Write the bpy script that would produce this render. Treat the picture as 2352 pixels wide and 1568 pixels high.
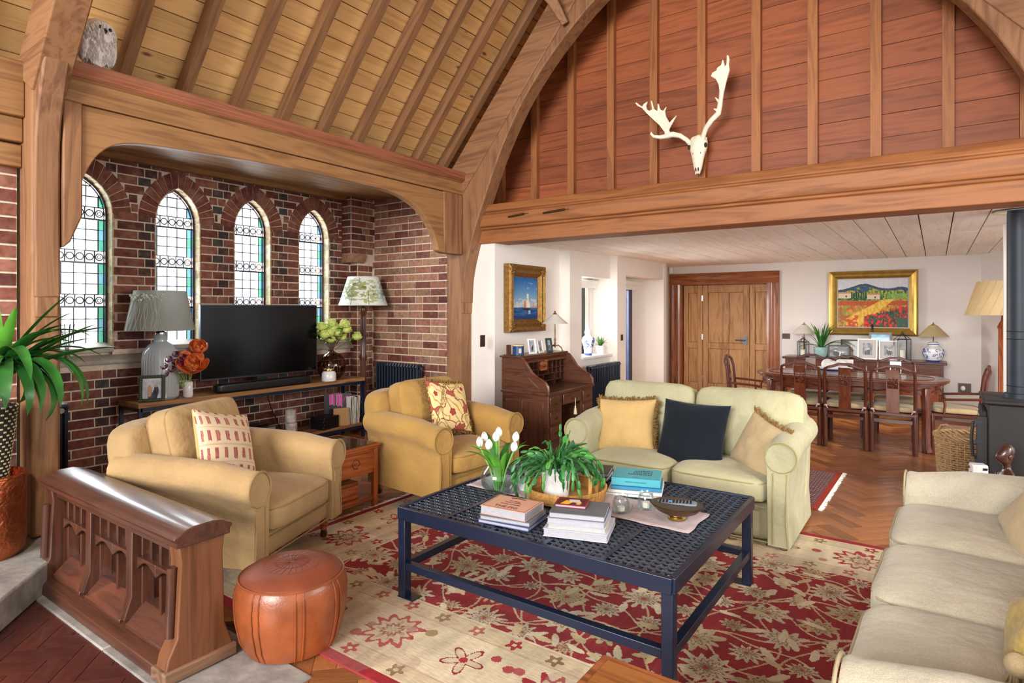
import bpy, bmesh, math, random
import numpy as np
from mathutils import Vector, Matrix, noise
for _o in list(bpy.data.objects): bpy.data.objects.remove(_o)
S = bpy.context.scene; C = S.collection
RN = random.Random(11); PI = math.pi
def lin(h):
    h = h.lstrip('#'); o = []
    for i in (0, 2, 4):
        c = int(h[i:i+2], 16)/255
        o.append(c/12.92 if c <= .04045 else ((c+.055)/1.055)**2.4)
    return (o[0], o[1], o[2], 1)

# ------------------------------------------------------------ camera, sky, sun, exposure
cam = bpy.data.objects.new('camera', bpy.data.cameras.new('camera')); C.objects.link(cam)
cam.data.sensor_width = 36; cam.data.lens = 1387/2352*36; cam.data.shift_y = -74/2352
cam.location = (0, 0, 1.55); cam.rotation_euler = (PI/2, 0, math.atan2(.5745, .8185)); cam.data.clip_start = .05
S.camera = cam
W = bpy.data.worlds.new('sky'); S.world = W; W.use_nodes = True
_bg = W.node_tree.nodes['Background']; _bg.inputs[0].default_value = (.95, .97, 1, 1); _bg.inputs[1].default_value = 1.15
def lamp(name, kind, loc, aim, energy, col=(1, 1, 1), **k):
    d = bpy.data.lights.new(name, kind); d.energy = energy; d.color = col
    for a, v in k.items(): setattr(d, a, v)
    o = bpy.data.objects.new(name, d); C.objects.link(o); o.location = loc
    o.rotation_euler = (Vector(aim)-Vector(loc)).to_track_quat('-Z', 'Y').to_euler(); return o
lamp('sun', 'SUN', (6, 2, 5), (-.6, 6, 0), 1.0, (1, .93, .82), angle=.08)
lamp('rear_window_light', 'AREA', (-.8, -6.4, 3.2), (-2.6, 4, 1.4), 930, (1, .97, .93), shape='RECTANGLE', size=4.2, size_y=2.8)
lamp('bay_window_light', 'AREA', (-7.3, 3.4, 2.3), (-4, 3.4, 1.4), 340, (.95, .98, 1), shape='RECTANGLE', size=3.6, size_y=1.8)
lamp('garden_window_light', 'AREA', (-5.3, 8.5, 1.6), (-1, 8.6, 1.0), 360, (1, .98, .95), shape='RECTANGLE', size=2.6, size_y=1.6)
lamp('right_window_light', 'AREA', (3.6, 4.2, 2.2), (-1.5, 5.5, 1.0), 165, (1, .97, .92), shape='RECTANGLE', size=3.5, size_y=2.2)
S.view_settings.view_transform = 'Standard'; S.view_settings.look = 'None'
S.view_settings.gamma = 1; S.view_settings.use_curve_mapping = False; S.view_settings.exposure = .43
S.cycles.max_bounces = 8; S.cycles.diffuse_bounces = 5; S.cycles.transparent_max_bounces = 16
S.cycles.caustics_reflective = False; S.cycles.caustics_refractive = False
S.cycles.use_denoising = True; S.cycles.sample_clamp_indirect = 6

# ------------------------------------------------------------ materials
def nt(name):
    m = bpy.data.materials.new(name); m.use_nodes = True
    t = m.node_tree; b = t.nodes['Principled BSDF']
    def N(ty, **k):
        n = t.nodes.new(ty)
        for a, v in k.items():
            if a.startswith('i_'): n.inputs[a[2:].replace('_', ' ')].default_value = v
            else: setattr(n, a, v)
        return n
    def L(a, ao, c, ci): t.links.new(a.outputs[ao], c.inputs[ci])
    return m, N, L, b
def ramp(N, stops, interp='LINEAR'):
    r = N('ShaderNodeValToRGB'); e = r.color_ramp.elements; r.color_ramp.interpolation = interp
    while len(e) < len(stops): e.new(.5)
    for el, (p, c) in zip(e, stops): el.position = p; el.color = lin(c) if isinstance(c, str) else c
    return r
def plain(name, col, rough=.5, metal=0, var=.12, scale=12, bump=0, bscale=60, coat=0, spec=.5, trans=0, sheen=0, rnd=0, sub=0, emit=0):
    m, N, L, b = nt(name); b.inputs['Roughness'].default_value = rough; b.inputs['Metallic'].default_value = metal
    b.inputs['Coat Weight'].default_value = coat; b.inputs['Specular IOR Level'].default_value = spec
    b.inputs['Transmission Weight'].default_value = trans; b.inputs['Sheen Weight'].default_value = sheen
    b.inputs['Coat Roughness'].default_value = .12
    tc = N('ShaderNodeTexCoord'); n = N('ShaderNodeTexNoise', i_Scale=scale, i_Detail=5.0); L(tc, 'Object', n, 'Vector')
    c = lin(col); lo = tuple(x*(1-var) for x in c[:3])+(1,); hi = tuple(min(1, x*(1+var)) for x in c[:3])+(1,)
    r = ramp(N, [(.3, lo), (.7, hi)]); L(n, 'Fac', r, 'Fac')
    if rnd:
        oi = N('ShaderNodeObjectInfo'); hs = N('ShaderNodeHueSaturation'); mr = N('ShaderNodeMapRange')
        mr.inputs['To Min'].default_value = 1-rnd; mr.inputs['To Max'].default_value = 1+rnd
        L(oi, 'Random', mr, 'Value'); L(mr, 'Result', hs, 'Value'); L(r, 'Color', hs, 'Color'); L(hs, 'Color', b, 'Base Color')
    else: L(r, 'Color', b, 'Base Color')
    if bump:
        n2 = N('ShaderNodeTexNoise', i_Scale=bscale, i_Detail=4.0); L(tc, 'Object', n2, 'Vector')
        bp = N('ShaderNodeBump', i_Strength=bump, i_Distance=.01); L(n2, 'Fac', bp, 'Height'); L(bp, 'Normal', b, 'Normal')
    if emit: b.inputs['Emission Color'].default_value = c; b.inputs['Emission Strength'].default_value = emit
    if sub: b.inputs['Subsurface Weight'].default_value = sub; b.inputs['Subsurface Radius'].default_value = (.05, .05, .04)
    return m
def fabric(name, col, var=.1, weave=420, bump=.25, sheen=.15, rough=.9):
    m, N, L, b = nt(name); b.inputs['Roughness'].default_value = rough; b.inputs['Sheen Weight'].default_value = sheen
    b.inputs['Specular IOR Level'].default_value = .2
    tc = N('ShaderNodeTexCoord'); n = N('ShaderNodeTexNoise', i_Scale=3.5, i_Detail=6.0); L(tc, 'Object', n, 'Vector')
    n2 = N('ShaderNodeTexNoise', i_Scale=weave, i_Detail=1.0); L(tc, 'Object', n2, 'Vector')
    c = lin(col); r = ramp(N, [(.3, tuple(x*(1-var) for x in c[:3])+(1,)), (.7, tuple(min(1, x*(1+var)) for x in c[:3])+(1,))]); L(n, 'Fac', r, 'Fac')
    mx = N('ShaderNodeMix', data_type='RGBA', blend_type='MULTIPLY'); mx.inputs[0].default_value = .35
    r2 = ramp(N, [(.35, '#b0b0b0'), (.65, '#ffffff')]); L(n2, 'Fac', r2, 'Fac'); L(r, 'Color', mx, 6); L(r2, 'Color', mx, 7); L(mx, 2, b, 'Base Color')
    w = N('ShaderNodeTexNoise', i_Scale=9.0, i_Detail=3.0); L(tc, 'Object', w, 'Vector')
    bp = N('ShaderNodeBump', i_Strength=bump, i_Distance=.004); L(n2, 'Fac', bp, 'Height')
    bp2 = N('ShaderNodeBump', i_Strength=.5, i_Distance=.035); L(w, 'Fac', bp2, 'Height'); L(bp, 'Normal', bp2, 'Normal'); L(bp2, 'Normal', b, 'Normal')
    return m
def wood(name, base, dark, axis='x', rough=.5, sc=1.0, knots=0, coat=0, var=.12, bump=.12, contrast=.22, spec=.4):
    m, N, L, b = nt(name); b.inputs['Roughness'].default_value = rough; b.inputs['Coat Weight'].default_value = coat
    b.inputs['Coat Roughness'].default_value = .12; b.inputs['Specular IOR Level'].default_value = spec
    tc = N('ShaderNodeTexCoord'); oi = N('ShaderNodeObjectInfo')
    mu = N('ShaderNodeMath', operation='MULTIPLY'); mu.inputs[1].default_value = 91.7; L(oi, 'Random', mu, 0)
    ad = N('ShaderNodeVectorMath', operation='ADD'); L(tc, 'Object', ad, 0); L(mu, 0, ad, 1)
    def mp(al, ac):
        p = N('ShaderNodeMapping'); s = [ac*sc]*3; s['xyz'.index(axis)] = al*sc; p.inputs['Scale'].default_value = s; L(ad, 0, p, 'Vector'); return p
    a = mp(.55, 6); n1 = N('ShaderNodeTexNoise', i_Scale=1.6, i_Detail=5.0, i_Distortion=1.1); L(a, 0, n1, 'Vector')
    ml = N('ShaderNodeMath', operation='MULTIPLY'); ml.inputs[1].default_value = 6.0; L(n1, 'Fac', ml, 0)
    fr = N('ShaderNodeMath', operation='PINGPONG'); fr.inputs[1].default_value = 1.0; L(ml, 0, fr, 0)
    b2 = mp(2.5, 90); n2 = N('ShaderNodeTexNoise', i_Scale=1.5, i_Detail=3.0); L(b2, 0, n2, 'Vector')
    mixf = N('ShaderNodeMath', operation='MULTIPLY_ADD'); mixf.inputs[1].default_value = .55; L(fr, 0, mixf, 0)
    m3 = N('ShaderNodeMath', operation='MULTIPLY'); m3.inputs[1].default_value = .45; L(n2, 'Fac', m3, 0); L(m3, 0, mixf, 2)
    r = ramp(N, [(.5-contrast-.1, dark), (.5+contrast, base)]); L(mixf, 0, r, 'Fac')
    last = (r, 'Color')
    if knots:
        k = mp(1.3, 3.2); vo = N('ShaderNodeTexVoronoi', i_Scale=1.7); L(k, 0, vo, 'Vector')
        kr = ramp(N, [(.02, '#2a170c'), (.05, '#6b4526'), (.11, '#ffffff')]); L(vo, 'Distance', kr, 'Fac')
        mx = N('ShaderNodeMix', data_type='RGBA', blend_type='MULTIPLY'); mx.inputs[0].default_value = knots
        L(last[0], last[1], mx, 6); L(kr, 'Color', mx, 7); last = (mx, 2)
    hs = N('ShaderNodeHueSaturation'); mr = N('ShaderNodeMapRange'); mr.inputs['To Min'].default_value = 1-var; mr.inputs['To Max'].default_value = 1+var
    L(oi, 'Random', mr, 'Value'); L(mr, 'Result', hs, 'Value'); L(last[0], last[1], hs, 'Color'); L(hs, 'Color', b, 'Base Color')
    bp = N('ShaderNodeBump', i_Strength=bump, i_Distance=.004); L(mixf, 0, bp, 'Height'); L(bp, 'Normal', b, 'Normal')
    return m
def brickmat(name, cols, rough=.85):
    m, N, L, b = nt(name); b.inputs['Roughness'].default_value = rough; b.inputs['Specular IOR Level'].default_value = .25
    oi = N('ShaderNodeObjectInfo'); at = N('ShaderNodeAttribute', attribute_name='rnd'); s = N('ShaderNodeMath', operation='ADD')
    L(oi, 'Random', s, 0); L(at, 'Fac', s, 1); f = N('ShaderNodeMath', operation='FRACT'); L(s, 0, f, 0)
    r = ramp(N, [(i/len(cols), c) for i, c in enumerate(cols)], 'CONSTANT'); L(f, 0, r, 'Fac')
    g = N('ShaderNodeNewGeometry'); n = N('ShaderNodeTexNoise', i_Scale=22.0, i_Detail=6.0); L(g, 'Position', n, 'Vector')
    n3 = N('ShaderNodeTexNoise', i_Scale=7.0, i_Detail=4.0); L(g, 'Position', n3, 'Vector')
    r2 = ramp(N, [(.25, '#5a5050'), (.6, '#ffffff')]); L(n, 'Fac', r2, 'Fac')
    mx = N('ShaderNodeMix', data_type='RGBA', blend_type='MULTIPLY'); mx.inputs[0].default_value = .55; L(r, 'Color', mx, 6); L(r2, 'Color', mx, 7)
    r3 = ramp(N, [(.55, (0, 0, 0, 1)), (.75, (.45, .45, .45, 1))]); L(n3, 'Fac', r3, 'Fac')
    m2 = N('ShaderNodeMix', data_type='RGBA', blend_type='MIX'); L(r3, 'Color', m2, 0); L(mx, 2, m2, 6); m2.inputs[7].default_value = lin('#a88a78')
    L(m2, 2, b, 'Base Color')
    bp = N('ShaderNodeBump', i_Strength=.5, i_Distance=.006); L(n, 'Fac', bp, 'Height'); L(bp, 'Normal', b, 'Normal')
    return m
def attrmat(name, rough=.8, bump=0, bscale=500, coat=0, spec=.3, streak=0):
    m, N, L, b = nt(name); b.inputs['Roughness'].default_value = rough; b.inputs['Coat Weight'].default_value = coat; b.inputs['Specular IOR Level'].default_value = spec
    at = N('ShaderNodeAttribute', attribute_name='Col'); last = (at, 'Color')
    tc = N('ShaderNodeTexCoord')
    if streak:
        mp = N('ShaderNodeMapping'); mp.inputs['Scale'].default_value = (18, 130, 1); L(tc, 'Object', mp, 'Vector')
        n = N('ShaderNodeTexNoise', i_Scale=1.0, i_Detail=3.0); L(mp, 0, n, 'Vector'); r = ramp(N, [(.3, '#c9c4be'), (.65, '#ffffff')]); L(n, 'Fac', r, 'Fac')
        mx = N('ShaderNodeMix', data_type='RGBA', blend_type='MULTIPLY'); mx.inputs[0].default_value = streak; L(at, 'Color', mx, 6); L(r, 'Color', mx, 7); last = (mx, 2)
    L(last[0], last[1], b, 'Base Color')
    if bump:
        n = N('ShaderNodeTexNoise', i_Scale=bscale, i_Detail=2.0); L(tc, 'Object', n, 'Vector')
        bp = N('ShaderNodeBump', i_Strength=bump, i_Distance=.004); L(n, 'Fac', bp, 'Height'); L(bp, 'Normal', b, 'Normal')
    return m
def thinglass(name, tint, gloss=.12, rough=.02):
    m, N, L, b = nt(name); t = m.node_tree; t.nodes.remove(b); out = t.nodes['Material Output']
    tr = N('ShaderNodeBsdfTransparent'); tr.inputs[0].default_value = lin(tint); gl = N('ShaderNodeBsdfGlossy'); gl.inputs['Roughness'].default_value = rough
    fr = N('ShaderNodeLayerWeight', i_Blend=.25); ma = N('ShaderNodeMath', operation='MULTIPLY_ADD'); ma.inputs[1].default_value = .32; ma.inputs[2].default_value = gloss*.08; L(fr, 'Fresnel', ma, 0)
    mx = N('ShaderNodeMixShader'); L(ma, 0, mx, 0); L(tr, 0, mx, 1); L(gl, 0, mx, 2); L(mx, 0, out, 'Surface'); return m
def milky(name, col, tr_=.38):
    m, N, L, b = nt(name); t = m.node_tree; t.nodes.remove(b); out = t.nodes['Material Output']
    tr = N('ShaderNodeBsdfTransparent'); tr.inputs[0].default_value = lin(col); d = N('ShaderNodeBsdfDiffuse'); d.inputs[0].default_value = lin(col); tl = N('ShaderNodeBsdfTranslucent'); tl.inputs[0].default_value = lin(col); gl = N('ShaderNodeBsdfGlossy'); gl.inputs['Roughness'].default_value = .08
    a = N('ShaderNodeMixShader'); a.inputs[0].default_value = .6; L(d, 0, a, 1); L(tl, 0, a, 2); c = N('ShaderNodeMixShader'); c.inputs[0].default_value = tr_; L(a, 0, c, 1); L(tr, 0, c, 2)
    e = N('ShaderNodeMixShader'); e.inputs[0].default_value = .08; L(c, 0, e, 1); L(gl, 0, e, 2); L(e, 0, out, 'Surface'); return m
def shade_mat(name, col, glow=.35):
    m, N, L, b = nt(name); t = m.node_tree; t.nodes.remove(b); out = t.nodes['Material Output']
    d = N('ShaderNodeBsdfDiffuse'); d.inputs[0].default_value = lin(col); tl = N('ShaderNodeBsdfTranslucent'); tl.inputs[0].default_value = lin(col)
    mx = N('ShaderNodeMixShader'); mx.inputs[0].default_value = glow; L(d, 0, mx, 1); L(tl, 0, mx, 2); L(mx, 0, out, 'Surface')
    tc = N('ShaderNodeTexCoord'); n = N('ShaderNodeTexNoise', i_Scale=6.0, i_Detail=4.0); L(tc, 'Object', n, 'Vector')
    c = lin(col); r = ramp(N, [(.3, tuple(x*.9 for x in c[:3])+(1,)), (.7, c)]); L(n, 'Fac', r, 'Fac'); L(r, 'Color', d, 0); L(r, 'Color', tl, 0); return m

MT = {}
for ax in 'xyz':
    MT['oak'+ax] = wood('oak_beam_'+ax, '#9b7147', '#7b5635', ax, .6, 1, 0, 0, .06, .15)
    MT['oakd'+ax] = wood('old_oak_'+ax, '#946a48', '#744d33', ax, .6, 1, 0, 0, .05, .2)
    MT['raf'+ax] = wood('rafter_oak_'+ax, '#8a6242', '#6d4b31', ax, .6, 1, 0, 0, .07, .15)
    MT['tie'+ax] = wood('tie_oak_'+ax, '#996138', '#7d4b2a', ax, .55, 1, .2, 0, .05, .12)
    MT['pine'+ax] = wood('pine_board_'+ax, '#dbb075', '#c4975c', ax, .55, 1, .85, 0, .12, .08)
    MT['gable'+ax] = wood('red_cedar_'+ax, '#9a5430', '#7c4024', ax, .55, 1, .3, 0, .2, .08)
    MT['stud'+ax] = wood('stud_oak_'+ax, '#a4683c', '#85502c', ax, .55, 1, 0, 0, .1, .1)
    MT['mahog'+ax] = wood('mahogany_'+ax, '#572b1d', '#401d13', ax, .3, 1.5, 0, .3, .06, .05)
    MT['desk'+ax] = wood('desk_mahogany_'+ax, '#5e3a2a', '#45271b', ax, .35, 1.5, 0, .25, .05, .05)
    MT['rose'+ax] = wood('rosewood_'+ax, '#66321f', '#44200f', ax, .25, 1.5, 0, .4, .06, .04)
    MT['fend'+ax] = wood('fender_oak_'+ax, '#543124', '#3d231b', ax, .35, 1.5, 0, .2, .05, .08)
    MT['door'+ax] = wood('door_oak_'+ax, '#b58757', '#8f6139', ax, .45, 1.2, 0, .1, .05, .08)
    MT['arch'+ax] = wood('door_case_'+ax, '#95562f', '#5f3218', ax, .35, 1.2, 0, .25, .04, .06)
    MT['teak'+ax] = wood('teak_'+ax, '#a8592f', '#6e3218', ax, .3, 1.5, 0, .35, .05, .05)
    MT['shelf'+ax] = wood('shelf_plank_'+ax, '#a77b4f', '#6b4727', ax, .55, 1.2, .4, 0, .06, .15)
    MT['white'+ax] = wood('limed_board_'+ax, '#fbf6ee', '#eee3d4', ax, .6, 1, .22, 0, .03, .1, .3)
    MT['parq'+ax] = wood('parquet_block_'+ax, '#96603a', '#6f4327', ax, .3, 2, 0, .25, .28, .08)
MT['brick'] = brickmat('brick_red', ['#835044', '#8f5b4d', '#744339', '#976353', '#7f4a42', '#a06d5c', '#683f3a'])
MT['brickd'] = brickmat('brick_burnt', ['#584140', '#4c4041', '#684844', '#775349', '#544e4c'])
MT['brickl'] = brickmat('brick_light', ['#a06c5c', '#ad7d6b', '#8b594c', '#b38a70', '#9c6656', '#ac8468', '#7d4e45', '#946f5e'])
MT['vous'] = brickmat('brick_voussoir', ['#855044', '#8f5a4c', '#7b473e', '#94604f'])
MT['mortar'] = plain('lime_mortar', '#e0d0bb', .95, var=.12, scale=30, bump=.4)
MT['stone'] = plain('grey_stone', '#8d8883', .75, var=.3, scale=9, bump=.3, bscale=30)
MT['sill'] = plain('sill_stone', '#b5ada3', .7, var=.2, scale=9, bump=.2)
MT['reveal'] = brickmat('reveal_brick', ['#d9c9a4', '#cdbb93', '#e2d6b8', '#c9ae8c', '#d8c6a8'])
MT['plaster'] = plain('white_plaster', '#f1ebe4', .9, var=.02, scale=3, bump=.05)
MT['plasterg'] = plain('pale_plaster', '#dcd5d0', .9, var=.02, scale=3, bump=.05)
MT['lead'] = plain('lead_came', '#2a2a2c', .5, .6)
MT['iron'] = plain('dark_iron', '#2b3340', .32, .45, coat=.2)
MT['navy'] = plain('navy_painted_steel', '#18223a', .38, .3, var=.08, coat=.25)
MT['rad'] = plain('radiator_enamel', '#1f2a3c', .35, .2, coat=.2)
MT['pane'] = thinglass('clear_pane', '#fbfdff'); MT['teal'] = thinglass('teal_pane', '#8cc4be', .2); MT['bluep'] = thinglass('blue_pane', '#9cc3d6', .2)
MT['glass'] = thinglass('clear_glass', '#fafdfe', .35); MT['smoke'] = thinglass('smoked_glass', '#dfd0c2', .4); MT['frost'] = milky('pale_blue_glass', '#f4f9fb', .22)
MT['water'] = thinglass('water', '#e3f0f0', .15)
MT['ochre'] = fabric('ochre_cloth', '#b6976a'); MT['ochrep'] = plain('ochre_piping', '#a2865a', .9)
MT['ochre2'] = fabric('mustard_cloth', '#b38c4c'); MT['ochre2p'] = plain('mustard_piping', '#9c7a42', .9)
MT['sage'] = fabric('sage_linen', '#b6b290'); MT['sagep'] = plain('sage_piping', '#9c9468', .9)
MT['cream'] = fabric('cream_linen', '#b9b19d', .1, 300); MT['creamp'] = plain('cream_piping', '#9d9274', .9)
MT['tanp'] = fabric('gold_cushion_cloth', '#cfae72'); MT['taup'] = fabric('taupe_cushion_cloth', '#b7a17c')
MT['velvet'] = fabric('navy_velvet', '#0f1821', .2, 700, .1, .15); MT['fringe'] = plain('bronze_fringe', '#7d5f2e', .9, var=.3, scale=40)
MT['blk'] = plain('black_plastic', '#101114', .35, var=.05); MT['screen'] = plain('tv_screen', '#050607', .16, var=.02, spec=.3)
MT['chrome'] = plain('chrome', '#c9ccd0', .15, 1); MT['brass'] = plain('brass', '#c9a25a', .25, 1, var=.1); MT['bronze'] = plain('aged_bronze', '#6d5638', .4, .9, var=.2)
MT['copper'] = plain('hammered_copper', '#b9653f', .35, .9, var=.2, bump=.9, bscale=35)
MT['gold'] = plain('gilt', '#94703a', .4, .75, var=.3, scale=30, bump=.4, bscale=60); MT['goldb'] = plain('bright_gilt', '#b8954a', .3, .7, var=.15)
MT['leather'] = plain('tan_leather', '#8e4a27', .34, var=.3, scale=7, bump=.15, bscale=90, coat=.15); MT['leatherd'] = plain('dark_leather', '#7d3f2a', .42, var=.2, scale=7, bump=.15, bscale=90)
MT['leafd'] = plain('dark_leaf', '#2f6b2c', .35, var=.35, scale=9, rnd=.25); MT['leafl'] = plain('bright_leaf', '#63a83a', .4, var=.3, scale=9, rnd=.2)
MT['cactus'] = plain('cactus_green', '#2f6b34', .4, var=.4, scale=14, rnd=.25); MT['stem'] = plain('green_stem', '#7fae5a', .5)
MT['petalw'] = plain('white_petal', '#f6f3ea', .5, var=.05); MT['petalo'] = plain('orange_petal', '#e0753a', .5, var=.3, scale=25); MT['petaly'] = plain('yellow_heart', '#f2c233', .5)
MT['petalp'] = plain('plum_petal', '#7a2550', .5, var=.3, scale=25); MT['lime'] = plain('lime_blossom', '#c9d873', .6, var=.2, scale=30, bump=.8, bscale=80); MT['twig'] = plain('brown_twig', '#5c4029', .8)
MT['wicker'] = plain('wicker_cane', '#a5835c', .6, var=.35, scale=40); MT['rattan'] = plain('rattan', '#b98a4c', .5, var=.25, scale=60)
MT['ceram'] = plain('white_ceramic', '#eef0f0', .25, var=.04, coat=.3); MT['china'] = plain('china_blue', '#2f4fa0', .25, var=.1, coat=.3); MT['celadon'] = plain('celadon_glaze', '#8fb3b2', .25, var=.2, coat=.4)
MT['conc'] = plain('pale_concrete', '#d3d2cf', .85, var=.12, scale=14, bump=.3); MT['bone'] = plain('bone', '#f0e8d2', .6, var=.12, scale=20, bump=.2); MT['boned'] = plain('bone_hollow', '#3a2c20', .9)
MT['feath'] = plain('white_feather', '#f1eeea', .95, var=.08, scale=30, bump=1, bscale=50); MT['feathg'] = plain('grey_feather', '#b9b2a8', .95, bump=.8)
MT['black'] = plain('stove_black', '#211f20', .65, 0, var=.1); MT['flue'] = plain('flue_steel', '#252c36', .5, .2, var=.1)
MT['ebony'] = plain('ebony', '#3c2219', .28, var=.3, scale=10, coat=.3); MT['paper'] = plain('page_paper', '#bdb9b8', .9, var=.05, scale=60)
MT['runner'] = fabric('mauve_linen', '#b9a5a6', .08, 500); MT['tile'] = plain('quarry_tile', '#4f2621', .35, var=.18, scale=5, rnd=.16, coat=.25); MT['grout'] = plain('dark_grout', '#8a6f62', .9)
MT['sub'] = plain('dark_subfloor', '#3a2014', .7); MT['shadeW'] = shade_mat('white_shade', '#f4efe6'); MT['shadeB'] = shade_mat('straw_shade', '#d9c79a'); MT['shadeC'] = shade_mat('cream_shade', '#f2dcae', .4)
MT['shadeG'] = shade_mat('grey_silk_shade', '#c6cdc8', .4); MT['attr'] = attrmat('painted_colour', .6); MT['oil'] = attrmat('oil_paint', .45, .5, 260); MT['photo'] = attrmat('photo_print', .3, coat=.3); MT['rug'] = attrmat('rug_pile', .95, .6, 700, streak=.6); MT['cushprint'] = attrmat('printed_cloth', .9, .3, 600)
MT['shadeA'] = attrmat('painted_shade', .85); MT['birch'] = plain('birch_bark', '#d5d0c8', .8, var=.5, scale=18, bump=.4); MT['white'] = plain('white_paint', '#f2f0ec', .5, var=.02)
MT['pages'] = plain('book_pages', '#a5a4ab', .9, var=.06, scale=60); MT['wax'] = plain('candle_wax', '#f1ead6', .5, sub=.2); MT['jet'] = plain('bronze_switch', '#4a423a', .4, .6); MT['cord'] = plain('tassel_cord', '#d9cdae', .9)
def flat(name, col, rough=.6, **k): 
    if name not in MT: MT[name] = plain(name, col, rough, var=.05, **k)
    return MT[name]

# ------------------------------------------------------------ mesh helpers
def T(x, y, z): return Matrix.Translation((x, y, z))
def Rz(a): return Matrix.Rotation(a, 4, 'Z')
def Rx(a): return Matrix.Rotation(a, 4, 'X')
def Ry(a): return Matrix.Rotation(a, 4, 'Y')
def Sc(x, y, z): return Matrix.Diagonal((x, y, z, 1))
I4 = Matrix()
class MB:
    def __init__(s): s.v = []; s.f = []; s.c = None; s.M = I4
    def add(s, vs, fs, M=None):
        n = len(s.v); A = s.M @ M if M is not None else s.M
        if A is I4: s.v += [tuple(p) for p in vs]
        else: s.v += [tuple(A @ Vector(p)) for p in vs]
        s.f += [tuple(i+n for i in f) for f in fs]; return s
    def box(s, x0, x1, y0, y1, z0, z1, M=None):
        v = [(x, y, z) for z in (z0, z1) for y in (y0, y1) for x in (x0, x1)]
        return s.add(v, [(0, 2, 3, 1), (4, 5, 7, 6), (0, 1, 5, 4), (2, 6, 7, 3), (0, 4, 6, 2), (1, 3, 7, 5)], M)
    def cb(s, cx, cy, cz, sx, sy, sz, M=None): return s.box(cx-sx/2, cx+sx/2, cy-sy/2, cy+sy/2, cz-sz/2, cz+sz/2, M)
    def prism(s, poly, axis, a, b, M=None):
        def pt(p, h): return {'x': (h, p[0], p[1]), 'y': (p[0], h, p[1]), 'z': (p[0], p[1], h)}[axis]
        n = len(poly); ar = sum(poly[i][0]*poly[(i+1) % n][1]-poly[(i+1) % n][0]*poly[i][1] for i in range(n))
        if (ar < 0) != (axis == 'y'): poly = poly[::-1]
        v = [pt(p, a) for p in poly]+[pt(p, b) for p in poly]
        fs = [tuple(range(n))[::-1], tuple(range(n, 2*n))]+[(i, (i+1) % n, n+(i+1) % n, n+i) for i in range(n)]
        return s.add(v, fs, M)
    def tube(s, pts, r, n=8, M=None, closed=False, cap=True, flat=1.0):
        P = [Vector(p) for p in pts]; m = len(P); rs = r if isinstance(r, (list, tuple)) else [r]*m
        vs = []; up = None
        for i in range(m):
            t = (P[(i+1) % m]-P[i-1]) if closed else (P[min(i+1, m-1)]-P[max(i-1, 0)])
            if t.length < 1e-9: t = Vector((0, 0, 1))
            t.normalize()
            if up is None:
                up = Vector((0, 0, 1)) if abs(t.z) < .9 else Vector((1, 0, 0))
            a = up-t*up.dot(t)
            if a.length < 1e-6: a = t.orthogonal()
            a.normalize(); b = t.cross(a); up = a
            for k in range(n):
                w = 2*PI*k/n; vs.append(P[i]+a*math.cos(w)*rs[i]*flat+b*math.sin(w)*rs[i])
        fs = []
        for i in range(m if closed else m-1):
            j = (i+1) % m
            for k in range(n): fs.append((i*n+k, i*n+(k+1) % n, j*n+(k+1) % n, j*n+k))
        if cap and not closed: fs += [tuple(range(n))[::-1], tuple((m-1)*n+k for k in range(n))]
        return s.add(vs, fs, M)
    def lathe(s, prof, n=24, M=None, sx=1, sy=1):
        vs = []; fs = []; m = len(prof)
        for r, z in prof:
            for k in range(n): w = 2*PI*k/n; vs.append((r*math.cos(w)*sx, r*math.sin(w)*sy, z))
        for i in range(m-1):
            for k in range(n): fs.append((i*n+k, i*n+(k+1) % n, (i+1)*n+(k+1) % n, (i+1)*n+k))
        if prof[0][0] > 1e-5: fs.append(tuple(range(n))[::-1])
        if prof[-1][0] > 1e-5: fs.append(tuple((m-1)*n+k for k in range(n)))
        return s.add(vs, fs, M)
    def grid(s, fn, nu, nv, M=None, cu=False):
        vs = [fn(i/nu if cu else i/(nu-1), j/(nv-1)) for j in range(nv) for i in range(nu)]
        fs = [(j*nu+i, j*nu+(i+1) % nu, (j+1)*nu+(i+1) % nu, (j+1)*nu+i) for j in range(nv-1) for i in range(nu if cu else nu-1)]
        return s.add(vs, fs, M)
    def ball(s, cx, cy, cz, rx, ry=None, rz=None, n=12, m=8, M=None):
        ry = ry or rx; rz = rz or rx
        A = T(cx, cy, cz) @ Sc(rx, ry, rz); A = M @ A if M is not None else A
        return s.lathe([(max(math.sin(PI*i/m), 1e-6), -math.cos(PI*i/m)) for i in range(m+1)], n, A)
    def rbox(s, a, b, c, e=6, seg=8, M=None, fn=None):
        idx = {}; vs = []; fs = []
        def vid(p):
            k = tuple(round(q, 5) for q in p)
            if k not in idx:
                d = (abs(p[0])**e+abs(p[1])**e+abs(p[2])**e)**(1/e); q = (p[0]/d*a, p[1]/d*b, p[2]/d*c)
                if fn: q = fn(*q)
                idx[k] = len(vs); vs.append(q)
            return idx[k]
        g = [math.sin((2*i/seg-1)*PI/2*.92)/math.sin(PI/2*.92) for i in range(seg+1)]
        for ax in range(3):
            for sg in (-1, 1):
                for i in range(seg):
                    for j in range(seg):
                        q = []
                        for u, v in ((g[i], g[j]), (g[i+1], g[j]), (g[i+1], g[j+1]), (g[i], g[j+1])):
                            p = [0, 0, 0]; p[ax] = sg; p[(ax+1) % 3] = u; p[(ax+2) % 3] = v; q.append(vid(p))
                        fs.append(tuple(q) if sg > 0 else tuple(q[::-1]))
        return s.add(vs, fs, M)
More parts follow.
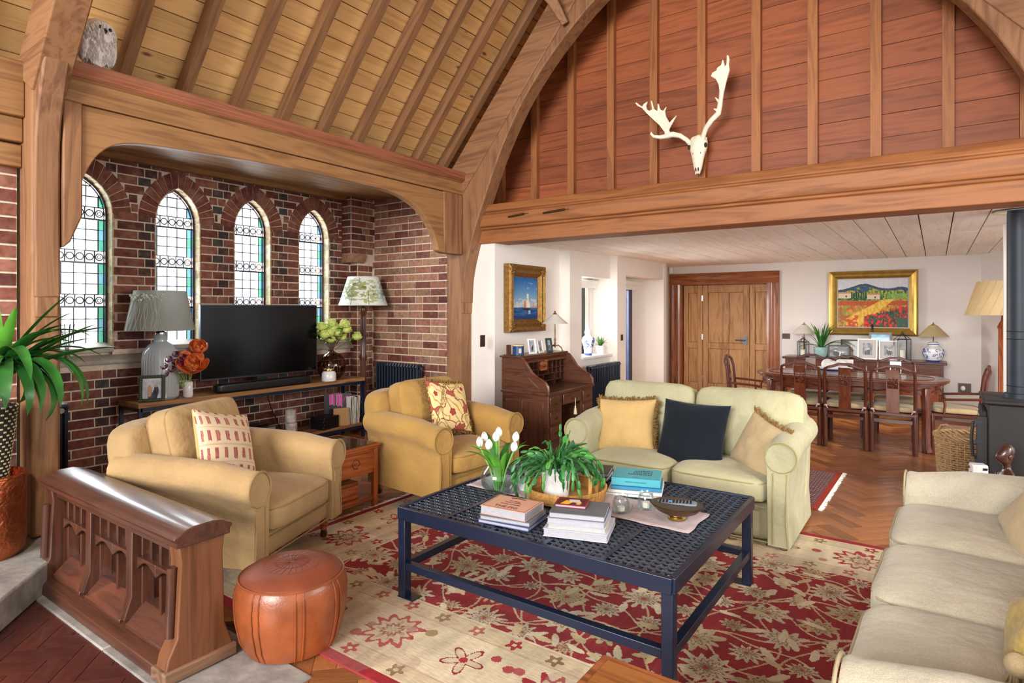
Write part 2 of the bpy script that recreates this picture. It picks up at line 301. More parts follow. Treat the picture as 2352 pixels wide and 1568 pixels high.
    def mesh(s, name, mat, angle=40, rnd=None):
        me = bpy.data.meshes.new(name); me.from_pydata(s.v, [], s.f); me.materials.append(MT[mat] if isinstance(mat, str) else mat)
        me.polygons.foreach_set('use_smooth', [True]*len(me.polygons))
        me.set_sharp_from_angle(angle=math.radians(angle))
        if rnd is not None:
            at = me.attributes.new('rnd', 'FLOAT', 'FACE'); at.data.foreach_set('value', rnd)
        me.update(); return me
    def build(s, name, mat, parent=None, bevel=0, angle=40, loc=None, rot=None, rnd=None):
        o = link(name, s.mesh(name, mat, angle, rnd), parent)
        if loc: o.location = loc
        if rot: o.rotation_euler = rot
        if bevel:
            m = o.modifiers.new('edge', 'BEVEL'); m.width = bevel; m.segments = 2; m.limit_method = 'ANGLE'; m.angle_limit = math.radians(40); m.harden_normals = False
        return o
def link(name, me, parent=None, loc=None, rot=None, scale=None):
    o = bpy.data.objects.new(name, me); C.objects.link(o)
    if parent: o.parent = parent
    if loc: o.location = loc
    if rot: o.rotation_euler = rot
    if scale: o.scale = scale
    return o
def tag(o, label, cat=None, group=None, kind=None):
    o['label'] = label
    if cat: o['category'] = cat
    if group: o['group'] = group
    if kind: o['kind'] = kind
    return o
def thing(name, label, cat, loc=(0, 0, 0), rz=0, group=None):
    o = link(name, None, None, loc, (0, 0, rz)); return tag(o, label, cat, group)
def struct(o, label): return tag(o, label, None, None, 'structure')
def part(mb, name, mat, parent, **k): return mb.build(name, mat, parent, **k)
def dup(root, loc, rz=0, label=None, scale=None):
    def cp(o, p):
        c = o.copy(); C.objects.link(c)
        if p: c.parent = p
        for ch in o.children: cp(ch, c)
        return c
    r = cp(root, None); r.location = loc; r.rotation_euler = (0, 0, rz)
    if label: r['label'] = label
    if scale: r.scale = scale
    return r
def raster(name, img, w, h, parent=None, mat='attr', M=None, fn=None):
    H_, W_ = img.shape[:2]; xs = np.linspace(-w/2, w/2, W_+1); ys = np.linspace(h/2, -h/2, H_+1)
    X, Y = np.meshgrid(xs, ys); co = np.stack([X, Y, np.zeros_like(X)], -1).reshape(-1, 3)
    if fn: co = fn(co, w, h)
    if M is not None: A = np.array(M); co = co @ A[:3, :3].T+A[:3, 3]
    me = bpy.data.meshes.new(name); nf = H_*W_; me.vertices.add(len(co)); me.vertices.foreach_set('co', co.astype(np.float32).ravel())
    i, j = np.meshgrid(np.arange(H_), np.arange(W_), indexing='ij'); a = i*(W_+1)+j
    idx = np.stack([a+W_+1, a+W_+2, a+1, a], -1).reshape(-1).astype(np.int32)
    me.loops.add(nf*4); me.loops.foreach_set('vertex_index', idx); me.polygons.add(nf); me.polygons.foreach_set('loop_start', np.arange(0, nf*4, 4, dtype=np.int32))
    me.update(calc_edges=True)
    c = np.clip(img, 0, 1); c = np.where(c <= .04045, c/12.92, ((c+.055)/1.055)**2.4)
    col = np.concatenate([c.reshape(-1, 3), np.ones((nf, 1))], 1); at = me.attributes.new('Col', 'FLOAT_COLOR', 'FACE'); at.data.foreach_set('color', col.astype(np.float32).ravel())
    me.materials.append(MT[mat])
    if fn: me.polygons.foreach_set('use_smooth', [True]*nf)
    return link(name, me, parent)
def rgb(h): h = h.lstrip('#'); return np.array([int(h[i:i+2], 16)/255 for i in (0, 2, 4)])
def nz(W_, H_, cx, cy, seed):   # smooth value noise image
    r = np.random.RandomState(seed); g = r.rand(cy+2, cx+2); y = np.linspace(0, cy, H_); x = np.linspace(0, cx, W_)
    yi = y.astype(int); xi = x.astype(int); fy = (y-yi)[:, None]; fx = (x-xi)[None]; fy = fy*fy*(3-2*fy); fx = fx*fx*(3-2*fx)
    a = g[yi][:, xi]; b = g[yi][:, xi+1]; c = g[yi+1][:, xi]; d = g[yi+1][:, xi+1]; return (a*(1-fx)+b*fx)*(1-fy)+(c*(1-fx)+d*fx)*fy
def fbm(W_, H_, cx, cy, seed): return sum(nz(W_, H_, max(1, int(cx*2**k)), max(1, int(cy*2**k)), seed+k)*.5**(k+1) for k in range(4))/.94
def lay(img, mask, col, a=1.0):
    m = (np.asarray(mask, float)*a)[..., None]; img[:] = img*(1-m)+np.asarray(col)*m
def smooth(P, k=4):
    o = []
    for i in range(len(P)-1):
        a, b, c, d = P[max(i-1, 0)], P[i], P[i+1], P[min(i+2, len(P)-1)]
        for j in range(k):
            t = j/k; o.append(tuple(.5*((2*b[q])+(c[q]-a[q])*t+(2*a[q]-5*b[q]+4*c[q]-d[q])*t*t+(3*b[q]-a[q]-3*c[q]+d[q])*t**3) for q in (0, 1)))
    return o+[P[-1]]
def text(s, size, mat, parent, M, name='lettering', align='CENTER'):
    cu = bpy.data.curves.new('t', 'FONT'); cu.body = s; cu.size = size; cu.align_x = align; cu.align_y = 'CENTER'; cu.extrude = .0004; cu.resolution_u = 2
    o = bpy.data.objects.new('t', cu); C.objects.link(o); bpy.context.view_layer.update()
    me = bpy.data.meshes.new_from_object(o.evaluated_get(bpy.context.evaluated_depsgraph_get())); bpy.data.objects.remove(o); bpy.data.curves.remove(cu)
    me.transform(M); me.materials.clear(); me.materials.append(MT[mat]); return link(name, me, parent)
def piping(mb, w, h, z, r=.006, M=None, e=8, n=40, bow=0):
    pts = []
    for k in range(n):
        t = 2*PI*k/n; c, s_ = math.cos(t), math.sin(t); d = (abs(c)**e+abs(s_)**e)**(1/e); pts.append((w/2*c/d, h/2*s_/d, z+bow*(1-(c/d)**2*(s_/d)**2)*0))
    return mb.tube(pts, r, 5, M, closed=True)
# ------------------------------------------------------------ floor
def cam_uv(x, y, z):
    fw = -.5745*x+.8185*y
    if fw < .15: return (-9999, -9999)
    return 1176+1387*(.8185*x+.5745*y)/fw, 710-1387*(z-1.55)/fw
def inframe(x, y, z, m=40): u, v = cam_uv(x, y, z); return -m < u < 2352+m and -m < v < 1568+m
def chamfer_box(sx=1, sy=1, sz=1, c=.06, jit=0, seed=0):
    r = random.Random(seed); mb = MB(); a, b = .5, .5-c
    lo = [(-b, -b), (b, -b), (b, b), (-b, b)]; hi = [(-a, -a), (a, -a), (a, a), (-a, a)]
    v = [(x, y, -.5) for x, y in hi]+[(x, y, .5-c*.8) for x, y in hi]+[(x, y, .5) for x, y in lo]
    v = [(x*sx+r.uniform(-jit, jit), y*sy+r.uniform(-jit, jit), z*sz) for x, y, z in v]
    f = [(3, 2, 1, 0), (8, 9, 10, 11)]+[(k+i, k+(i+1) % 4, k+4+(i+1) % 4, k+4+i) for k in (0, 4) for i in range(4)]
    mb.add(v, f); return mb
floor = struct(MB().box(-7, 3, -2.5, 11.2, -.12, -.018).build('floor', 'sub'), 'herringbone floor of brown wood blocks with red tiles at the hearth end')
RUG = (-3.58, .62, 1.72, 4.57)
def herring(L, Wd, org, x0, x1, y0, y1, keep):
    n = round(L/Wd); out = []; c = math.cos(PI/4)
    ox, oy = org; N_ = int(14/Wd)
    for i in range(-N_, N_):
        for j in range(-N_, N_):
            k = (i-j) % (2*n)
            if k == 0: u, v, ang = (i+n/2)*Wd, (j+.5)*Wd, 0
            elif k == 2*n-1: u, v, ang = (i+.5)*Wd, (j+n/2)*Wd, PI/2
            else: continue
            x, y = ox+(u-v)*c, oy+(u+v)*c
            if x0 < x < x1 and y0 < y < y1 and keep(x, y): out.append((x, y, ang+PI/4))
    return out
def in_tiles(x, y): return y < 1.3 and x < -1.2
def floor_keep(x, y):
    if RUG[0]+.25 < x < RUG[1]-.25 and RUG[2]+.25 < y < RUG[3]-.25: return False
    if -4.15 < x < -2.1 and 1.175 < y < 1.6: return False
    return not in_tiles(x, y) and (inframe(x, y, 0, 1100))
blocks = herring(.3, .1, (0, 0), -6.2, 1.9, .2, 10.95, floor_keep)
def seen_w(b):
    x, y, _ = b; w = 1/(x*x+y*y)
    if x < -.78 and 1.75 < y < 8.6: w *= .02
    if x > .1 and y < 5.6: w *= .02
    return w if inframe(x, y, 0) else w*.01
blocks.sort(key=seen_w, reverse=True)
bm_ = [chamfer_box(c=.03, seed=i).mesh('parquet_block', MT['parqx']) for i in range(1)]
for x, y, a in blocks[:298]:
    link('parquet_block', bm_[0], floor, (x, y, -.009+RN.uniform(-.0012, .0012)), (RN.uniform(-.004, .004), RN.uniform(-.004, .004), a), (.298, .098, .018))
def stuff_join(name, mat, parent, items, size):
    mb = MB(); rn = []
    for it in items:
        src = chamfer_box(c=.04); M = it if isinstance(it, Matrix) else T(it[0], it[1], -.009) @ Rz(it[2]) @ Sc(*size); mb.add(src.v, src.f, M); rn += [RN.random()]*len(src.f)
    o = mb.build(name, mat, parent, rnd=rn); o['kind'] = 'stuff'; return o
# joined far blocks read their tone from the per-face value
def rndwood(name, cols, rough, coat):
    m, N, L, b = nt(name); b.inputs['Roughness'].default_value = rough; b.inputs['Coat Weight'].default_value = coat
    at = N('ShaderNodeAttribute', attribute_name='rnd'); r = ramp(N, [(0, cols[0]), (.5, cols[1]), (1, cols[2])]); L(at, 'Fac', r, 'Fac')
    tc = N('ShaderNodeTexCoord'); n = N('ShaderNodeTexNoise', i_Scale=35.0, i_Detail=3.0); L(tc, 'Object', n, 'Vector'); mx = N('ShaderNodeMix', data_type='RGBA', blend_type='MULTIPLY'); mx.inputs[0].default_value = .3
    r2 = ramp(N, [(.3, '#999999'), (.7, '#ffffff')]); L(n, 'Fac', r2, 'Fac'); L(r, 'Color', mx, 6); L(r2, 'Color', mx, 7); L(mx, 2, b, 'Base Color'); return m
MT['parqfar'] = rndwood('far_parquet', ['#8c5230', '#b47443', '#d39657'], .3, .25)
stuff_join('parquet_blocks', 'parqfar', floor, blocks[298:], (.298, .098, .018))
tiles = herring(.3, .1, (.03, .02), -4.6, -1.2, .0, 1.3, lambda x, y: inframe(x, y, 0, 520))
tm = chamfer_box(c=.03).mesh('quarry_tile', MT['tile'])
for x, y, a in tiles: link('quarry_tile', tm, floor, (x, y, -.011), (0, 0, a), (.297, .097, .02))
kerb = MB().box(-4.02, -3.1, 1.175, 1.6, -.018, .008).box(-3.095, -2.15, 1.175, 1.6, -.018, .006)
struct(kerb.build('hearth_kerb', 'stone', bevel=.006), 'grey stone kerb strip under the carved oak fender')
led = MB(); led.prism([(-4.85, .5), (-3.3, .5), (-3.62, .92), (-4.02, 1.27), (-4.2, 1.62), (-4.85, 1.62)], 'z', 0, .16)
struct(led.build('stone_plinth', 'stone', bevel=.012), 'low grey stone plinth under the left oak post')
hs_ = MB().prism([(-.11, 5.4), (1.05, 5.4), (1.05, 6.63), (-.11, 6.63)], 'z', -.018, .015)
struct(hs_.build('stove_hearth', flat('slate', '#2f2b2b', .4), bevel=.006), 'dark slate hearth slab under the black stove')

# ------------------------------------------------------------ brick walls of the bay
BRK = [chamfer_box(c=.045, jit=.012, seed=i) for i in range(4)]
def brick_meshes(mat): return [b.mesh('brick', MT[mat]) for b in BRK]
BM = {k: brick_meshes(k) for k in ('brick', 'brickd', 'brickl', 'vous')}
def lay_bricks(parent, O, U, Nn, Wd, z0, z1, blocked, mats=('brick', 'brickd'), phase=0, keepn=298, pdark=.75, rank=None, ch=.086, st=False):
    O, U, Nn = Vector(O), Vector(U).normalized(), Vector(Nn).normalized(); Z = Vector((0, 0, 1)); R3 = Matrix((U, Z.cross(U) if False else Nn, Z)).transposed()
    # local axes: x along U, z proud of the wall (Nn), y up
    R3 = Matrix((U, Z, Nn)).transposed(); eul = R3.to_euler()
    out = []; k = 0; z = z0
    while z < z1-.02:
        h = min(ch, z1-z); u = -((k % 2)*(.125 if st else .18))+phase; i = 0 if st else k % 2
        while u < Wd:
            L_ = (.25 if RN.random() < .85 else .125) if st else .24 if i % 2 == 0 else .12; hdr = (RN.random() < .3) if st else i % 2; segs = [(max(u, 0), min(u+L_, Wd))]
            for a, b in blocked(z, z+h):
                ns = []
                for p, q in segs:
                    if b <= p or a >= q: ns.append((p, q))
                    else:
                        if a > p: ns.append((p, a))
                        if b < q: ns.append((b, q))
                segs = ns
            for p, q in segs:
                if q-p > .035:
                    c = O+U*((p+q)/2)+Z*(z+h/2); out.append((c, q-p-.014, h-.014, hdr and RN.random() < pdark))
            u += L_; i += 1
        z += ch; k += 1
    def w(b):
        c = b[0]; d = c.x*c.x+c.y*c.y+(c.z-1.55)**2; s = b[1]/d
        if not inframe(*c, 5): s *= .01
        if rank: s *= rank(c)
        return s
    out.sort(key=w, reverse=True)
    for c, l, h, dk in out[:keepn]:
        m = BM[mats[1] if dk else mats[0]]
        link('brick', RN.choice(m), parent, c, (eul.x+RN.uniform(-.008, .008), eul.y, eul.z+RN.uniform(-.01, .01)), (l, h, .016+RN.uniform(-.003, .004)))
    rest = out[keepn:]
    if rest:
        for dk in (0, 1):
            mb = MB(); rn = []
            for c, l, h, d in rest:
                if bool(d) != bool(dk): continue
                b = RN.choice(BRK); mb.add(b.v, b.f, T(*c) @ R3.to_4x4() @ Sc(l, h, .016)); rn += [RN.random()]*len(b.f)
            if mb.f: o = mb.build('brickwork', mats[dk], parent, rnd=rn); o['kind'] = 'stuff'
XW = -6.2; WC = [2.22, 3.025, 3.83, 4.635]; HW = .215; ZS = 2.43; AH = .33; RING = .155
RAD = (HW*HW+AH*AH)/(2*HW)
def arc_half(z, r=RAD, hw=HW):    # half width of the pointed opening at height z
    if z <= ZS: return hw
    q = r*r-(z-ZS)**2
    return max(0, math.sqrt(q)-(RAD-HW)) if q > 0 else 0
def arch_pts(hw, rad, zs, n=10, xoff=RAD-HW):   # right half from springing to apex: (dy, z)
    a1 = math.acos(min(1, xoff/rad)); return [(rad*math.cos(a1*i/n)-xoff, zs+rad*math.sin(a1*i/n)) for i in range(n+1)]
apex = arch_pts(HW, RAD, ZS)[-1][1]
mb = MB(); ye = [1.3]+[(a+b)/2 for a, b in zip(WC, WC[1:])]+[5.7]; ZB = 1.13
mb.box(-6.5, XW, 1.3, 5.7, -.1, ZB)
for yc, ya, yb in zip(WC, ye, ye[1:]):
    half = arch_pts(HW, RAD, ZS)
    mb.prism([(yb, ZB), (yc+HW, ZB)]+[(yc+d, z) for d, z in half]+[(yc, 3.06), (yb, 3.06)], 'x', -6.5, XW)
    mb.prism([(ya, ZB), (yc-HW, ZB)]+[(yc-d, z) for d, z in half]+[(yc, 3.06), (ya, 3.06)], 'x', -6.5, XW)
    mb.box(-6.5, -6.26, yc-HW, yc+HW, ZB, 1.2)
wl = struct(mb.build('wall_left', 'mortar'), 'red brick bay wall with four pointed leaded windows')
def blockedW(z0, z1):
    zm = (z0+z1)/2; o = []
    if z0 < 1.135 and z1 > 1.05: return [(0, 9)]
    for yc in WC:
        if z1 > 1.17:
            h = HW+.004 if zm < ZS else arc_half(zm, RAD+RING)+.004
            if zm >= ZS-.06 and zm < ZS: h = HW+.004
            if h > .01: o.append((yc-h-1.45, yc+h-1.45))
    o.append((5.2-1.45, 9)); return o
lay_bricks(wl, (XW, 1.45, 0), (0, 1, 0), (1, 0, 0), 3.75, .056, 3.05, blockedW, phase=-.06, rank=lambda c: 1 if c.z > .75 else .35)
for yc in WC:     # voussoirs round every arch
    n = 8; pts = arch_pts(HW, RAD, ZS, n)
    for sg in (1, -1):
        a1 = math.acos((RAD-HW)/RAD)
        for i in range(n):
            a, b = a1*(i+.05)/n, a1*(i+.95)/n; x0 = RAD-HW
            ko = math.acos((RAD-HW)/(RAD+RING))/a1; p = [(r*math.cos(t)-x0, ZS+r*math.sin(t)) for r, t in ((RAD+.004, a), (RAD+RING, a*ko), (RAD+RING, b*ko), (RAD+.004, b))]
            p = [(max(q[0], .003), q[1]) for q in p]
            MB().prism([(yc+sg*q[0], q[1]) for q in p], 'x', XW-.004, XW+.007).build('voussoir', 'vous', wl)
# stone string course and the pier in the bay corner
led = MB(); led.prism([(XW-.02, 1.05), (XW+.05, 1.05), (XW+.06, 1.065), (XW+.06, 1.085), (XW-.0, 1.135), (XW-.02, 1.135)], 'y', 1.46, 5.2)
struct(led.build('trim_1', 'sill', bevel=.004), 'grey stone string course below the leaded windows')
mb = MB().box(-6.25, -6.07, 5.2, 5.48, 0, 2.14).box(-6.25, -6.03, 5.06, 5.48, 2.24, 3.05); mb.prism([(-6.25, 2.14), (-6.07, 2.14), (-6.03, 2.24), (-6.25, 2.24)], 'y', 5.2, 5.48)
pier = struct(mb.build('brick_pier', 'mortar'), 'brick corner pier with corbel behind the tall standard lamp')
nb = lambda a, b: []
lay_bricks(pier, (-6.07, 5.2, 0), (0, 1, 0), (1, 0, 0), .25, .056, 2.13, nb, ('brickl', 'brick'), keepn=70)
lay_bricks(pier, (-6.25, 5.2, 0), (1, 0, 0), (0, -1, 0), .18, .056, 2.13, nb, ('brick', 'brickd'), keepn=60)
lay_bricks(pier, (-6.03, 5.06, 0), (0, 1, 0), (1, 0, 0), .39, 2.25, 3.04, nb, ('brick', 'brickl'), keepn=60)
lay_bricks(pier, (-6.25, 5.06, 0), (1, 0, 0), (0, -1, 0), .22, 2.25, 3.04, nb, ('brick', 'brickd'), keepn=60)
MB().prism([(-6.24, 2.14), (-6.05, 2.14), (-6.02, 2.18), (-6.0, 2.25), (-6.24, 2.25)], 'y', 5.05, 5.3).build('corbel', 'brickl', pier, bevel=.01)
wb = struct(MB().box(-6.5, -4.6, 5.46, 5.75, -.1, 3.06).build('wall_back', 'mortar'), 'paler brick return wall behind the radiator and tall lamp')
lay_bricks(wb, (-6.07, 5.46, 0), (1, 0, 0), (0, -1, 0), 1.52, .056, 3.05, nb, ('brickl', 'brick'), phase=-.1, pdark=.6, rank=lambda c: 1 if c.z > .6 else .3, ch=.092, st=True)
struct(MB().box(-6.5, -4.67, 1.33, 1.47, -.1, 3.06).build('wall_front', 'mortar'), 'near brick return wall of the bay beside the oak post')
lay_bricks(bpy.data.objects['wall_front'], (-4.67, 1.46, 0), (0, -1, 0), (1, 0, 0), .13, .056, 2.9, nb, ('brickl', 'brick'), keepn=60)
lay_bricks(bpy.data.objects['wall_front'], (-4.68, 1.47, 0), (-1, 0, 0), (0, 1, 0), 1.5, .056, 3.0, nb, ('brick', 'brickd'), keepn=10)
wf = struct(MB().box(-4.95, -4.66, -.6, 1.3, -.1, 2.62).build('wall_side', 'mortar'), 'brick wall left of the oak post behind the plant')
lay_bricks(wf, (-4.66, 1.3, 0), (0, -1, 0), (1, 0, 0), 1.9, .056, 2.6, nb, ('brick', 'brickd'), keepn=150)

# ------------------------------------------------------------ leaded windows
XG = -6.325
def clip(poly, inside, inter):
    out = []
    for i in range(len(poly)):
        a, b = poly[i-1], poly[i]; ia, ib = inside(a), inside(b)
        if ib:
            if not ia: out.append(inter(a, b))
            out.append(b)
        elif ia: out.append(inter(a, b))
    return out
def lancet(hw):
    h = arch_pts(hw, RAD-(HW-hw), ZS, 8); return [(hw, 1.2), *h]+[(-d, z) for d, z in h[::-1][1:]]+[(-hw, 1.2)]
def clip_convex(poly, hull):
    n = len(hull)
    for i in range(n):
        a, b = hull[i], hull[(i+1) % n]
        f = lambda p: (b[0]-a[0])*(p[1]-a[1])-(b[1]-a[1])*(p[0]-a[0])
        def it(p, q): fp, fq = f(p), f(q); t = fp/(fp-fq); return (p[0]+(q[0]-p[0])*t, p[1]+(q[1]-p[1])*t)
        poly = clip(poly, lambda p: f(p) >= -1e-9, it)
        if not poly: return poly
    return poly
for wi, yc in enumerate(WC):
    w = MB(); IN = HW-.022; o_ = lancet(HW); i_ = lancet(IN)
    # red-brown iron frame: ring between the two lancets
    n = len(o_); vs = [(XG+dx, yc+p[0], p[1]) for dx in (-.025, .03) for p in o_+i_]
    fs = []
    for k in range(n-1):
        a, b, c, d = k, k+1, n+k+1, n+k
        fs += [(2*n+a, 2*n+b, 2*n+c, 2*n+d), (d, c, b, a), (d, 2*n+d, 2*n+c, c)]
    w.add(vs, fs); w.box(XG-.025, XG+.03, yc-HW, yc+HW, 1.2, 1.235)
    win = struct(w.build('window_%d' % (wi+1), flat('window_iron', '#4a2326', .5)), ['first pointed leaded window, partly behind the oak post', 'second pointed leaded window, behind the grey lamp shade', 'third pointed leaded window, above the television', 'fourth pointed leaded window, between television and tall lamp'][wi])
    came = MB(); bars = MB(); zz = [1.235]; bands = []
    for zb in (1.63, 2.03, 2.43):
        z_ = zz[-1]; r = (zb-.055-z_)/3; zz += [z_+r, z_+2*r, zb-.055, zb+.055]; bands.append(len(zz)-2)
    zz += [2.58, 2.675, 2.8]; cols = [-IN, -IN+.048, -.048, .048, IN-.048, IN]; hull = i_
    for r in range(len(zz)-1):
        for c in range(5):
            if r in bands: y0, y1 = -IN+c*2*IN/5, -IN+(c+1)*2*IN/5
            else: y0, y1 = cols[c], cols[c+1]
            p = clip_convex([(y0, zz[r]), (y1, zz[r]), (y1, zz[r+1]), (y0, zz[r+1])], hull)
            if len(p) < 3: continue
            edge = c in (0, 4) and r not in bands
            MB().prism([(yc+q[0], q[1]) for q in p], 'x', XG-.003, XG+.003).build('pane', (['teal', 'bluep'][(r+wi) % 2] if edge else 'pane'), win)
            came.tube([(XG, yc+q[0], q[1]) for q in p], .0056, 4, closed=True)
            if r in bands:
                cy, cz = yc+(y0+y1)/2, (zz[r]+zz[r+1])/2; came.tube([(XG, cy+.03*math.cos(t*PI/8), cz+.03*math.sin(t*PI/8)) for t in range(16)], .0045, 4, closed=True)
                if edge or c == 4: came.tube([(XG, cy+.015*math.cos(t*PI/6), cz+.015*math.sin(t*PI/6)) for t in range(12)], .003, 4, closed=True)
    for b in bands: bars.box(XG+.005, XG+.02, yc-IN, yc+IN, zz[b]-.011, zz[b]+.005)
    part(came, 'leading', 'lead', win); part(bars, 'saddle_bar', 'iron', win)
    # cream reveal bricks, one by one on the far jamb and over the arch
    for sg in (1, -1):
        z = 1.2
        while z < ZS-.02:
            z1 = min(z+.083, ZS); y0, y1 = sorted((yc+sg*(HW-.004), yc+sg*(HW+.02))); MB().box(XG+.03, XW+.004, y0, y1, z+.004, z1-.004).build('reveal_brick', 'reveal', win); z += .083
        h = arch_pts(HW, RAD, ZS, 7)
        for (d0, za), (d1, zb) in zip(h, h[1:]):
            MB().prism([(yc+sg*(d0-.006), za+.003), (yc+sg*(d0+.02), za+.003), (yc+sg*(d1+.02), zb-.003+.012), (yc+sg*(max(d1-.006, 0)), zb-.003)], 'x', XG+.03, XW+.004).build('reveal_brick', 'reveal', win)
    MB().prism([(XG+.02, 1.2), (XG+.02, 1.245), (XW+.0, 1.205), (XW+.02, 1.2), (XW+.02, 1.16), (XG+.02, 1.16)], 'y', yc-HW-.005, yc+HW+.005).build('window_sill', 'sill', win, bevel=.003)

# ------------------------------------------------------------ timber roof
AS = math.atan(1.2); ca, sa = math.cos(AS), math.sin(AS)
def slope(s, n, y, sg=1): # point on the roof: s up the slope, n outward
    x = -4.70+s*ca-n*sa; z = 3.10+s*sa+n*ca
    return (x if sg > 0 else -3.46-x, y, z)
rc = struct(MB().add([slope(a, .135+b, y) for y in (-1.3, 6.15) for b in (0, .06) for a in (-.35, 4.68)], [(0, 1, 3, 2), (4, 6, 7, 5), (0, 4, 5, 1), (2, 3, 7, 6), (0, 2, 6, 4), (1, 5, 7, 3)]).build('ceiling', 'sub'), 'left slope of the pine boarded ceiling between oak rafters')
raf = [1.90+.42*k for k in range(9)]+[.98, .56, .14, -.3, -.75, 5.62]
cuts = sorted(raf)
s0 = -.3
while s0 < 4.6:
    ys = [-1.25]+sorted(RN.sample([c for c in cuts if -.6 < c < 5.4], 4))+[6.1]
    if s0 > 2.6: ys = [-1.25, 2.5, 6.1]
    for a, b in zip(ys, ys[1:]):
        if b-a > .2:
            bx = MB(); e = .0035; n0 = .112+RN.uniform(0, .003)
            bx.add([slope(p, q, y) for y in (a+.001, b-.001) for q in (n0, n0+.022) for p in (s0+e, s0+.15-e)], [(0, 1, 3, 2), (4, 6, 7, 5), (0, 4, 5, 1), (2, 3, 7, 6), (0, 2, 6, 4), (1, 5, 7, 3)])
            bx.build('plank', 'piney', rc)
    s0 += .15
rm = MB(); rm.box(-.2, 4.66, -.036, .036, 0, .105); RM = rm.mesh('rafter', MT['rafx'])
rot = Matrix(((ca, 0, -sa), (0, 1, 0), (sa, 0, ca))).to_euler()
for y in raf:
    link('rafter', RM, rc, (-4.70, y, 3.10), rot)
rc2 = MB(); rc2.add([slope(a, .11+b, y, -1) for y in (-1.3, 6.15) for b in (0, .06) for a in (-.35, 4.68)], [(0, 2, 3, 1), (4, 5, 7, 6), (0, 1, 5, 4), (2, 6, 7, 3), (0, 4, 6, 2), (1, 3, 7, 5)])
struct(rc2.build('ceiling', 'piney'), 'right slope of the boarded ceiling, above the stove side')
ARC = [(-4.42, 1.62), (-4.40, 1.9), (-4.34, 2.15), (-4.25, 2.44), (-4.125, 2.75), (-3.9, 3.25), (-3.652, 3.68), (-3.4, 4.0), (-3.112, 4.29), (-2.692, 4.62), (-2.2, 4.86), (-1.73, 4.93)]
OUT = [(-1.73, 5.55), (-2.45, 5.2), (-3.15, 4.55), (-3.84, 3.72), (-4.2, 3.22), (-4.43, 2.88), (-4.46, 2.3), (-4.46, 1.62)]
mir = lambda P: [(-3.46-x, z) for x, z in P]
ARC1 = [(-4.42, 1.62), (-4.42, 2.57), (-4.27, 3.05), (-4.17, 3.45), (-3.95, 3.9), (-3.5, 4.35), (-2.9, 4.7), (-2.3, 4.9), (-1.73, 4.95)]
def truss(y0, y1, label, ARC):
    pr = [(-4.70, 3.02), (-4.42, 2.86), (-1.73, 6.12), (-1.73, 6.5)]
    root = tag(thing('timber_truss', label, None, (0, (y0+y1)/2, 0)), label, None, None, 'structure'); d = (y1-y0)/2
    for P in (lambda q: q, mir):
        part(MB().prism(P(smooth(ARC)+smooth([(x-(.14 if y0 < 2 and z > 2.5 else 0), z) for x, z in OUT])), 'y', -d+.009, d-.009), 'arch_brace', 'oakdz', root, bevel=.012, angle=30)
        part(MB().prism(P(pr), 'y', -d-.01, d+.02), 'principal_rafter', 'oakdx', root, bevel=.01)
        part(MB().prism(P([(-4.66, 0.17), (-4.44, 0.17), (-4.44, 3.05), (-4.66, 3.05)]) , 'y', -d, d), 'post', 'oakdz', root, bevel=.02)
    part(MB().prism([(-4.43, 1.5), (-4.425, 1.62), (-4.44, 1.66), (-4.44, 2.9), (-4.5, 2.9), (-4.5, 1.5)], 'y', -d+.015, d-.015), 'post_bracket', 'oakdz', root, bevel=.01)
    return root
tr1 = truss(1.31, 1.46, 'oak truss at the left, its post beside the owl and long leaves', ARC1)
tr2 = truss(5.31, 5.52, 'oak arch truss with its post beside the mustard armchair', ARC)
wbr = MB(); wbr.tube([(-3.05, 5.28, 4.42), (-3.12, 5.15, 4.62), (-3.25, 4.95, 4.85), (-3.4, 4.6, 5.1)], [.05, .075, .09, .1], 4)
part(wbr, 'wind_brace', 'oakdy', tr2, bevel=.01).location = (0, -5.415, 0)
tb = MB().prism([(5.39, 2.50), (5.39, 2.615), (5.42, 2.625), (5.42, 2.64), (5.40, 2.65), (5.405, 2.67), (5.44, 2.735), (5.78, 2.735), (5.78, 2.30), (5.46, 2.30), (5.46, 2.445), (5.43, 2.455), (5.43, 2.475), (5.40, 2.48)], 'x', -4.5, 1.1)
tie = struct(tb.build('tie_beam', 'tiex', bevel=.008), 'long moulded oak tie beam below the panelled gable')
for x, l in ((-3.83, .21), (-3.38, .26)):
    q = MB(); q.tube([(x, 5.385, 2.56), (x+.05, 5.385, 2.562)], .011, 8); q.tube([(x+.05, 5.385, 2.562), (x+l, 5.385, 2.575)], .013, 8); q.tube([(x+l, 5.385, 2.575), (x+l+.05, 5.39, 2.577)], .006, 6)
    tag(q.build('rod_handle', 'bronze'), ['thin bronze rod lying on the tie beam, nearer the arch post', 'thin bronze rod lying on the tie beam, second from arch post'][x > -3.6], 'rod')
gp = struct(MB().box(-5, 1.6, 6.02, 6.1, 2.4, 6.6).build('wall_gable', 'sub'), 'red stained boarded gable with oak studs above the tie beam')
z = 2.42; 
while z < 5.6:
    ys = [-4.95, RN.choice([-3.36, -2.38, -1.38]), RN.choice([-.415, .08]), 1.55]
    for a, b in zip(ys, ys[1:]):
        MB().box(a+.0015, b-.0015, 6.0-RN.uniform(0, .003), 6.02, z+.002, z+.193).build('plank', 'gablex', gp)
    z += .195
sm_ = MB().box(-.04, .04, -.07, 0, 2.45, 5.9).mesh('stud', MT['studz'])
for x in (-4.345, -3.852, -3.36, -2.87, -2.384, -1.889, -1.378, -.898, -.415, .081, .56, 1.05): link('stud', sm_, gp, (x, 6.0, 0))
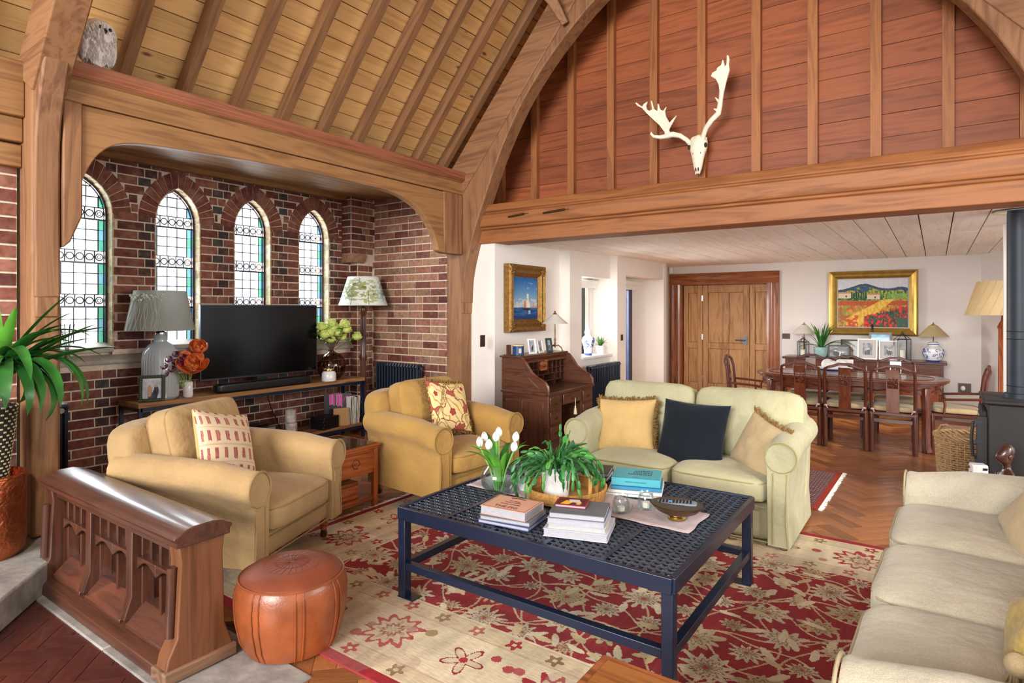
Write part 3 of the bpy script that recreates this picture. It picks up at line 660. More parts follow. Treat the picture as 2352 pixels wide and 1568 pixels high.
fb = MB().box(-4.8, -4.6, -.7, 1.31, 2.42, 2.56).box(-4.8, -4.58, -.7, 1.31, 2.57, 2.72).box(-4.8, -4.55, -.7, 1.31, 2.72, 3.06)
struct(fb.build('arcade_beam', 'oaky', bevel=.008), 'oak beams over the side brick wall left of the post')
# arcade plate, spandrel arch and bay ceiling
ap = MB().prism([(-4.52, 2.85), (-4.415, 2.85), (-4.415, 2.985), (-4.39, 3.0), (-4.385, 3.085), (-4.52, 3.09)], 'y', 1.45, 5.35)
pl = struct(ap.build('arcade_beam', 'oaky', bevel=.006), 'oak beam over the bay with a shallow curved arch below')
UND = [(1.545, 2.15), (1.56, 2.316), (1.59, 2.419), (1.67, 2.561), (1.81, 2.654), (2.1, 2.69), (2.79, 2.725), (3.4, 2.735), (3.815, 2.731), (4.261, 2.715), (4.57, 2.625), (4.74, 2.5), (4.84, 2.38), (4.91, 2.24), (4.92, 2.19), (5.0, 2.17)]
part(MB().prism([(1.5, 2.15)]+smooth(UND)+[(5.04, 2.17), (5.04, 2.845), (1.5, 2.845)], 'x', -4.51, -4.43), 'spandrel', 'oaky', pl, bevel=.006, angle=30)
part(MB().prism([(-4.42, 3.0), (-4.385, 3.0), (-4.37, 3.02), (-4.375, 3.05), (-4.36, 3.075), (-4.36, 3.095), (-4.42, 3.095)], 'y', 1.46, 5.33), 'cornice_moulding', MT['studz'] if False else wood('cornice_oak', '#9a5f42', '#7d4a33', 'y', .55, 1, 0, 0, .05), pl, bevel=.003)
part(MB().prism([(1.46, 1.93), (1.50, 1.97), (1.565, 2.14), (1.565, 2.85), (1.46, 2.85)], 'x', -4.52, -4.41), 'hanging_post', 'oakdz', pl, bevel=.01)
part(MB().box(-4.52, -4.415, 5.0, 5.31, 2.17, 2.85), 'hanging_post', 'oakdz', pl, bevel=.01)
bb = MB().prism([(-6.45, 3.1), (-6.45, 2.93), (-6.12, 2.93), (-6.08, 2.98), (-6.08, 3.1)], 'y', 1.3, 5.7)
struct(bb.build('trim_2', 'oaky', bevel=.008), 'oak wall plate on top of the brick bay wall')
bc = struct(MB().box(-6.5, -4.62, 1.34, 5.46, 3.0, 3.04).build('ceiling', 'sub'), 'dark boarded ceiling of the window bay')
for k in range(11):
    MB().box(-6.1+k*.135+.002, -5.965+k*.135-.002, 1.47, 5.46, 2.97, 2.998).build('plank', 'oaky', bc)

# ------------------------------------------------------------ dining room shell
mb = MB(); pb = mb.box
pb(-4.5, -4.1, 5.5, 6.94, -.1, 2.42); pb(-4.5, -3.94, 6.94, 7.26, -.1, 2.42); pb(-4.5, -3.94, 7.26, 8.15, -.1, .87); pb(-4.5, -3.94, 7.26, 8.15, 2.0, 2.42)
pb(-4.5, -3.83, 8.15, 8.45, -.1, 2.42); pb(-4.5, -3.83, 8.45, 9.72, 2.06, 2.42); pb(-4.5, -3.84, 9.72, 10.0, 2.06, 2.42); pb(-4.5, -4.09, 10.06, 11.2, -.1, 2.42); pb(-4.5, -3.83, 10.0, 10.12, -.1, 2.42)
pb(-4.5, -4.25, 7.2, 7.3, .8, 2.1)
struct(mb.build('wall_dining_left', 'plaster'), 'white dining room wall with deep window and garden door recesses')
struct(MB().box(-4.3, -3.9, 7.24, 8.17, .865, .9).build('trim_3', 'white', bevel=.005), 'white window sill holding the small potted succulent')
w5 = MB().box(-4.28, -4.23, 7.8, 7.9, .9, 2.0).box(-4.28, -4.23, 7.27, 7.33, .9, 2.0).box(-4.28, -4.23, 7.33, 7.8, .9, .95)
w5 = struct(w5.build('window_5', 'blk'), 'dining room window with dark frame beside the white recess')
part(MB().box(-4.26, -4.255, 7.33, 7.8, .95, 2.0), 'pane', 'pane', w5)
part(MB().box(-4.29, -4.22, 7.9, 8.14, .9, 2.0), 'side_frame', 'white', w5, bevel=.01); part(MB().box(-4.22, -4.2, 7.93, 7.97, .9, 1.9).box(-4.22, -4.2, 8.02, 8.06, .9, 1.9), 'frame_bead', 'white', w5)
bl = MB().tube([(-4.17, 7.3, 1.95), (-4.17, 8.14, 1.95)], .035, 12).box(-4.18, -4.165, 7.3, 8.14, 1.86, 1.95)
tag(bl.build('roller_blind', 'white'), 'white roller blind rolled up at top of the sill window', 'blind')
d1 = MB().box(-4.2, -4.12, 9.2, 9.34, 0, 1.86).box(-4.2, -4.12, 8.45, 8.55, 0, 1.86).box(-4.2, -4.12, 8.55, 9.2, 0, .12).box(-4.2, -4.12, 8.45, 9.34, 1.86, 1.94)
d1 = struct(d1.build('door_1', flat('blue_door_metal', '#1d2c52', .35)), 'glazed garden door with narrow dark blue frame')
part(MB().box(-4.165, -4.155, 8.55, 9.2, .12, 1.86), 'pane', 'pane', d1); part(MB().box(-4.22, -4.15, 9.34, 10.0, 0, 2.06).box(-4.22, -4.15, 8.45, 9.34, 1.94, 2.06), 'side_frame', 'white', d1)
bl = MB().tube([(-4.06, 8.5, 1.98), (-4.06, 9.6, 1.98)], .04, 12).box(-4.075, -4.06, 8.5, 9.6, 1.87, 1.98); tag(bl.build('roller_blind', 'white'), 'white roller blind rolled up above the blue garden door', 'blind')
mb = MB().box(-4.5, -3.84, 10.9, 11.2, -.1, 2.42).box(-2.25, 1.0, 10.9, 11.2, -.1, 2.42).box(-3.84, -2.25, 10.9, 11.2, 2.03, 2.42).box(-3.84, -2.25, 11.05, 11.2, -.1, 2.1)
struct(mb.build('wall_dining_back', 'plasterg'), 'pale dining room back wall with oak door and landscape painting')
mb = MB().prism([(.53, 10.9), (1.93, 8.0), (2.05, 8.05), (.7, 11.0)], 'z', -.1, 2.42)
struct(mb.build('wall_dining_right', 'plasterg'), 'pale canted side wall behind the pleated standard lamp')
struct(MB().box(.51, .555, 7.12, 7.2, 0, 2.335).build('trim_4', 'white', bevel=.004), 'white edge strip beside the stove pipe')
struct(MB().box(.555, .6, 7.08, 7.2, 0, 2.335).build('trim_5', 'archz', bevel=.006), 'brown wood edge strip beside the stove pipe')
dc = struct(MB().box(-4.5, 1.4, 5.7, 11.0, 2.356, 2.42).build('ceiling', 'sub'), 'limewashed board ceiling of the dining room')
x = -4.2
while x < 1.3:
    ys = [5.62, RN.uniform(6.8, 9.5), 10.92]
    for a, b in zip(ys, ys[1:]): MB().box(x+.005, x+.235, a+.001, b-.001, 2.335-RN.uniform(0, .003), 2.36).build('plank', 'whitey', dc)
    x += .24
struct(MB().box(-4.5, 1.4, 6.1, 11.2, 2.42, 2.5).build('lightblock', 'sub'), 'roof slab added above the dining room ceiling, out of view')  # unseen slab, added to stop sky light leaking in above the dining room
# oak door in its moulded case
dr = struct(MB().box(-3.84, -2.25, 11.03, 11.06, 0, 2.05).build('door_2', 'doorz'), 'panelled oak folding door in a moulded case')
cs = []
def casing(name, P, a, b, mat): return part(P, name, mat, dr, bevel=.004)
prof = [(0, 0), (.2, 0), (.2, .035), (.165, .045), (.14, .03), (.08, .03), (.05, .045), (.0, .03)]
q = MB(); q.prism([(-4.055+a, 10.9-b) for a, b in prof], 'z', 0, 2.0); part(q, 'door_casing', 'archz', dr)
q = MB(); q.prism([(-2.15-a, 10.9-b) for a, b in prof], 'z', 0, 2.0); part(q, 'door_casing', 'archz', dr)
q = MB(); q.prism([(10.9-b, 2.2-a) for a, b in prof], 'x', -4.055, -2.15); part(q, 'door_casing', 'archx', dr)
part(MB().box(-3.87, -3.83, 10.88, 11.03, 0, 2.03).box(-2.27, -2.23, 10.88, 11.03, 0, 2.03).box(-3.87, -2.23, 10.88, 11.03, 1.99, 2.03), 'door_lining', 'archz', dr)
def leaf(x0, x1, ncol, name):
    st = .085 if ncol == 1 else .1; lf = MB(); y0, y1 = 10.97, 11.02; Wd = x1-x0
    lf.box(x0, x0+st, y0, y1, .02, 1.985).box(x1-st, x1, y0, y1, .02, 1.985)
    for a, b in ((.02, .22), (.84, .95), (1.85, 1.985)): lf.box(x0+st, x1-st, y0+.001, y1, a, b)
    if ncol == 2: lf.box((x0+x1)/2-.055, (x0+x1)/2+.055, y0, y1, .22, .84).box((x0+x1)/2-.055, (x0+x1)/2+.055, y0, y1, .95, 1.85)
    l = part(lf, name, 'doorz', dr, bevel=.006)
    cw = [(x0+st, x1-st)] if ncol == 1 else [(x0+st, (x0+x1)/2-.055), ((x0+x1)/2+.055, x1-st)]
    for a, b in cw:
        for z0, z1 in ((.22, .84), (.95, 1.85)): part(MB().box(a+.004, b-.004, y0+.025, y1, z0+.004, z1-.004), 'door_panel', 'doorz', l)
    return l
leaf(-3.82, -3.475, 1, 'door_leaf'); lm = leaf(-3.47, -2.655, 2, 'door_leaf'); leaf(-2.65, -2.28, 1, 'door_leaf')
part(MB().box(-2.76, -2.69, 10.958, 10.97, .93, 1.07).tube([(-2.72, 10.965, 1.01), (-2.72, 10.92, 1.01), (-2.88, 10.915, 1.01)], .011, 8), 'door_handle', flat('pewter', '#6d7480', .35, metal=.8), dr)
for z in (.3, 1.05, 1.75): part(MB().box(-3.485, -3.46, 10.962, 10.97, z-.05, z+.05), 'hinge', 'chrome', dr)
# ------------------------------------------------------------ rugs
def make_rug():
    Wp, Hp = 800, 544; w, h = RUG[1]-RUG[0], RUG[3]-RUG[2]; img = np.zeros((Hp, Wp, 3)); sx = w/Wp
    yy, xx = np.mgrid[0:Hp, 0:Wp]; X = (xx+.5)*w/Wp; Y = (yy+.5)*h/Hp   # metres from the far-left corner
    n1 = fbm(Wp, Hp, 24, 18, 1); n2 = fbm(Wp, Hp, 90, 8, 5); n3 = fbm(Wp, Hp, 60, 50, 9); n4 = fbm(Wp, Hp, 9, 4, 21)
    cream, red, tan, rose = rgb('#dccbad'), rgb('#b03a40'), rgb('#b89c74'), rgb('#b0706a'); dk = rgb('#7a4a3c')
    def dist(): return np.minimum(np.minimum(X, w-X), np.minimum(Y, h-Y))
    D = dist(); img[:] = cream*(.9+.18*n1[..., None])
    jag = (n3-.5)*.05
    field = D > .62; lay(img, field, red*(.86+.0*1)); lay(img, field & (n2 > .6), rgb('#86242a'), .6)
    lay(img, (D < .05), rgb('#9c2630')); lay(img, (D > .05) & (D < .062), cream)
    lay(img, (D > .062) & (D < .15), rgb('#c4b08f'), .45); lay(img, (D > .5) & (D < .6), rgb('#c6b291'), .45)
    for d in (.15, .5, .6): lay(img, np.abs(D-d) < .005, rgb('#a8846a'), .35)
    rr = np.random.RandomState(4)
    def flower(cx, cy, R, k=12, col=cream, core=tan, out=None, ph=0, amp=.28):
        dx, dy = X-cx, Y-cy; r = np.hypot(dx, dy*1.12); th = np.arctan2(dy, dx)+ph
        e = R*(1-amp*.5+amp*.5*np.cos(k*th)+ (n3-.5)*.6)
        if out is not None: lay(img, r < e+.014, out)
        lay(img, r < e, col*(.92+.0)); lay(img, (r < e*.62) & (np.cos(k*th+2) > .1), core, .65); lay(img, np.abs(r-e*.55) < .006, dk, .6); lay(img, r < e*.3, core*.85, .8); lay(img, r < e*.13, red*.95, .8)
    # vines through the field
    for k in range(13):
        y0 = .68+k*.13; yv = y0+.085*np.sin(X*7.3+k*1.9)+.04*np.sin(X*15.1+k); lay(img, field & (np.abs(Y-yv) < .0062), rgb('#cdb591'))
    for k in range(15):
        x0 = .72+k*.2; xv = x0+.09*np.sin(Y*8.3+k*2.3); lay(img, field & (np.abs(X-xv) < .0058), rgb('#cdb591'), .9)
    m = np.zeros_like(img); keep = img.copy()
    for i in range(14):
        for j in range(8):
            cx = .70+i*.23+(.115 if j % 2 else 0); cy = .68+j*.215
            R = [.125, .065, .09][(i*2+j) % 3]; flower(cx, cy, R*(.9+.25*rr.rand()), 9+(i+j) % 4, col=[cream, rgb('#c9b48e'), rgb('#d8c9ae')][(i+j) % 3], core=[tan, rgb('#a88d72')][(i+j) % 2], ph=rr.rand()*6, amp=.42)
    for k in range(420):
        cx, cy = rr.rand()*w, rr.rand()*h; dx, dy = X-cx, Y-cy; a = rr.rand()*6; u = dx*np.cos(a)+dy*np.sin(a); v = -dx*np.sin(a)+dy*np.cos(a)
        lay(img, field & ((u/.055)**2+((v+jag*.5)/.019)**2 < 1), [cream, rgb('#cdb78f')][k % 2])
    img = np.where(field[..., None], img, keep)
    # border: red palmettes and small blossoms on cream
    def border_pt(t, off):
        P = 2*(w+h-4*off); s = t*P
        for L_, f in ((w-2*off, lambda q: (off+q, off)), (h-2*off, lambda q: (w-off, off+q)), (w-2*off, lambda q: (w-off-q, h-off)), (h-2*off, lambda q: (off, h-off-q))):
            if s <= L_: return f(s)
            s -= L_
        return (off, off)
    for k in range(26):
        cx, cy = border_pt((k+.5)/26, .325); dx, dy = X-cx, Y-cy; r = np.hypot(dx, dy); th = np.arctan2(dy, dx)
        if k % 2 == 0:
            e = .13*(1+.18*np.cos(11*th)+(n3-.5)*.5); lay(img, (r < e) & (D > .16) & (D < .49), rgb('#a5333a')); lay(img, (r < e*.78), rgb('#cdbb9c')); lay(img, (r < e*.6) & (np.cos(7*th) > 0), rgb('#a98e6c'), .8); lay(img, np.abs(r-e*.35) < .007, rgb('#8a4038'))
        else:
            e = .10*(.65+.35*np.cos(5*th)); lay(img, (r < e+.008), rgb('#8e3038')); lay(img, r < e-.006, rgb('#d0bfa2')); lay(img, r < .02, rgb('#a5333a'))
    for k in range(90):
        cx, cy = border_pt((k+.3)/90, .105 if k % 2 else .55); r = np.hypot(X-cx, Y-cy); th = np.arctan2(Y-cy, X-cx); lay(img, r < .034*(1+.3*np.cos(5*th)), rgb(['#a5333a', '#8d7350', '#b56a60'][k % 3])); lay(img, r < .012, rgb('#d8c7a6'))
    for k in range(70):
        cx, cy = border_pt(rr.rand(), .2+.26*rr.rand()); r = np.hypot(X-cx, Y-cy); lay(img, r < .022+.03*(n3-.4), rgb(['#a5454a', '#9a8058', '#b07870', '#a5333a'][k % 4]), .85)
    lay(img, np.ones_like(D, bool) & (n4 > .62) & ~field, rgb('#b09684'), .35)
    img *= (.9+.2*n2)[..., None]
    return img
_img = make_rug(); rw, rh = RUG[1]-RUG[0], RUG[3]-RUG[2]
rg = thing('persian_rug', 'large red and cream floral rug under the navy coffee table', 'rug', ((RUG[0]+RUG[1])/2, (RUG[2]+RUG[3])/2, 0))
raster('pile', _img, rw, rh, rg, 'rug', T(0, 0, .012)); part(MB().box(-rw/2, rw/2, -rh/2, rh/2, .001, .0115), 'backing', flat('rug_edge', '#8c2a2e', .95), rg)
def rug_fringe(x, y0, y1, n, d, parent, col, z=.008):
    mb = MB(); r = random.Random(3)
    for i in range(n):
        y = y0+(y1-y0)*(i+r.random())/n; l = d*r.uniform(.7, 1.2); mb.tube([(x, y, z), (x+l*.5, y+r.uniform(-.01, .01), z*.8), (x+l, y+r.uniform(-.02, .02), .004)], .003, 3)
    part(mb, 'fringe', col, parent)
rug_fringe(-rw/2, -rh/2, rh/2, 330, -.05, rg, flat('fringe_wool', '#cfc4b4', .95)); rug_fringe(rw/2, -rh/2, rh/2, 200, .05, rg, MT['fringe_wool'])
def make_rug2():
    Wp, Hp = 200, 220; w, h = 1.0, 1.3; yy, xx = np.mgrid[0:Hp, 0:Wp]; X = (xx+.5)*w/Wp; Y = (yy+.5)*h/Hp; img = np.zeros((Hp, Wp, 3)); img[:] = rgb('#8f3b38')
    d = w-X; D = np.minimum(np.minimum(Y, h-Y), d)
    lay(img, D < .05, rgb('#a83c2c')); z_ = (D > .05) & (D < .2); lay(img, z_, rgb('#6d4a52')); lay(img, z_ & ((np.sin((X+Y)*130)+np.sin((X-Y)*130)) > 1.0), rgb('#c9b09a'), .8)
    for a, b, c in ((.2, .225, '#3a2430'), (.245, .27, '#3a2430'), (.36, .385, '#3a2430')):
        q = (D > a) & (D < b); lay(img, q, rgb(c)); lay(img, q & (np.sin((X+Y)*150) > .2), rgb('#c7a090'), .9)
    q = (D > .285) & (D < .35); lay(img, q, rgb('#a83c30')); g = ((X*1)%.07-.035)**2+((Y % .07)-.035)**2; lay(img, q & (g < .0006), rgb('#d9cdbb')); lay(img, q & (g < .00015), rgb('#4a2a38'))
    f = D > .4; g = ((X % .2)-.1)**2*1.3+((Y % .16)-.08)**2; lay(img, f & (g < .0042), rgb('#2f2230')); lay(img, f & (g < .003), rgb('#c9b29c')); lay(img, f & (g < .0016), rgb('#9a3530')); lay(img, f & (g < .0004), rgb('#e0d2bd'))
    return img
r2 = thing('small_rug', 'small red and plum tribal rug behind the sage sofa', 'rug', (-1.23, 5.82, 0), -.02)
raster('pile', make_rug2(), 1.0, 1.3, r2, 'rug', T(0, 0, .0075)); part(MB().box(-.5, .5, -.65, .65, .0005, .007), 'backing', 'rug_edge', r2)
rug_fringe(.5, -.65, .65, 200, .03, r2, flat('white_fringe', '#e9e6df', .95), .006)

# ------------------------------------------------------------ upholstery
def cush_box(w, d, h, crown, seed=0, e=7):   # boxed cushion lying flat: centre at origin
    def fn(x, y, z):
        u, v = x/(w/2), y/(d/2); k = max(0, (1-u*u))*max(0, (1-v*v)); q = noise.noise(Vector((x*4+seed, y*4, z*2+seed)))
        return (x+.004*q, y+.006*noise.noise(Vector((y*5, x*5, seed))), z+(crown*k**.7 if z > 0 else 0)+.008*q*(1 if z > 0 else 0))
    return MB().rbox(w/2, d/2, h/2, e, 14, None, fn)
def boxed(parent, name, w, d, h, crown, mat, pmat, M, seed=0):
    mb = cush_box(w, d, h, crown, seed); o = mb.build(name, mat, parent, angle=60); o.matrix_local = M
    p = MB(); piping(p, w*.985, d*.985, h*.36, .0055); piping(p, w*.985, d*.985, -h*.36, .0055); part(p, 'piping', pmat, o); return o
def lounge(name, label, cat, loc, rz, Wd, D, ns, mat, pm, arm_top=.68, seat_z=.40, back_z=.90, ar=.1, skirt=.03, castor=True, group=None, rake=.22):
    t = thing(name, label, cat, loc, rz, group); hw = Wd/2; yi = hw-2*ar*.9
    zb = .13 if castor else skirt
    # deck and front apron
    b = MB().rbox(D/2-.03, hw-ar*1.2, (seat_z-.14-zb)/2, 10, 8, T(-D/2+.005, 0, (seat_z-.14+zb)/2)); part(b, 'seat_base', mat, t, angle=60)
    p = MB().tube([(-.015, -yi, zb+.012), (-.012, yi, zb+.012)], .005, 5).tube([(-.012, -yi, seat_z-.16), (-.012, yi, seat_z-.16)], .005, 5); part(p, 'piping', pm, t)
    for s in (1, -1):
        def prof(zt, r):   # outline of the scroll arm in (y, z), outward positive
            zc = zt-r; yc = hw-r; n = 14; P = [(yi, zb), (yi-.005, zc-.1)]
            P += [(yc+r*math.cos(a)*1.0, zc+r*math.sin(a)) for a in [PI-(PI+.9)*i/n for i in range(n+1)]]
            P += [(hw-.055, zc-r*1.3), (hw-.06, zb+.2), (hw-.045, zb)]; return P
        A = prof(arm_top, ar); n = len(A); vs = []; fs = []; xs = [0, -.012, -.05, -.25, -.5, -D+.12]
        for k, x in enumerate(xs):
            sh = .94 if k == 0 else 1; zt = arm_top+(.0 if k < 3 else .012*k)
            cy, cz = hw-ar, arm_top-ar
            for y, z in prof(zt, ar): vs.append((x+.004*math.sin(z*17), s*((y-cy)*sh+cy), (z-cz)*sh+cz if z > .2 else z))
        for k in range(len(xs)-1):
            for i in range(n): fs.append((k*n+i, k*n+(i+1) % n, (k+1)*n+(i+1) % n, (k+1)*n+i))
        fs += [tuple(range(n)), tuple((len(xs)-1)*n+i for i in range(n))[::-1]]
        if s > 0: fs = [f[::-1] for f in fs]
        a = MB().add(vs, fs).build('arm', mat, t, angle=50)
        p = MB(); c0 = prof(arm_top, ar*.97); p.tube([(.004, s*y, z) for y, z in c0[2:17]], .0055, 5, closed=False)
        p.tube([(.004, s*(hw-ar+ar*.95*math.cos(q)), arm_top-ar+ar*.95*math.sin(q)) for q in [2*PI*i/20 for i in range(20)]], .0045, 5, closed=True)
        p.tube([(.004, s*(hw-.06), arm_top-2*ar), (.004, s*(hw-.068), zb+.2), (.004, s*(hw-.055), zb+.01)], .0055, 5); p.tube([(.004, s*(yi+.035), arm_top-2*ar), (.004, s*(yi+.035), zb+.01)], .0055, 5)
        part(p, 'piping', pm, a)
    # raked back
    def bf(x, y, z): return (x-(z)*rake+(.02 if abs(y) > hw-.25 else 0), y, z-.06*max(0, abs(y)/hw-.7)*(z > 0))
    b = MB().rbox(.10, hw-.05, (back_z-.06-zb)/2, 7, 10, T(-D+.16, 0, (back_z-.06+zb)/2), bf); part(b, 'back_frame', mat, t, angle=60)
    sw = 2*yi/ns; sd = D-.30
    for i in range(ns):
        y = -yi+sw*(i+.5); boxed(t, 'seat_cushion', sd, sw-.008, .15, .045, mat, pm, T(.03-sd/2, y, seat_z-.06), i*3.1)
    bw = (2*hw-.1)/ns if ns > 1 else 2*yi-.02
    for i in range(ns):
        y = -bw*ns/2+bw*(i+.5); M = T(-D+.30, y, seat_z+.02+(back_z-seat_z)/2) @ Ry(PI/2-rake*.9-.05) 
        boxed(t, 'back_cushion', back_z-seat_z-.0, bw-.01, .17, .06, mat, pm, M, i*5.3+1)
    if castor:
        for x in (-.07, -D+.12):
            for s in (1, -1):
                g = part(MB().lathe([(.03, .15), (.034, .12), (.022, .105), (.032, .09), (.02, .07), (.022, .055)], 14, T(x, s*(hw-.16), 0)), 'leg', 'teakz', t)
                part(MB().tube([(x-.013, s*(hw-.16), .024), (x+.013, s*(hw-.16), .024)], .024, 12).box(x-.016, x+.016, s*(hw-.16)-.008, s*(hw-.16)+.008, .02, .06), 'castor', 'bronze', g)
    return t
def pillow(parent, name, w, h, t, mat, seed=0, seg=18, pin=.07, na=.18):
    mb = MB(); g = [math.sin((2*i/(seg-1)-1)*PI/2) for i in range(seg)]
    for sg in (1, -1):
        def f(a, b):
            u = math.sin((2*a-1)*PI/2); v = math.sin((2*b-1)*PI/2); k = max(0, (1-u*u)*(1-v*v)); q = noise.noise(Vector((u*2.2+seed, v*2.2, sg*1.0)))
            return (w/2*u*(1-pin*(1-v*v)), h/2*v*(1-pin*(1-u*u)), sg*(t/2*k**.42*(1+na*q)))
        n0 = len(mb.f); mb.grid(f, seg, seg)
        if sg < 0: mb.f[n0:] = [x[::-1] for x in mb.f[n0:]]
    return mb.build(name, mat, parent, angle=80)
def fringe(parent, w, h, mat='fringe', l=.035, n=190, sides=(0, 1, 2, 3), pin=.07):
    mb = MB(); r = random.Random(5)
    for sd in sides:
        for i in range(n//4):
            q = 2*(i+r.random())/(n//4)-1
            x, y = [(q, 1), (1, q), (q, -1), (-1, q)][sd]; px = w/2*x*(1-pin*(1-y*y)); py = h/2*y*(1-pin*(1-x*x)); nx, ny = [(0, 1), (1, 0), (0, -1), (-1, 0)][sd]
            a = r.uniform(-.6, .6); dx, dy = nx*math.cos(a)-ny*math.sin(a), nx*math.sin(a)+ny*math.cos(a); L_ = l*r.uniform(.7, 1.1); z = r.uniform(-.008, .008)
            mb.tube([(px, py, z), (px+dx*L_*.6, py+dy*L_*.6, z+r.uniform(-.012, .012)), (px+dx*L_, py+dy*L_, z+r.uniform(-.02, .014))], [.0075, .0075, .004], 4)
    o = part(mb, 'fringe', mat, parent); return o
def cushion(label, loc, rot, w, h, t, mat, fr=None, seed=0, sides=(0, 1, 2, 3), name='cushion', piped=None, group=None, na=.18):
    # a cushion stands on its lower edge: local x = width, y = up
    r = thing(name, label, 'cushion', loc); r.rotation_euler = rot
    o = pillow(r, 'cover', w, h, t, mat, seed, na=na); 
    if fr: fringe(r, w, h, fr, sides=sides)
    if piped: p = MB(); piping(p, w*.955, h*.955, 0, .005, None, 14, 60); part(p, 'piping', piped, r)
    return r
ac1 = lounge('armchair', 'ochre armchair behind the carved fender, its back to brick wall', 'armchair', (-3.185, 2.30, .012), math.radians(22), 1.04, 1.03, 1, 'ochre', 'ochrep', .65, .41, .92, .10)
ac2 = lounge('armchair', 'mustard armchair in front of radiator, floral fringed cushion on it', 'armchair', (-2.95, 3.79, .012), math.radians(-4), 1.05, .95, 1, 'ochre2', 'ochre2p', .66, .42, .92, .10)
sf2 = lounge('two_seat_sofa', 'sage green two seat sofa facing the navy coffee table', 'sofa', (-1.55, 4.13, .012), -PI/2, 1.68, .92, 2, 'sage', 'sagep', .69, .41, .91, .10, .02, False)
sf3 = lounge('three_seat_sofa', 'long cream linen sofa at the right, only partly in view', 'sofa', (-.165, 2.84, .012), PI-.03, 2.42, 1.0, 3, 'cream', 'creamp', .655, .50, .92, .11, .03, False)
# ------------------------------------------------------------ loose cushions
def printimg(kind):
    n = 130; yy, xx = np.mgrid[0:n, 0:n]; u = xx/n; v = yy/n; img = np.zeros((n, n, 3)); a = fbm(n, n, 18, 18, 3)
    if kind == 'leafblock':
        img[:] = rgb('#d9c3a3'); lay(img, (np.abs((v*6) % 1-.02) < .03), rgb('#c7ab88')); r = (v*6).astype(int); c = (u*9+.37*r) % 1; ry = (v*6) % 1
        m = (np.abs(c-.5) < .2+.1*(a-.5)) & (ry > .22) & (ry < .82+.2*(a-.5)); lay(img, m, rgb('#9c5552')); lay(img, m & (np.abs(c-.5) < .03), rgb('#b98378'), .7); lay(img, m & (a > .56), rgb('#b77a70'), .6)
    else:
        img[:] = rgb('#ad5448'); rr = np.random.RandomState(8)
        for cx, cy, R in ((.45, .6, .26), (.2, .35, .2), (.72, .25, .22), (.85, .75, .22), (.3, .9, .2), (.5, .12, .16), (.05, .7, .14)):
            d = np.hypot(u-cx, v-cy); th = np.arctan2(v-cy, u-cx); e = R*(1+.13*np.cos(5*th+cx*9)+.3*(a-.5)); lay(img, d < e, rgb('#e3cb92')); lay(img, np.abs(d-e) < .008, rgb('#8a4a35')); lay(img, np.abs(d-e*(.6+.2*np.sin(2*th))) < .01, rgb('#b98a4e')); lay(img, d < e*.2, rgb('#9c4038'))
        for k in range(6): lay(img, np.abs(u-.2-.1*k-.14*np.sin(v*5+k)) < .007, rgb('#7a6a3a'), .8)
    return img
def printed(parent, kind, w, h, t, seed, pin=.07):
    def fn(co, W_, H_):
        u = np.sin(co[:, 0]/(W_/2)*PI/2); v = np.sin(co[:, 1]/(H_/2)*PI/2); k = np.clip((1-u*u)*(1-v*v), 0, 1)
        return np.stack([w/2*u*(1-pin*(1-v*v)), h/2*v*(1-pin*(1-u*u)), t/2*k**.42+.005], 1)
    raster('print', printimg(kind), w, h, parent, 'cushprint', None, fn)
def upright(loc, face, lean, roll=0):  # rotation for a cushion whose face (local z) looks along world angle face
    return (Rz(face) @ Ry(PI/2-lean) @ Rz(PI/2+roll)).to_euler()
c = cushion('cream cushion block printed with rust leaves on the ochre armchair', (-3.585, 2.03, .70), upright(0, math.radians(22), .38, -.26), .45, .45, .15, 'tanp', None, 2, na=0); printed(c, 'leafblock', .45, .45, .15, 2)
c = cushion('floral cushion with gold fringe on the mustard armchair', (-3.40, 3.90, .72), upright(0, math.radians(-4), .40, -.16), .44, .44, .15, 'tanp', 'fringe', 3, na=0); printed(c, 'floral', .44, .44, .15, 3)
cushion('gold fringed cushion at the desk side of sage sofa', (-2.02, 4.46, .63), upright(0, -PI/2+.1, .38, .06), .47, .42, .17, 'tanp', 'fringe', 4)
cushion('dark navy velvet cushion in the middle of sage sofa', (-1.48, 4.44, .63), upright(0, -PI/2, .40, -.03), .50, .48, .16, 'velvet', None, 5)
cushion('taupe fringed cushion against the dining side arm of sage sofa', (-1.0, 4.42, .60), upright(0, -PI/2-.55, .35, -.30), .38, .38, .16, 'taup', 'fringe', 6, (0, 1))
cushion('taupe cushion at the far end of cream sofa', (.42, 3.24, .655), upright(0, PI+.5, .35, -.6), .52, .5, .2, 'taup', None, 7)
tc_ = cushion('olive and gold patterned bolster with tassel on cream sofa', (.29, 2.08, .67), upright(0, PI+.4, .3, .5), .44, .30, .2, fabric('olive_stripe', '#b59a4e', .5, 60), None, 8)
def tassel(parent, x, y, z, l, mat='cord', n=40):
    mb = MB().ball(x, y, z, .03, .03, .032, 12, 8); part(mb, 'tassel_head', 'taup', parent)
    q = MB(); r = random.Random(2)
    for i in range(n): a = r.uniform(0, 6.3); e = r.uniform(.01, .05); q.tube([(x+.015*math.cos(a), y+.015*math.sin(a), z-.02), (x+e*.8*math.cos(a), y+e*.8*math.sin(a), z-l*.6), (x+e*math.cos(a+.3), y+e*math.sin(a+.3), z-l*r.uniform(.85, 1.1))], .004, 4)
    part(q, 'tassel', flat('dun_fringe', '#8d7a58', .95), parent)
ts = thing('tassel', 'dun tassel hanging from the olive bolster on cream sofa', 'tassel', (.175, 2.05, .62)); tassel(ts, 0, 0, 0, .12)
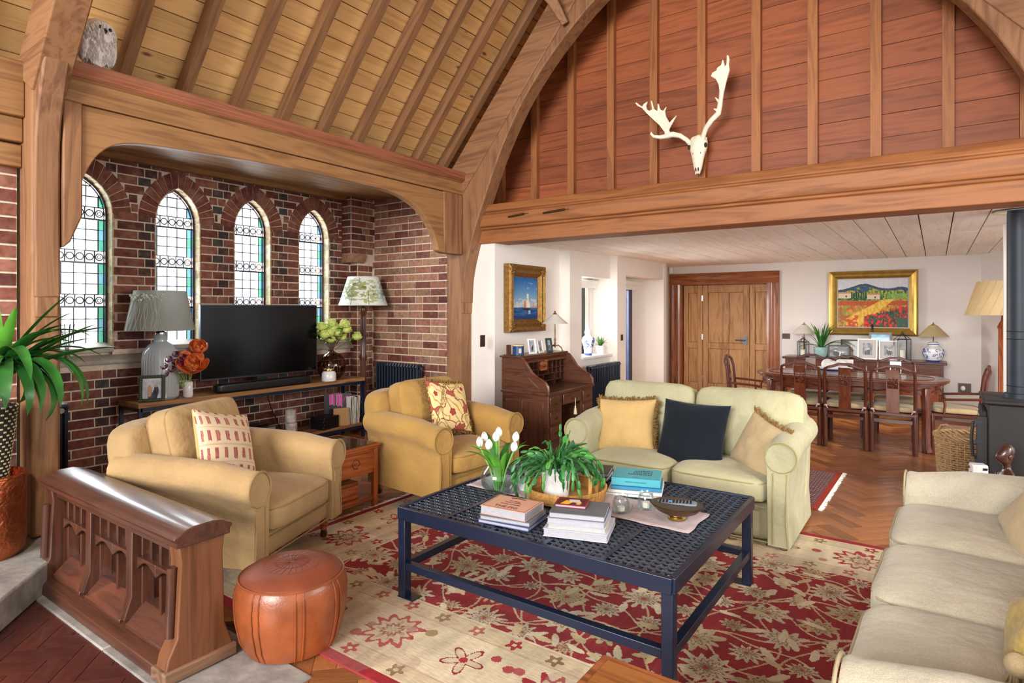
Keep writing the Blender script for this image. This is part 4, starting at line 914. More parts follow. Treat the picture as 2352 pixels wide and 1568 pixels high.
# ------------------------------------------------------------ navy coffee table
ct = thing('coffee_table', 'navy steel coffee table with ring pattern grille top on rug', 'table', (-1.6, 2.93, .012), .0)
TX, TY, TH = .755, .63, .478
f = MB()
for s in (1, -1): f.box(-TX, TX, s*TY-.012, s*TY+.012, TH-.06, TH+.006).box(s*TX-.012, s*TX+.012, -TY, TY, TH-.06, TH+.006)
part(f, 'top_frame', 'navy', ct, bevel=.003)
for sx in (1, -1):
    for sy in (1, -1):
        l = part(MB().cb(sx*(TX-.022), sy*(TY-.022), (TH-.05)/2, .05, .05, TH-.05), 'leg', 'navy', ct, bevel=.004); part(MB().cb(sx*(TX-.05), sy*(TY-.03), .004, .11, .07, .006), 'foot_plate', 'navy', l)
for s in (1, -1):
    part(MB().box(-TX+.047, TX-.047, s*(TY-.022)-.02, s*(TY-.022)+.02, .15, .19), 'stretcher', 'navy', ct, bevel=.003)
    part(MB().box(s*(TX-.022)-.02, s*(TX-.022)+.02, -TY+.047, TY-.047, .15, .19), 'stretcher', 'navy', ct, bevel=.003)
nx, ny = 40, 33; px, py = 2*(TX-.02)/nx, 2*(TY-.02)/ny
for a in range(5):
    g = MB(); i0, i1 = a*nx//5, (a+1)*nx//5
    for i in range(i0, i1):
        for j in range(ny):
            cx, cy = -TX+.02+(i+.5)*px, -TY+.02+(j+.5)*py
            g.tube([(cx+.0235*math.cos(t*PI/6), cy+.0235*math.sin(t*PI/6), TH-.004+.002*((i+j) % 2)) for t in range(12)], .0034, 4, closed=True)
    for j in range(ny+1): y = -TY+.02+j*py; g.box(-TX+.02+i0*px, -TX+.02+i1*px, y-.0025, y+.0025, TH-.028, TH-.018)
    for i in range(i0, i1+1): x = -TX+.02+i*px; g.box(x-.0025, x+.0025, -TY+.02, TY-.02, TH-.028, TH-.018)
    gp_ = part(g, 'grille_panel', flat('grille_iron', '#3d4654', .33, metal=.35, coat=.2), ct)
for a in (1, 2, 3, 4): x = -TX+.02+a*nx/5*px; part(MB().box(x-.012, x+.012, -TY+.01, TY-.01, TH-.03, TH+.002), 'panel_bar', 'navy', ct)
ZT = .012+TH+.006
def rn_fn(co, w, h): 
    return np.stack([co[:, 0]+.006*np.sin(co[:, 1]*30), co[:, 1]+.006*np.sin(co[:, 0]*9), .002+.0015*np.sin(co[:, 0]*40+co[:, 1]*17)], 1)
mb = MB(); mb.grid(lambda u, v: (-.675+1.35*u+.006*math.sin(v*9), -.16+.32*v+.006*math.sin(u*12), .0045+.0015*math.sin(u*50+v*9)), 40, 10); 
ru = mb.build('table_runner', 'runner'); ru.location = (-1.625, 2.96, ZT); m_ = ru.modifiers.new('thick', 'SOLIDIFY'); m_.thickness = .003
tag(ru, 'mauve linen runner laid along the navy coffee table', 'runner'); ZR = ZT+.008

# ------------------------------------------------------------ books
def book(label, loc, rz, w, d, h, cover, group=None, pages='pages', title=None, spine_first=True, soft=False):
    r = thing('book', label, 'book', loc, rz, group); t = .003 if not soft else .0015
    c = MB().box(-w/2, w/2, -d/2, d/2, 0, t).box(-w/2, w/2, -d/2, d/2, h-t, h).box(-w/2, w/2, d/2-.004, d/2, 0, h)
    part(c, 'cover', cover, r, bevel=.0012); part(MB().box(-w/2+.004, w/2-.004, -d/2+.004, d/2-.004, t, h-t), 'pages', pages, r)
    return r
cv = lambda n, h: flat(n, h, .45)
z = ZT
for i, (w, d, h, col, lab) in enumerate([(.28, .22, .018, cv('book_indigo', '#3a4a86'), 'indigo book at the bottom of the pink book stack'), (.27, .21, .02, cv('book_slate', '#6d7480'), 'slate blue book under the pink book')]):
    book(lab, (-1.73, 2.475, z), .12+.05*i, w, d, h, col, 'books under the pink book'); z += h+.0005
b = book('pink hardback lettered THE PIG, topmost on its stack', (-1.74, 2.48, z), .10, .255, .20, .042, cv('book_pink', '#d19d88'))
tx = lambda s, sz, x, y, h, mt, par, rz=0, **k: text(s, sz, mt, par, T(x, y, h+.0006) @ Rz(rz), **k)
ink = cv('ink_brown', '#5a3228'); tx('THE PIG', .036, 0, -.062, .042, 'ink_brown', b); tx('500 MILES', .014, 0, .03, .042, 'ink_brown', b); tx('TALES & RECIPES', .012, 0, .008, .042, 'ink_brown', b); tx('FOOD STORIES', .016, 0, -.02, .042, 'ink_brown', b)
part(MB().tube([(-.04, .07, .0425), (.0, .075, .0425), (.04, .07, .0425)], .003, 5).ball(0, .078, .0425, .01, .006, .002).tube([(-.118, -.09, .0424), (.118, -.09, .0424), (.118, .09, .0424), (-.118, .09, .0424)], .0008, 4, closed=True), 'cover_emblem', 'ink_brown', b)
z = ZT
for i, (w, d, h, col, lab, so) in enumerate([(.30, .25, .036, cv('book_silver', '#b9bccb'), 'thick silver grey book at the bottom of the grey stack', 0), (.27, .22, .022, cv('book_cream', '#d9c9a8'), 'cream edged book second from the bottom of grey stack', 1), (.27, .22, .024, cv('book_lilac', '#a9adc9'), 'lilac paperback just under the grey hardback', 1), (.26, .21, .026, cv('book_grey', '#5b5f66'), 'grey hardback carrying the small crimson book', 0)]):
    book(lab, (-1.39, 2.545, z), .30+.04*(i % 2), w, d, h, col, 'books in the grey stack', soft=so); z += h+.0005
b = book('small crimson book with yellow figure on top of grey stack', (-1.44, 2.56, z), .32, .15, .115, .014, cv('book_crimson', '#8a1f35'))
part(MB().box(-.068, .068, -.05, .05, .0141, .0145), 'cover_panel', cv('oxblood', '#5a1c20'), b); part(MB().prism([(-.05, -.045), (-.01, -.045), (.01, 0), (-.03, .012)], 'z', .0146, .015).ball(.035, -.03, .0147, .012, .012, .0006), 'yellow_figure', cv('book_yellow', '#e8b030'), b); part(MB().prism([(-.01, -.01), (.05, -.02), (.03, .03), (-.02, .025)], 'z', .0151, .0154), 'pale_figure', 'paper', b)
z = ZT
for i, (w, d, h, col, lab) in enumerate([(.30, .27, .016, cv('book_white', '#e6e6e4'), 'white book at the bottom of the turquoise stack'), (.30, .26, .018, cv('book_white2', '#dfe0de'), 'white book second from bottom of turquoise stack'), (.28, .24, .02, cv('book_blue', '#2f7fa8'), 'mid blue book directly under the turquoise book')]):
    book(lab, (-1.43+.006*i, 3.29, z), PI+.28+.03*i, w, d, h, col, 'books under the turquoise book'); z += h+.0005
b = book('turquoise hardback lettered NOON NIGHT on the table', (-1.42, 3.29, z), PI+.32, .27, .22, .045, cv('book_turquoise', '#45a0ae'))
cv('ink_navy', '#14273c')
for k, s in enumerate(('MORNIN', 'NOON', 'NIGHT')): tx(s, .034, -.085, -.035+.036*(1-k)+.02, .045, 'ink_navy', b, 0, align='LEFT')
part(MB().box(-.02, .02, .082, .086, .0451, .0456), 'cover_rule', 'ink_navy', b)
for k, s in enumerate(('MORNIN NOON NIGHT',)): text(s, .011, 'ink_navy', b, T(0, .1103, .022) @ Rz(PI) @ Rx(PI/2))
z = ZT
for i, (h, col, lab) in enumerate([(.025, cv('book_green', '#56645e'), 'grey green book under the black book behind the cactus'), (.022, cv('book_black', '#2b2a2c'), 'black book on a pile behind the trailing cactus')]):
    book(lab, (-1.80, 3.42, z), .25+.05*i, .27, .21, h, col, 'books behind the cactus'); z += h+.0005
# ------------------------------------------------------------ glass vase of tulips
vz = thing('tulip_vase', 'round clear glass bowl vase holding the white tulips', 'vase', (-2.03, 2.765, ZR))
part(MB().lathe([(.04, .0), (.075, .012), (.102, .05), (.108, .09), (.098, .13), (.075, .158), (.072, .165), (.069, .163), (.072, .156), (.094, .129), (.104, .09), (.098, .05), (.072, .016), (.0, .008)], 28), 'bowl', 'glass', vz)
part(MB().lathe([(.0, .012), (.07, .018), (.095, .05), (.099, .075), (.0, .0755)], 24), 'water', 'water', vz)
def petal_cup(mb, p, d, R, L_, n=6, op=.25):
    d = Vector(d).normalized(); q = d.to_track_quat('Z', 'Y').to_matrix().to_4x4(); M = T(*p) @ q
    for k in range(n):
        a = 2*PI*k/n
        mb.grid(lambda u, v: ((R*math.sin(PI*min(v*.75+.12, 1))*(1-.1*(k % 2))+op*R*v*v)*math.cos(a+(u-.5)*1.35*(1-.8*v**3)), (R*math.sin(PI*min(v*.75+.12, 1))*(1-.1*(k % 2))+op*R*v*v)*math.sin(a+(u-.5)*1.35*(1-.8*v**3)), L_*v), 5, 7, M)
def blade(mb, base, az, L_, w, droop, up=1.0, n=9, fold=.15, twist=0):
    # a strap leaf: rises along az and arches over
    pts = []; x = z = 0; ang = up
    for i in range(n):
        t = i/(n-1); pts.append((x, z)); x += L_/(n-1)*math.cos(ang); z += L_/(n-1)*math.sin(ang); ang -= droop/(n-1)*(1+.6*t)
    vs = []
    for i, (x, z) in enumerate(pts):
        t = i/(n-1); ww = w*(math.sin(PI*(.12+.88*t))**.6 if t < .98 else .02)*(1-.15*t); ww = max(ww, .0006)
        for s in (-1, 0, 1): vs.append((x, s*ww/2, z+(abs(s))*ww*fold))
    fs = []
    for i in range(n-1):
        for k in range(2): fs.append((i*3+k, i*3+k+1, i*3+k+4, i*3+k+3))
    return mb.add(vs, fs, T(*base) @ Rz(az) @ Rx(twist))
r = random.Random(9)
for i, (dx, dy, hh, tl) in enumerate([(-.07, .01, .315, -.3), (-.035, .05, .34, -.15), (.0, -.02, .34, .05), (-.01, -.05, .30, 0), (.05, .03, .335, .3), (.075, -.02, .30, .35), (-.06, -.035, .30, -.25)]):
    tu = thing('tulip', 'white tulip standing in the round clear glass vase', 'flower', (-2.03+dx*.3, 2.765+dy*.3, ZR+.02), 0, 'white tulips in the glass vase'); tu['label'] = 'white tulip in the glass bowl vase, '+['leftmost bloom', 'second bloom from the left', 'tall bloom at the centre back', 'low bloom at the centre front', 'bloom right of the centre', 'rightmost bloom', 'lower bloom at the left front'][i]
    e = Vector((dx*.8+dx*.5, dy*1.2, hh-.06)); part(MB().tube([(0, 0, 0), (e.x*.35, e.y*.35, e.z*.5), tuple(e)], .0045, 6), 'stem', 'stem', tu)
    q = MB(); petal_cup(q, tuple(e), (tl*.5, .1*tl, 1), .022, .06, 6, -.2); o = part(q, 'petals', 'petalw', tu, angle=90); so = o.modifiers.new('t', 'SOLIDIFY'); so.thickness = .0015
for i in range(12):
    q = MB(); az = i*2.4; ln = r.uniform(.22, .34); blade(q, (.02*math.cos(az), .02*math.sin(az), .05), az, ln, r.uniform(.035, .055), r.uniform(.5, 1.5), 1.45, 9, .3)
    o = part(q, 'leaf', 'leafl' if i % 3 else 'leafd', vz, angle=90)
# ------------------------------------------------------------ tray with the trailing cactus
tr = thing('rattan_tray', 'round woven rattan tray under the cactus pot', 'tray', (-1.70, 2.95, ZR))
part(MB().lathe([(.0, .0), (.215, .0), (.215, .006), (.0, .006)], 40), 'tray_base', 'rattan', tr)
q = MB()
for k in range(7): q.tube([((.212+.002*(k % 2)+.0015*k)*math.cos(t*PI/20), (.212+.002*(k % 2)+.0015*k)*math.sin(t*PI/20), .008+k*.0085) for t in range(40)], .005, 5, closed=True)
for t in range(56): a = t*2*PI/56; q.tube([(.214*math.cos(a), .214*math.sin(a), .002), (.226*math.cos(a), .226*math.sin(a), .066)], .0045, 4)
part(q, 'woven_wall', 'rattan', tr)
for sy in (.14, -.02): part(MB().tube([(.13, sy*.5+.05, .006), (.132, sy*.5+.05, .13)], .011, 10), 'bamboo_post', flat('bamboo', '#d8a55c', .4), tr)
cp = thing('trailing_cactus', 'trailing green cactus in a pale concrete pot on tray', 'plant', (-1.735, 2.90, ZR+.007))
part(MB().lathe([(.0, .0), (.068, .0), (.085, .155), (.088, .17), (.078, .17), (.075, .15), (.0, .145)], 28), 'pot', 'conc', cp)
r = random.Random(21)
segm = MB().ball(0, 0, .5, .36, .11, .52, 10, 7)
for i in range(84):
    az = r.uniform(0, 2*PI); ns = r.randint(5, 9); q = MB(); p = Vector((.03*math.cos(az), .03*math.sin(az), .14)); el = r.uniform(.5, 1.35); 
    if i < 10: el = 1.3; ns = r.randint(4, 6)
    for k in range(ns):
        L_ = r.uniform(.038, .056); d = Vector((math.cos(az)*math.cos(el), math.sin(az)*math.cos(el), math.sin(el))); W_ = r.uniform(.45, .62)*L_*1.0
        A = d.to_track_quat('Z', 'Y').to_matrix().to_4x4(); M = T(*p) @ A @ Rz(r.uniform(0, 3)) @ Sc(W_*1.25, L_*.55, L_*1.05)
        q.add(segm.v, segm.f, M); p = p+d*L_*.92; az += r.uniform(-.25, .25); el -= r.uniform(.22, .48) if i >= 10 else r.uniform(-.05, .25)
        if p.z < .03 and el < 0: break
    part(q, 'branch', 'cactus' if i % 4 else flat('cactus_light', '#4c8f3e', .4), cp, angle=80)
pg = MB().lathe([(.0, 0), (.028, 0), (.038, .03), (.04, .06), (.03, .09), (.018, .1), (.014, .13), (.0, .135)], 18); o = pg.build('porcelain_figure', 'ceram'); o.location = (-1.955, 2.91, ZR); tag(o, 'small white porcelain ornament between tulip vase and tray', 'ornament')
part(MB().ball(.03, -.02, .06, .016, .012, .022).ball(.01, -.03, .1, .008, .008, .012), 'dark_marking', flat('umber_paint', '#5a4436', .4), o)
def jar(label, loc, candle):
    j = thing('glass_jar', label, 'jar', loc, 0, 'clear tealight jars')
    P = [(.0, .0), (.036, .0), (.042, .008), (.042, .06), (.034, .076), (.038, .088), (.035, .088), (.031, .077), (.038, .06), (.038, .012), (.0, .008)]
    part(MB().lathe(P, 24), 'glass', 'glass', j); q = MB()
    for k in range(24): a = k*PI/12; q.tube([(.0422*math.cos(a), .0422*math.sin(a), .01), (.0422*math.cos(a), .0422*math.sin(a), .058)], .0016, 4)
    part(q, 'ribbing', 'glass', j); part(MB().lathe([(.0, .008), (.02, .008), (.02, .028 if candle else .036), (.0, .028 if candle else .036)], 16), 'tealight', 'wax', j)
    part(MB().tube([(.035*math.cos(t*PI/10), .035*math.sin(t*PI/10), .074) for t in range(20)], .0012, 4, closed=True).tube([(.036, 0, .074), (.062, .01, .05), (.05, .02, .01)], .001, 4), 'wire', 'chrome', j); return j
jar('clear glass tealight jar nearest the grey book stack', (-1.33, 2.875, ZR), 1); jar('ribbed glass tealight jar beside turquoise book stack', (-1.245, 3.0, ZR), 0)
bw = thing('brass_bowl', 'shallow black and brass bowl holding a remote control', 'bowl', (-1.06, 2.945, ZR))
part(MB().lathe([(.0, 0), (.045, 0), (.047, .012), (.043, .018), (.0, .018)], 28), 'foot_ring', 'brass', bw)
part(MB().lathe([(.0, .018), (.05, .02), (.1, .042), (.132, .072), (.129, .074), (.098, .047), (.05, .027), (.0, .025)], 36, None, 1, .85), 'bowl', 'bronze', bw); part(MB().lathe([(.0, .0262), (.05, .0285), (.097, .0485), (.128, .0745)], 36, None, 1, .85), 'lacquer_lining', flat('black_lacquer', '#15130f', .2), bw)
rc_ = thing('remote_control', 'grey remote control lying in the brass bowl', 'remote', (-1.065, 2.955, ZR+.072)); rc_.rotation_euler = (.12, -.05, .25)
part(MB().rbox(.098, .026, .009, 6, 8), 'body', flat('remote_grey', '#6e7a86', .4), rc_); q = MB()
for i in range(10):
    for k in range(3): q.cb(-.08+.0165*i, -.013+.013*k, .0095, .009, .007, .004)
part(q, 'key', 'blk', rc_); part(MB().cb(-.03, 0, .0098, .016, .014, .004), 'blue_key', flat('remote_blue', '#5aa0d8', .4), rc_)
# ------------------------------------------------------------ carved oak fender
fd = thing('carved_fender', 'carved dark oak gothic fender standing on the grey kerb', 'fender', (-3.33, 1.362, .009), -.005)
HL, FH = .71, .555
part(MB().prism([(-.135, FH), (-.115, FH-.005), (-.115, FH+.02), (-.125, FH+.028), (-.125, FH+.04), (-.1, FH+.05), (-.085, FH+.062), (-.04, FH+.072), (.04, FH+.072), (.085, FH+.062), (.1, FH+.05), (.125, FH+.04), (.125, FH+.028), (.115, FH+.02), (.115, FH-.005), (.135, FH)][1:-1], 'x', -HL-.06, HL+.06), 'cap_rail', 'fendx', fd, bevel=.004)
part(MB().box(-HL, HL, -.075, .075, FH-.055, FH), 'top_rail', 'fendx', fd, bevel=.003)
q = MB()
for k in range(40): x = -HL+.02+k*(2*HL-.04)/39; q.cb(x, -.082, FH-.004, .018, .016, .012)
part(q, 'dentil', 'fendx', fd)
for s in (1, -1):
    e = MB(); e.prism([(-.16, .0), (.15, .0), (.135, .06), (.10, .16), (.09, .48), (.10, FH), (-.10, FH), (-.09, .48), (-.105, .17), (-.14, .1)], 'x', s*HL-.045, s*HL+.045); part(e, 'end_panel', wood('fender_end', '#74492f', '#57341f', 'z', .4) if s > 0 else 'fendz', fd, bevel=.006)
    part(MB().box(s*HL-.06-.0, s*HL+.06, -.165, .15, .0, .055), 'plinth_block', 'fendx' if s < 0 else wood('plinth_oak', '#80604a', '#5d4433', 'y', .5), fd, bevel=.008)
    part(MB().tube([(s*(HL-.0), -.115, .17), (s*(HL-.0), -.105, .46)], .02, 10), 'buttress_shaft', 'fendz', fd)
part(MB().prism([(-.155, 0), (.13, 0), (.13, .04), (-.05, .075), (-.085, .075), (-.15, .045)], 'x', -HL+.06, HL-.06), 'base_rail', 'fendx', fd, bevel=.004)
bays = [(-HL+.05, -.235), (-.235, .235), (.235, HL-.05)]
for x in (-.235, .235): part(MB().prism([(-.11, .1), (.06, .1), (.06, FH-.05), (-.075, FH-.05), (-.078, .2)], 'x', x-.03, x+.03), 'upright', 'fendz', fd, bevel=.004)
for a, b in bays:
    a += .03; b -= .03; w = b-a; part(MB().prism([(-.105, .085), (-.105, .07), (.04, .07), (.04, .16), (-.02, .165)], 'x', a, b), 'sloping_sill', 'fendx', fd, bevel=.003)
    for k in range(5):
        x = a+w*k/4; part(MB().box(x-.011, x+.011, -.035, .02, .335 if k % 2 else .15, FH-.05), 'mullion', 'fendz', fd, bevel=.003)
    for k in range(2):
        x0 = a+w*k/2; P = [(x0, .30), (x0, .38)]+[(x0+w/2*i/6, .38-.0*i) for i in range(1, 6)]+[(x0+w/2, .38), (x0+w/2, .30)]
        P = [(x0, .325), (x0, .385), (x0+w/2, .385), (x0+w/2, .325)]+[(x0+w/2-w/2*i/8, .325+.045*math.sin(PI*i/8)) for i in range(1, 8)]
        part(MB().prism(P, 'y', -.055, .02), 'cusped_arch', 'fendx', fd, bevel=.003)
# ------------------------------------------------------------ leather pouf
pf = thing('leather_pouf', 'round tan leather pouf with stamped top beside the fender', 'pouf', (-2.455, 1.715, 0), .3)
part(MB().lathe([(.0, .0), (.16, .0), (.2, .012), (.222, .06), (.243, .16), (.247, .24), (.24, .30), (.226, .325)], 48), 'body', 'leather', pf)
part(MB().lathe([(.226, .325), (.224, .335), (.2, .352), (.15, .366), (.08, .374), (.0, .376)], 48), 'top_panel', 'leatherd', pf)
q = MB().tube([(.23*math.cos(t*PI/24), .23*math.sin(t*PI/24), .328) for t in range(48)], .006, 6, closed=True)
part(q, 'welt', 'leather', pf); q = MB()
for k in range(8):
    a = k*PI/4; 
    for d in (-.07, .07): q.tube([(R*math.cos(a+d), R*math.sin(a+d), z) for R, z in ((.228, .322), (.243, .29), (.2495, .24), (.2455, .16), (.225, .06), (.2, .012))], .0035, 5)
part(q, 'seam_piping', 'leather', pf); q = MB()
def topz(R): return .3775-(R/.226)**2*.032*(1 if R < .2 else 1)
for R in (.075, .125, .135): q.tube([(R*math.cos(t*PI/24), R*math.sin(t*PI/24), topz(R)-.0002) for t in range(48)], .0022, 4, closed=True)
for k in range(24):
    a = k*PI/12; q.tube([(.01*math.cos(a), .01*math.sin(a), .3755), (.07*math.cos(a+.15), .07*math.sin(a+.15), topz(.07)+.0008), (.123*math.cos(a), .123*math.sin(a), topz(.123)+.0005)], .0016, 4)
part(q, 'stamped_motif', flat('stamp_brown', '#5c2a1c', .5), pf)
# ------------------------------------------------------------ rosewood side table with chest, wooden table at the bottom edge
st = thing('side_table', 'rosewood side table with drawer between the two armchairs', 'table', (-3.86, 3.085, 0))
part(MB().box(-.26, .26, -.235, .235, .475, .495).box(-.25, .25, -.225, .225, .455, .475), 'top', 'teaky', st, bevel=.004); part(MB().box(-.235, .235, -.21, .21, .4955, .4975), 'glass_top', flat('dark_glass', '#3c1c14', .06, coat=.6), st)
part(MB().box(-.24, .235, -.215, .215, .27, .455), 'case', 'teaky', st, bevel=.003)
dr_ = part(MB().box(.23, .246, -.185, .185, .30, .435), 'drawer', 'teaky', st, bevel=.004); part(MB().tube([(.25, .034*math.cos(t*PI/12), .368+.034*math.sin(t*PI/12)) for t in range(24)], .005, 6, closed=True).box(.245, .252, -.02, .02, .362, .374), 'ring_pull', 'teakx', dr_)
for sx in (1, -1):
    for sy in (1, -1): part(MB().cb(sx*.225, sy*.2, .23, .04, .04, .46), 'leg', 'teakz', st, bevel=.004)
part(MB().box(-.22, .235, -.2, .2, .05, .085), 'shelf', 'teaky', st, bevel=.003)
cb_ = thing('small_chest', 'small inlaid wooden chest on the side table shelf', 'chest', (-3.80, 3.0, .0855)); part(MB().box(-.13, .13, -.15, .15, 0, .10), 'body', 'teaky', cb_, bevel=.003); part(MB().box(-.132, .132, -.152, .152, .102, .13), 'lid', 'teaky', cb_, bevel=.004)
q = MB()
for y, z, s in ((-.06, .06, .01), (.05, .07, .011), (.0, .05, .008), (-.09, .03, .008)): q.ball(.1305, y, z, .001, s*.5, s)
part(q, 'inlay', 'brass', cb_)
wt = thing('wooden_table', 'brown wooden table corner at the bottom edge of the picture', 'table', (-.56, 1.33, .0))
part(MB().box(-.31, .31, -.42, .42, .42, .448), 'top', 'archx', wt, bevel=.004); part(MB().box(-.285, .285, -.395, .395, .446, .4505), 'top_panel', wood('honey_top', '#8f5a30', '#643a1c', 'x', .25, 1, .3, .4), wt, bevel=.004)
part(MB().box(-.28, .28, -.38, .38, .33, .42), 'apron', 'archx', wt)
for sx in (1, -1):
    for sy in (1, -1): part(MB().cb(sx*.26, sy*.36, .21, .06, .06, .42), 'leg', 'archz', wt, bevel=.004)
# ------------------------------------------------------------ dining table and chairs
dt = thing('dining_table', 'oval rosewood dining table with carved apron among the chairs', 'table', (-.87, 8.2, 0))
def oval(a, b, n=48, e=2.6): return [(a*math.copysign(abs(math.cos(t))**(2/e), math.cos(t)), b*math.copysign(abs(math.sin(t))**(2/e), math.sin(t))) for t in [2*PI*i/n for i in range(n)]]
part(MB().prism(oval(1.0, .52), 'z', .745, .775), 'tabletop', 'rosex', dt, bevel=.006); part(MB().prism(oval(.97, .49), 'z', .725, .745), 'top_moulding', 'rosex', dt)
part(MB().tube([(x, y, .776) for x, y in oval(.86, .39)], .004, 4, closed=True), 'inlay_line', 'mahogx', dt)
O1, O2 = oval(.93, .455), oval(.905, .43); n = len(O1); q = MB()
q.add([(x, y, z) for P in (O1, O2) for z in (.62, .725) for x, y in P], [(k*n+i, k*n+(i+1) % n, l*n+(i+1) % n, l*n+i) for k, l in ((0, 1), (3, 2), (2, 0), (1, 3)) for i in range(n)])
part(q, 'apron', 'rosex', dt); q = MB(); r = random.Random(1)
for i in range(n):
    x, y = O1[i]; nx_, ny_ = x/.93, y/.455; l = math.hypot(nx_, ny_); x += nx_/l*.003; y += ny_/l*.003
    if i % 4 < 3: q.tube([(x, y, .672+.018*math.sin(i*2.1)), (O1[(i+1) % n][0]*1.004, O1[(i+1) % n][1]*1.006, .672+.018*math.sin(i*2.1+2.1))], .008, 5)
part(q, 'carved_relief', 'mahogx', dt)
for sx in (1, -1):
    for sy in (1, -1): part(MB().tube([(sx*.78, sy*.3, .70), (sx*.785, sy*.305, .5), (sx*.79, sy*.31, .08), (sx*.80, sy*.315, .0)], [.06, .048, .05, .058], 4), 'leg', 'rosez', dt, bevel=.012)
def dining_chair(label, loc, rz, arm=False):
    t = thing('dining_chair' if not arm else 'dining_armchair', label, 'chair', loc, rz, 'rosewood dining chairs'); W_ = .217 if not arm else .27; D_ = .43
    # local frame: seat looks along +y, back posts at y = 0
    for s in (1, -1):
        part(MB().tube([(s*(W_-.018), .0, 0), (s*(W_-.018), .0, .44)], .027, 4), 'leg', 'mahogz', t, bevel=.004)
        part(MB().tube([(s*(W_-.018), D_, 0), (s*(W_-.018), D_, .43)], .027, 4), 'leg', 'mahogz', t, bevel=.004)
        part(MB().tube([(s*(W_-.018), 0, .44), (s*(W_-.016), -.012, .62), (s*(W_-.016), -.03, .80), (s*(W_-.022), -.055, .885), (s*(W_-.06), -.06, .905)], [.018, .017, .016, .016, .016], 8), 'back_post', 'mahogz', t)
        part(MB().box(s*(W_-.018)-.012, s*(W_-.018)+.012, .02, D_-.02, .33, .365), 'stretcher', 'mahogy', t)
    for y in (0, D_): part(MB().box(-W_+.04, W_-.04, y-.012, y+.012, .33, .365), 'stretcher', 'mahogx', t)
    part(MB().box(-W_, W_, -.022, D_+.022, .405, .44), 'seat_frame', 'mahogx', t, bevel=.006)
    P = [(-W_+.05, .885), (-.10, .905), (-.05, .925), (.05, .925), (.10, .905), (W_-.05, .885), (W_-.04, .91), (.12, .93), (.06, .955), (-.06, .955), (-.12, .93), (-W_+.04, .91)]
    part(MB().prism(P, 'y', -.075, -.045), 'crest_rail', 'mahogx', t, bevel=.006)
    sp = MB()
    def sy(z): return -.008-.05*max(0, (z-.44))/.47
    def slab(x0, x1, z0, z1): 
        sp.add([(x, sy(z)+dy, z) for z in (z0, z1) for x, dy in ((x0, -.009), (x1, -.009), (x1, .009), (x0, .009))], [(3, 2, 1, 0), (4, 5, 6, 7), (0, 1, 5, 4), (1, 2, 6, 5), (2, 3, 7, 6), (3, 0, 4, 7)])
    slab(-.06, .06, .44, .70); slab(-.06, -.05, .70, .82); slab(.05, .06, .70, .82); slab(-.06, .06, .82, .90)
    bs = part(sp, 'back_splat', 'rosez', t); q = MB()
    for a, b in (((-.0, .70), (-.035, .815)), ((.0, .70), (.005, .82)), ((.0, .70), (.04, .81)), ((-.048, .735), (.045, .72)), ((-.045, .715), (-.01, .75)), ((.01, .75), (.045, .77))): q.tube([(a[0], sy(a[1]), a[1]), (b[0], sy(b[1]), b[1])], .0045, 5)
    for x, z_ in ((-.03, .77), (.02, .80), (.03, .745), (-.015, .73)): q.ball(x, sy(z_), z_, .011, .005, .011, 8, 5)
    part(q, 'carved_twig', 'rosez', bs)
    cu = part(MB().rbox(W_-.01, D_/2-.005, .032, 6, 8, T(0, D_/2+.012, .472)), 'seat_cushion', 'taup', t, angle=70)
    q = MB()
    for s in (1, -1): q.ball(s*(W_-.03), -.03, .47, .02, .015, .012).tube([(s*(W_-.03), -.03, .47), (s*(W_-.05), -.04, .44)], .006, 4)
    part(q, 'tie', 'runner', cu)
    if arm:
        for s in (1, -1):
            part(MB().tube([(s*W_, -.0, .615), (s*(W_+.01), .15, .605), (s*(W_+.0), .34, .59), (s*(W_-.01), .37, .575)], .014, 8), 'armrest', 'rosey', t)
            part(MB().tube([(s*(W_-.005), .33, .44), (s*W_, .32, .54), (s*W_, .33, .59)], .012, 8), 'arm_post', 'rosez', t)
    return t
dining_chair('first dining chair from the sage sofa, its back to the room', (-1.285, 7.66, 0), 0)
dining_chair('middle dining chair with its back to the room', (-.83, 7.65, 0), 0)
dining_chair('dining chair with its back to the room, nearest the log basket', (-.378, 7.66, 0), 0)
dining_chair('dining chair on the sideboard side below the potted plant', (-1.37, 8.85, 0), PI)
dining_chair('dining chair on the sideboard side behind the white balls', (-.93, 8.86, 0), PI)
dining_chair('dining chair on the sideboard side below the glass lantern', (-.41, 8.85, 0), PI)
dining_chair('dining armchair at the oak door end of the table', (-2.20, 8.2, 0), -PI/2+.1, True)
dining_chair('dining armchair with pale seat at the stove end of the table', (.40, 8.15, 0), PI/2, True)
bl_ = thing('porcelain_bowl', 'wide blue and white bowl on the dining table', 'bowl', (-1.0, 8.15, .776))
part(MB().lathe([(0, 0), (.07, 0), (.08, .012), (.15, .04), (.2, .075), (.196, .078), (.145, .046), (.0, .02)], 32), 'body', 'ceram', bl_); part(MB().lathe([(.151, .0405), (.165, .05), (.186, .0645), (.186, .0655), (.15, .042)], 32), 'blue_band', 'china', bl_)
for x, y, z_, lab in ((-.07, .02, .105, 'white ball in the table bowl, at its door side'), (.075, .0, .11, 'large white ball in the table bowl, at its stove side'), (-.01, -.08, .095, 'white ball resting at the front of the table bowl')):
    tag(MB().ball(0, 0, 0, .072, .072, .072, 20, 12).build('white_ball', 'conc', loc=(-1.0+x, 8.15+y, .776+z_)), lab, 'ornament', 'white balls in the bowl')
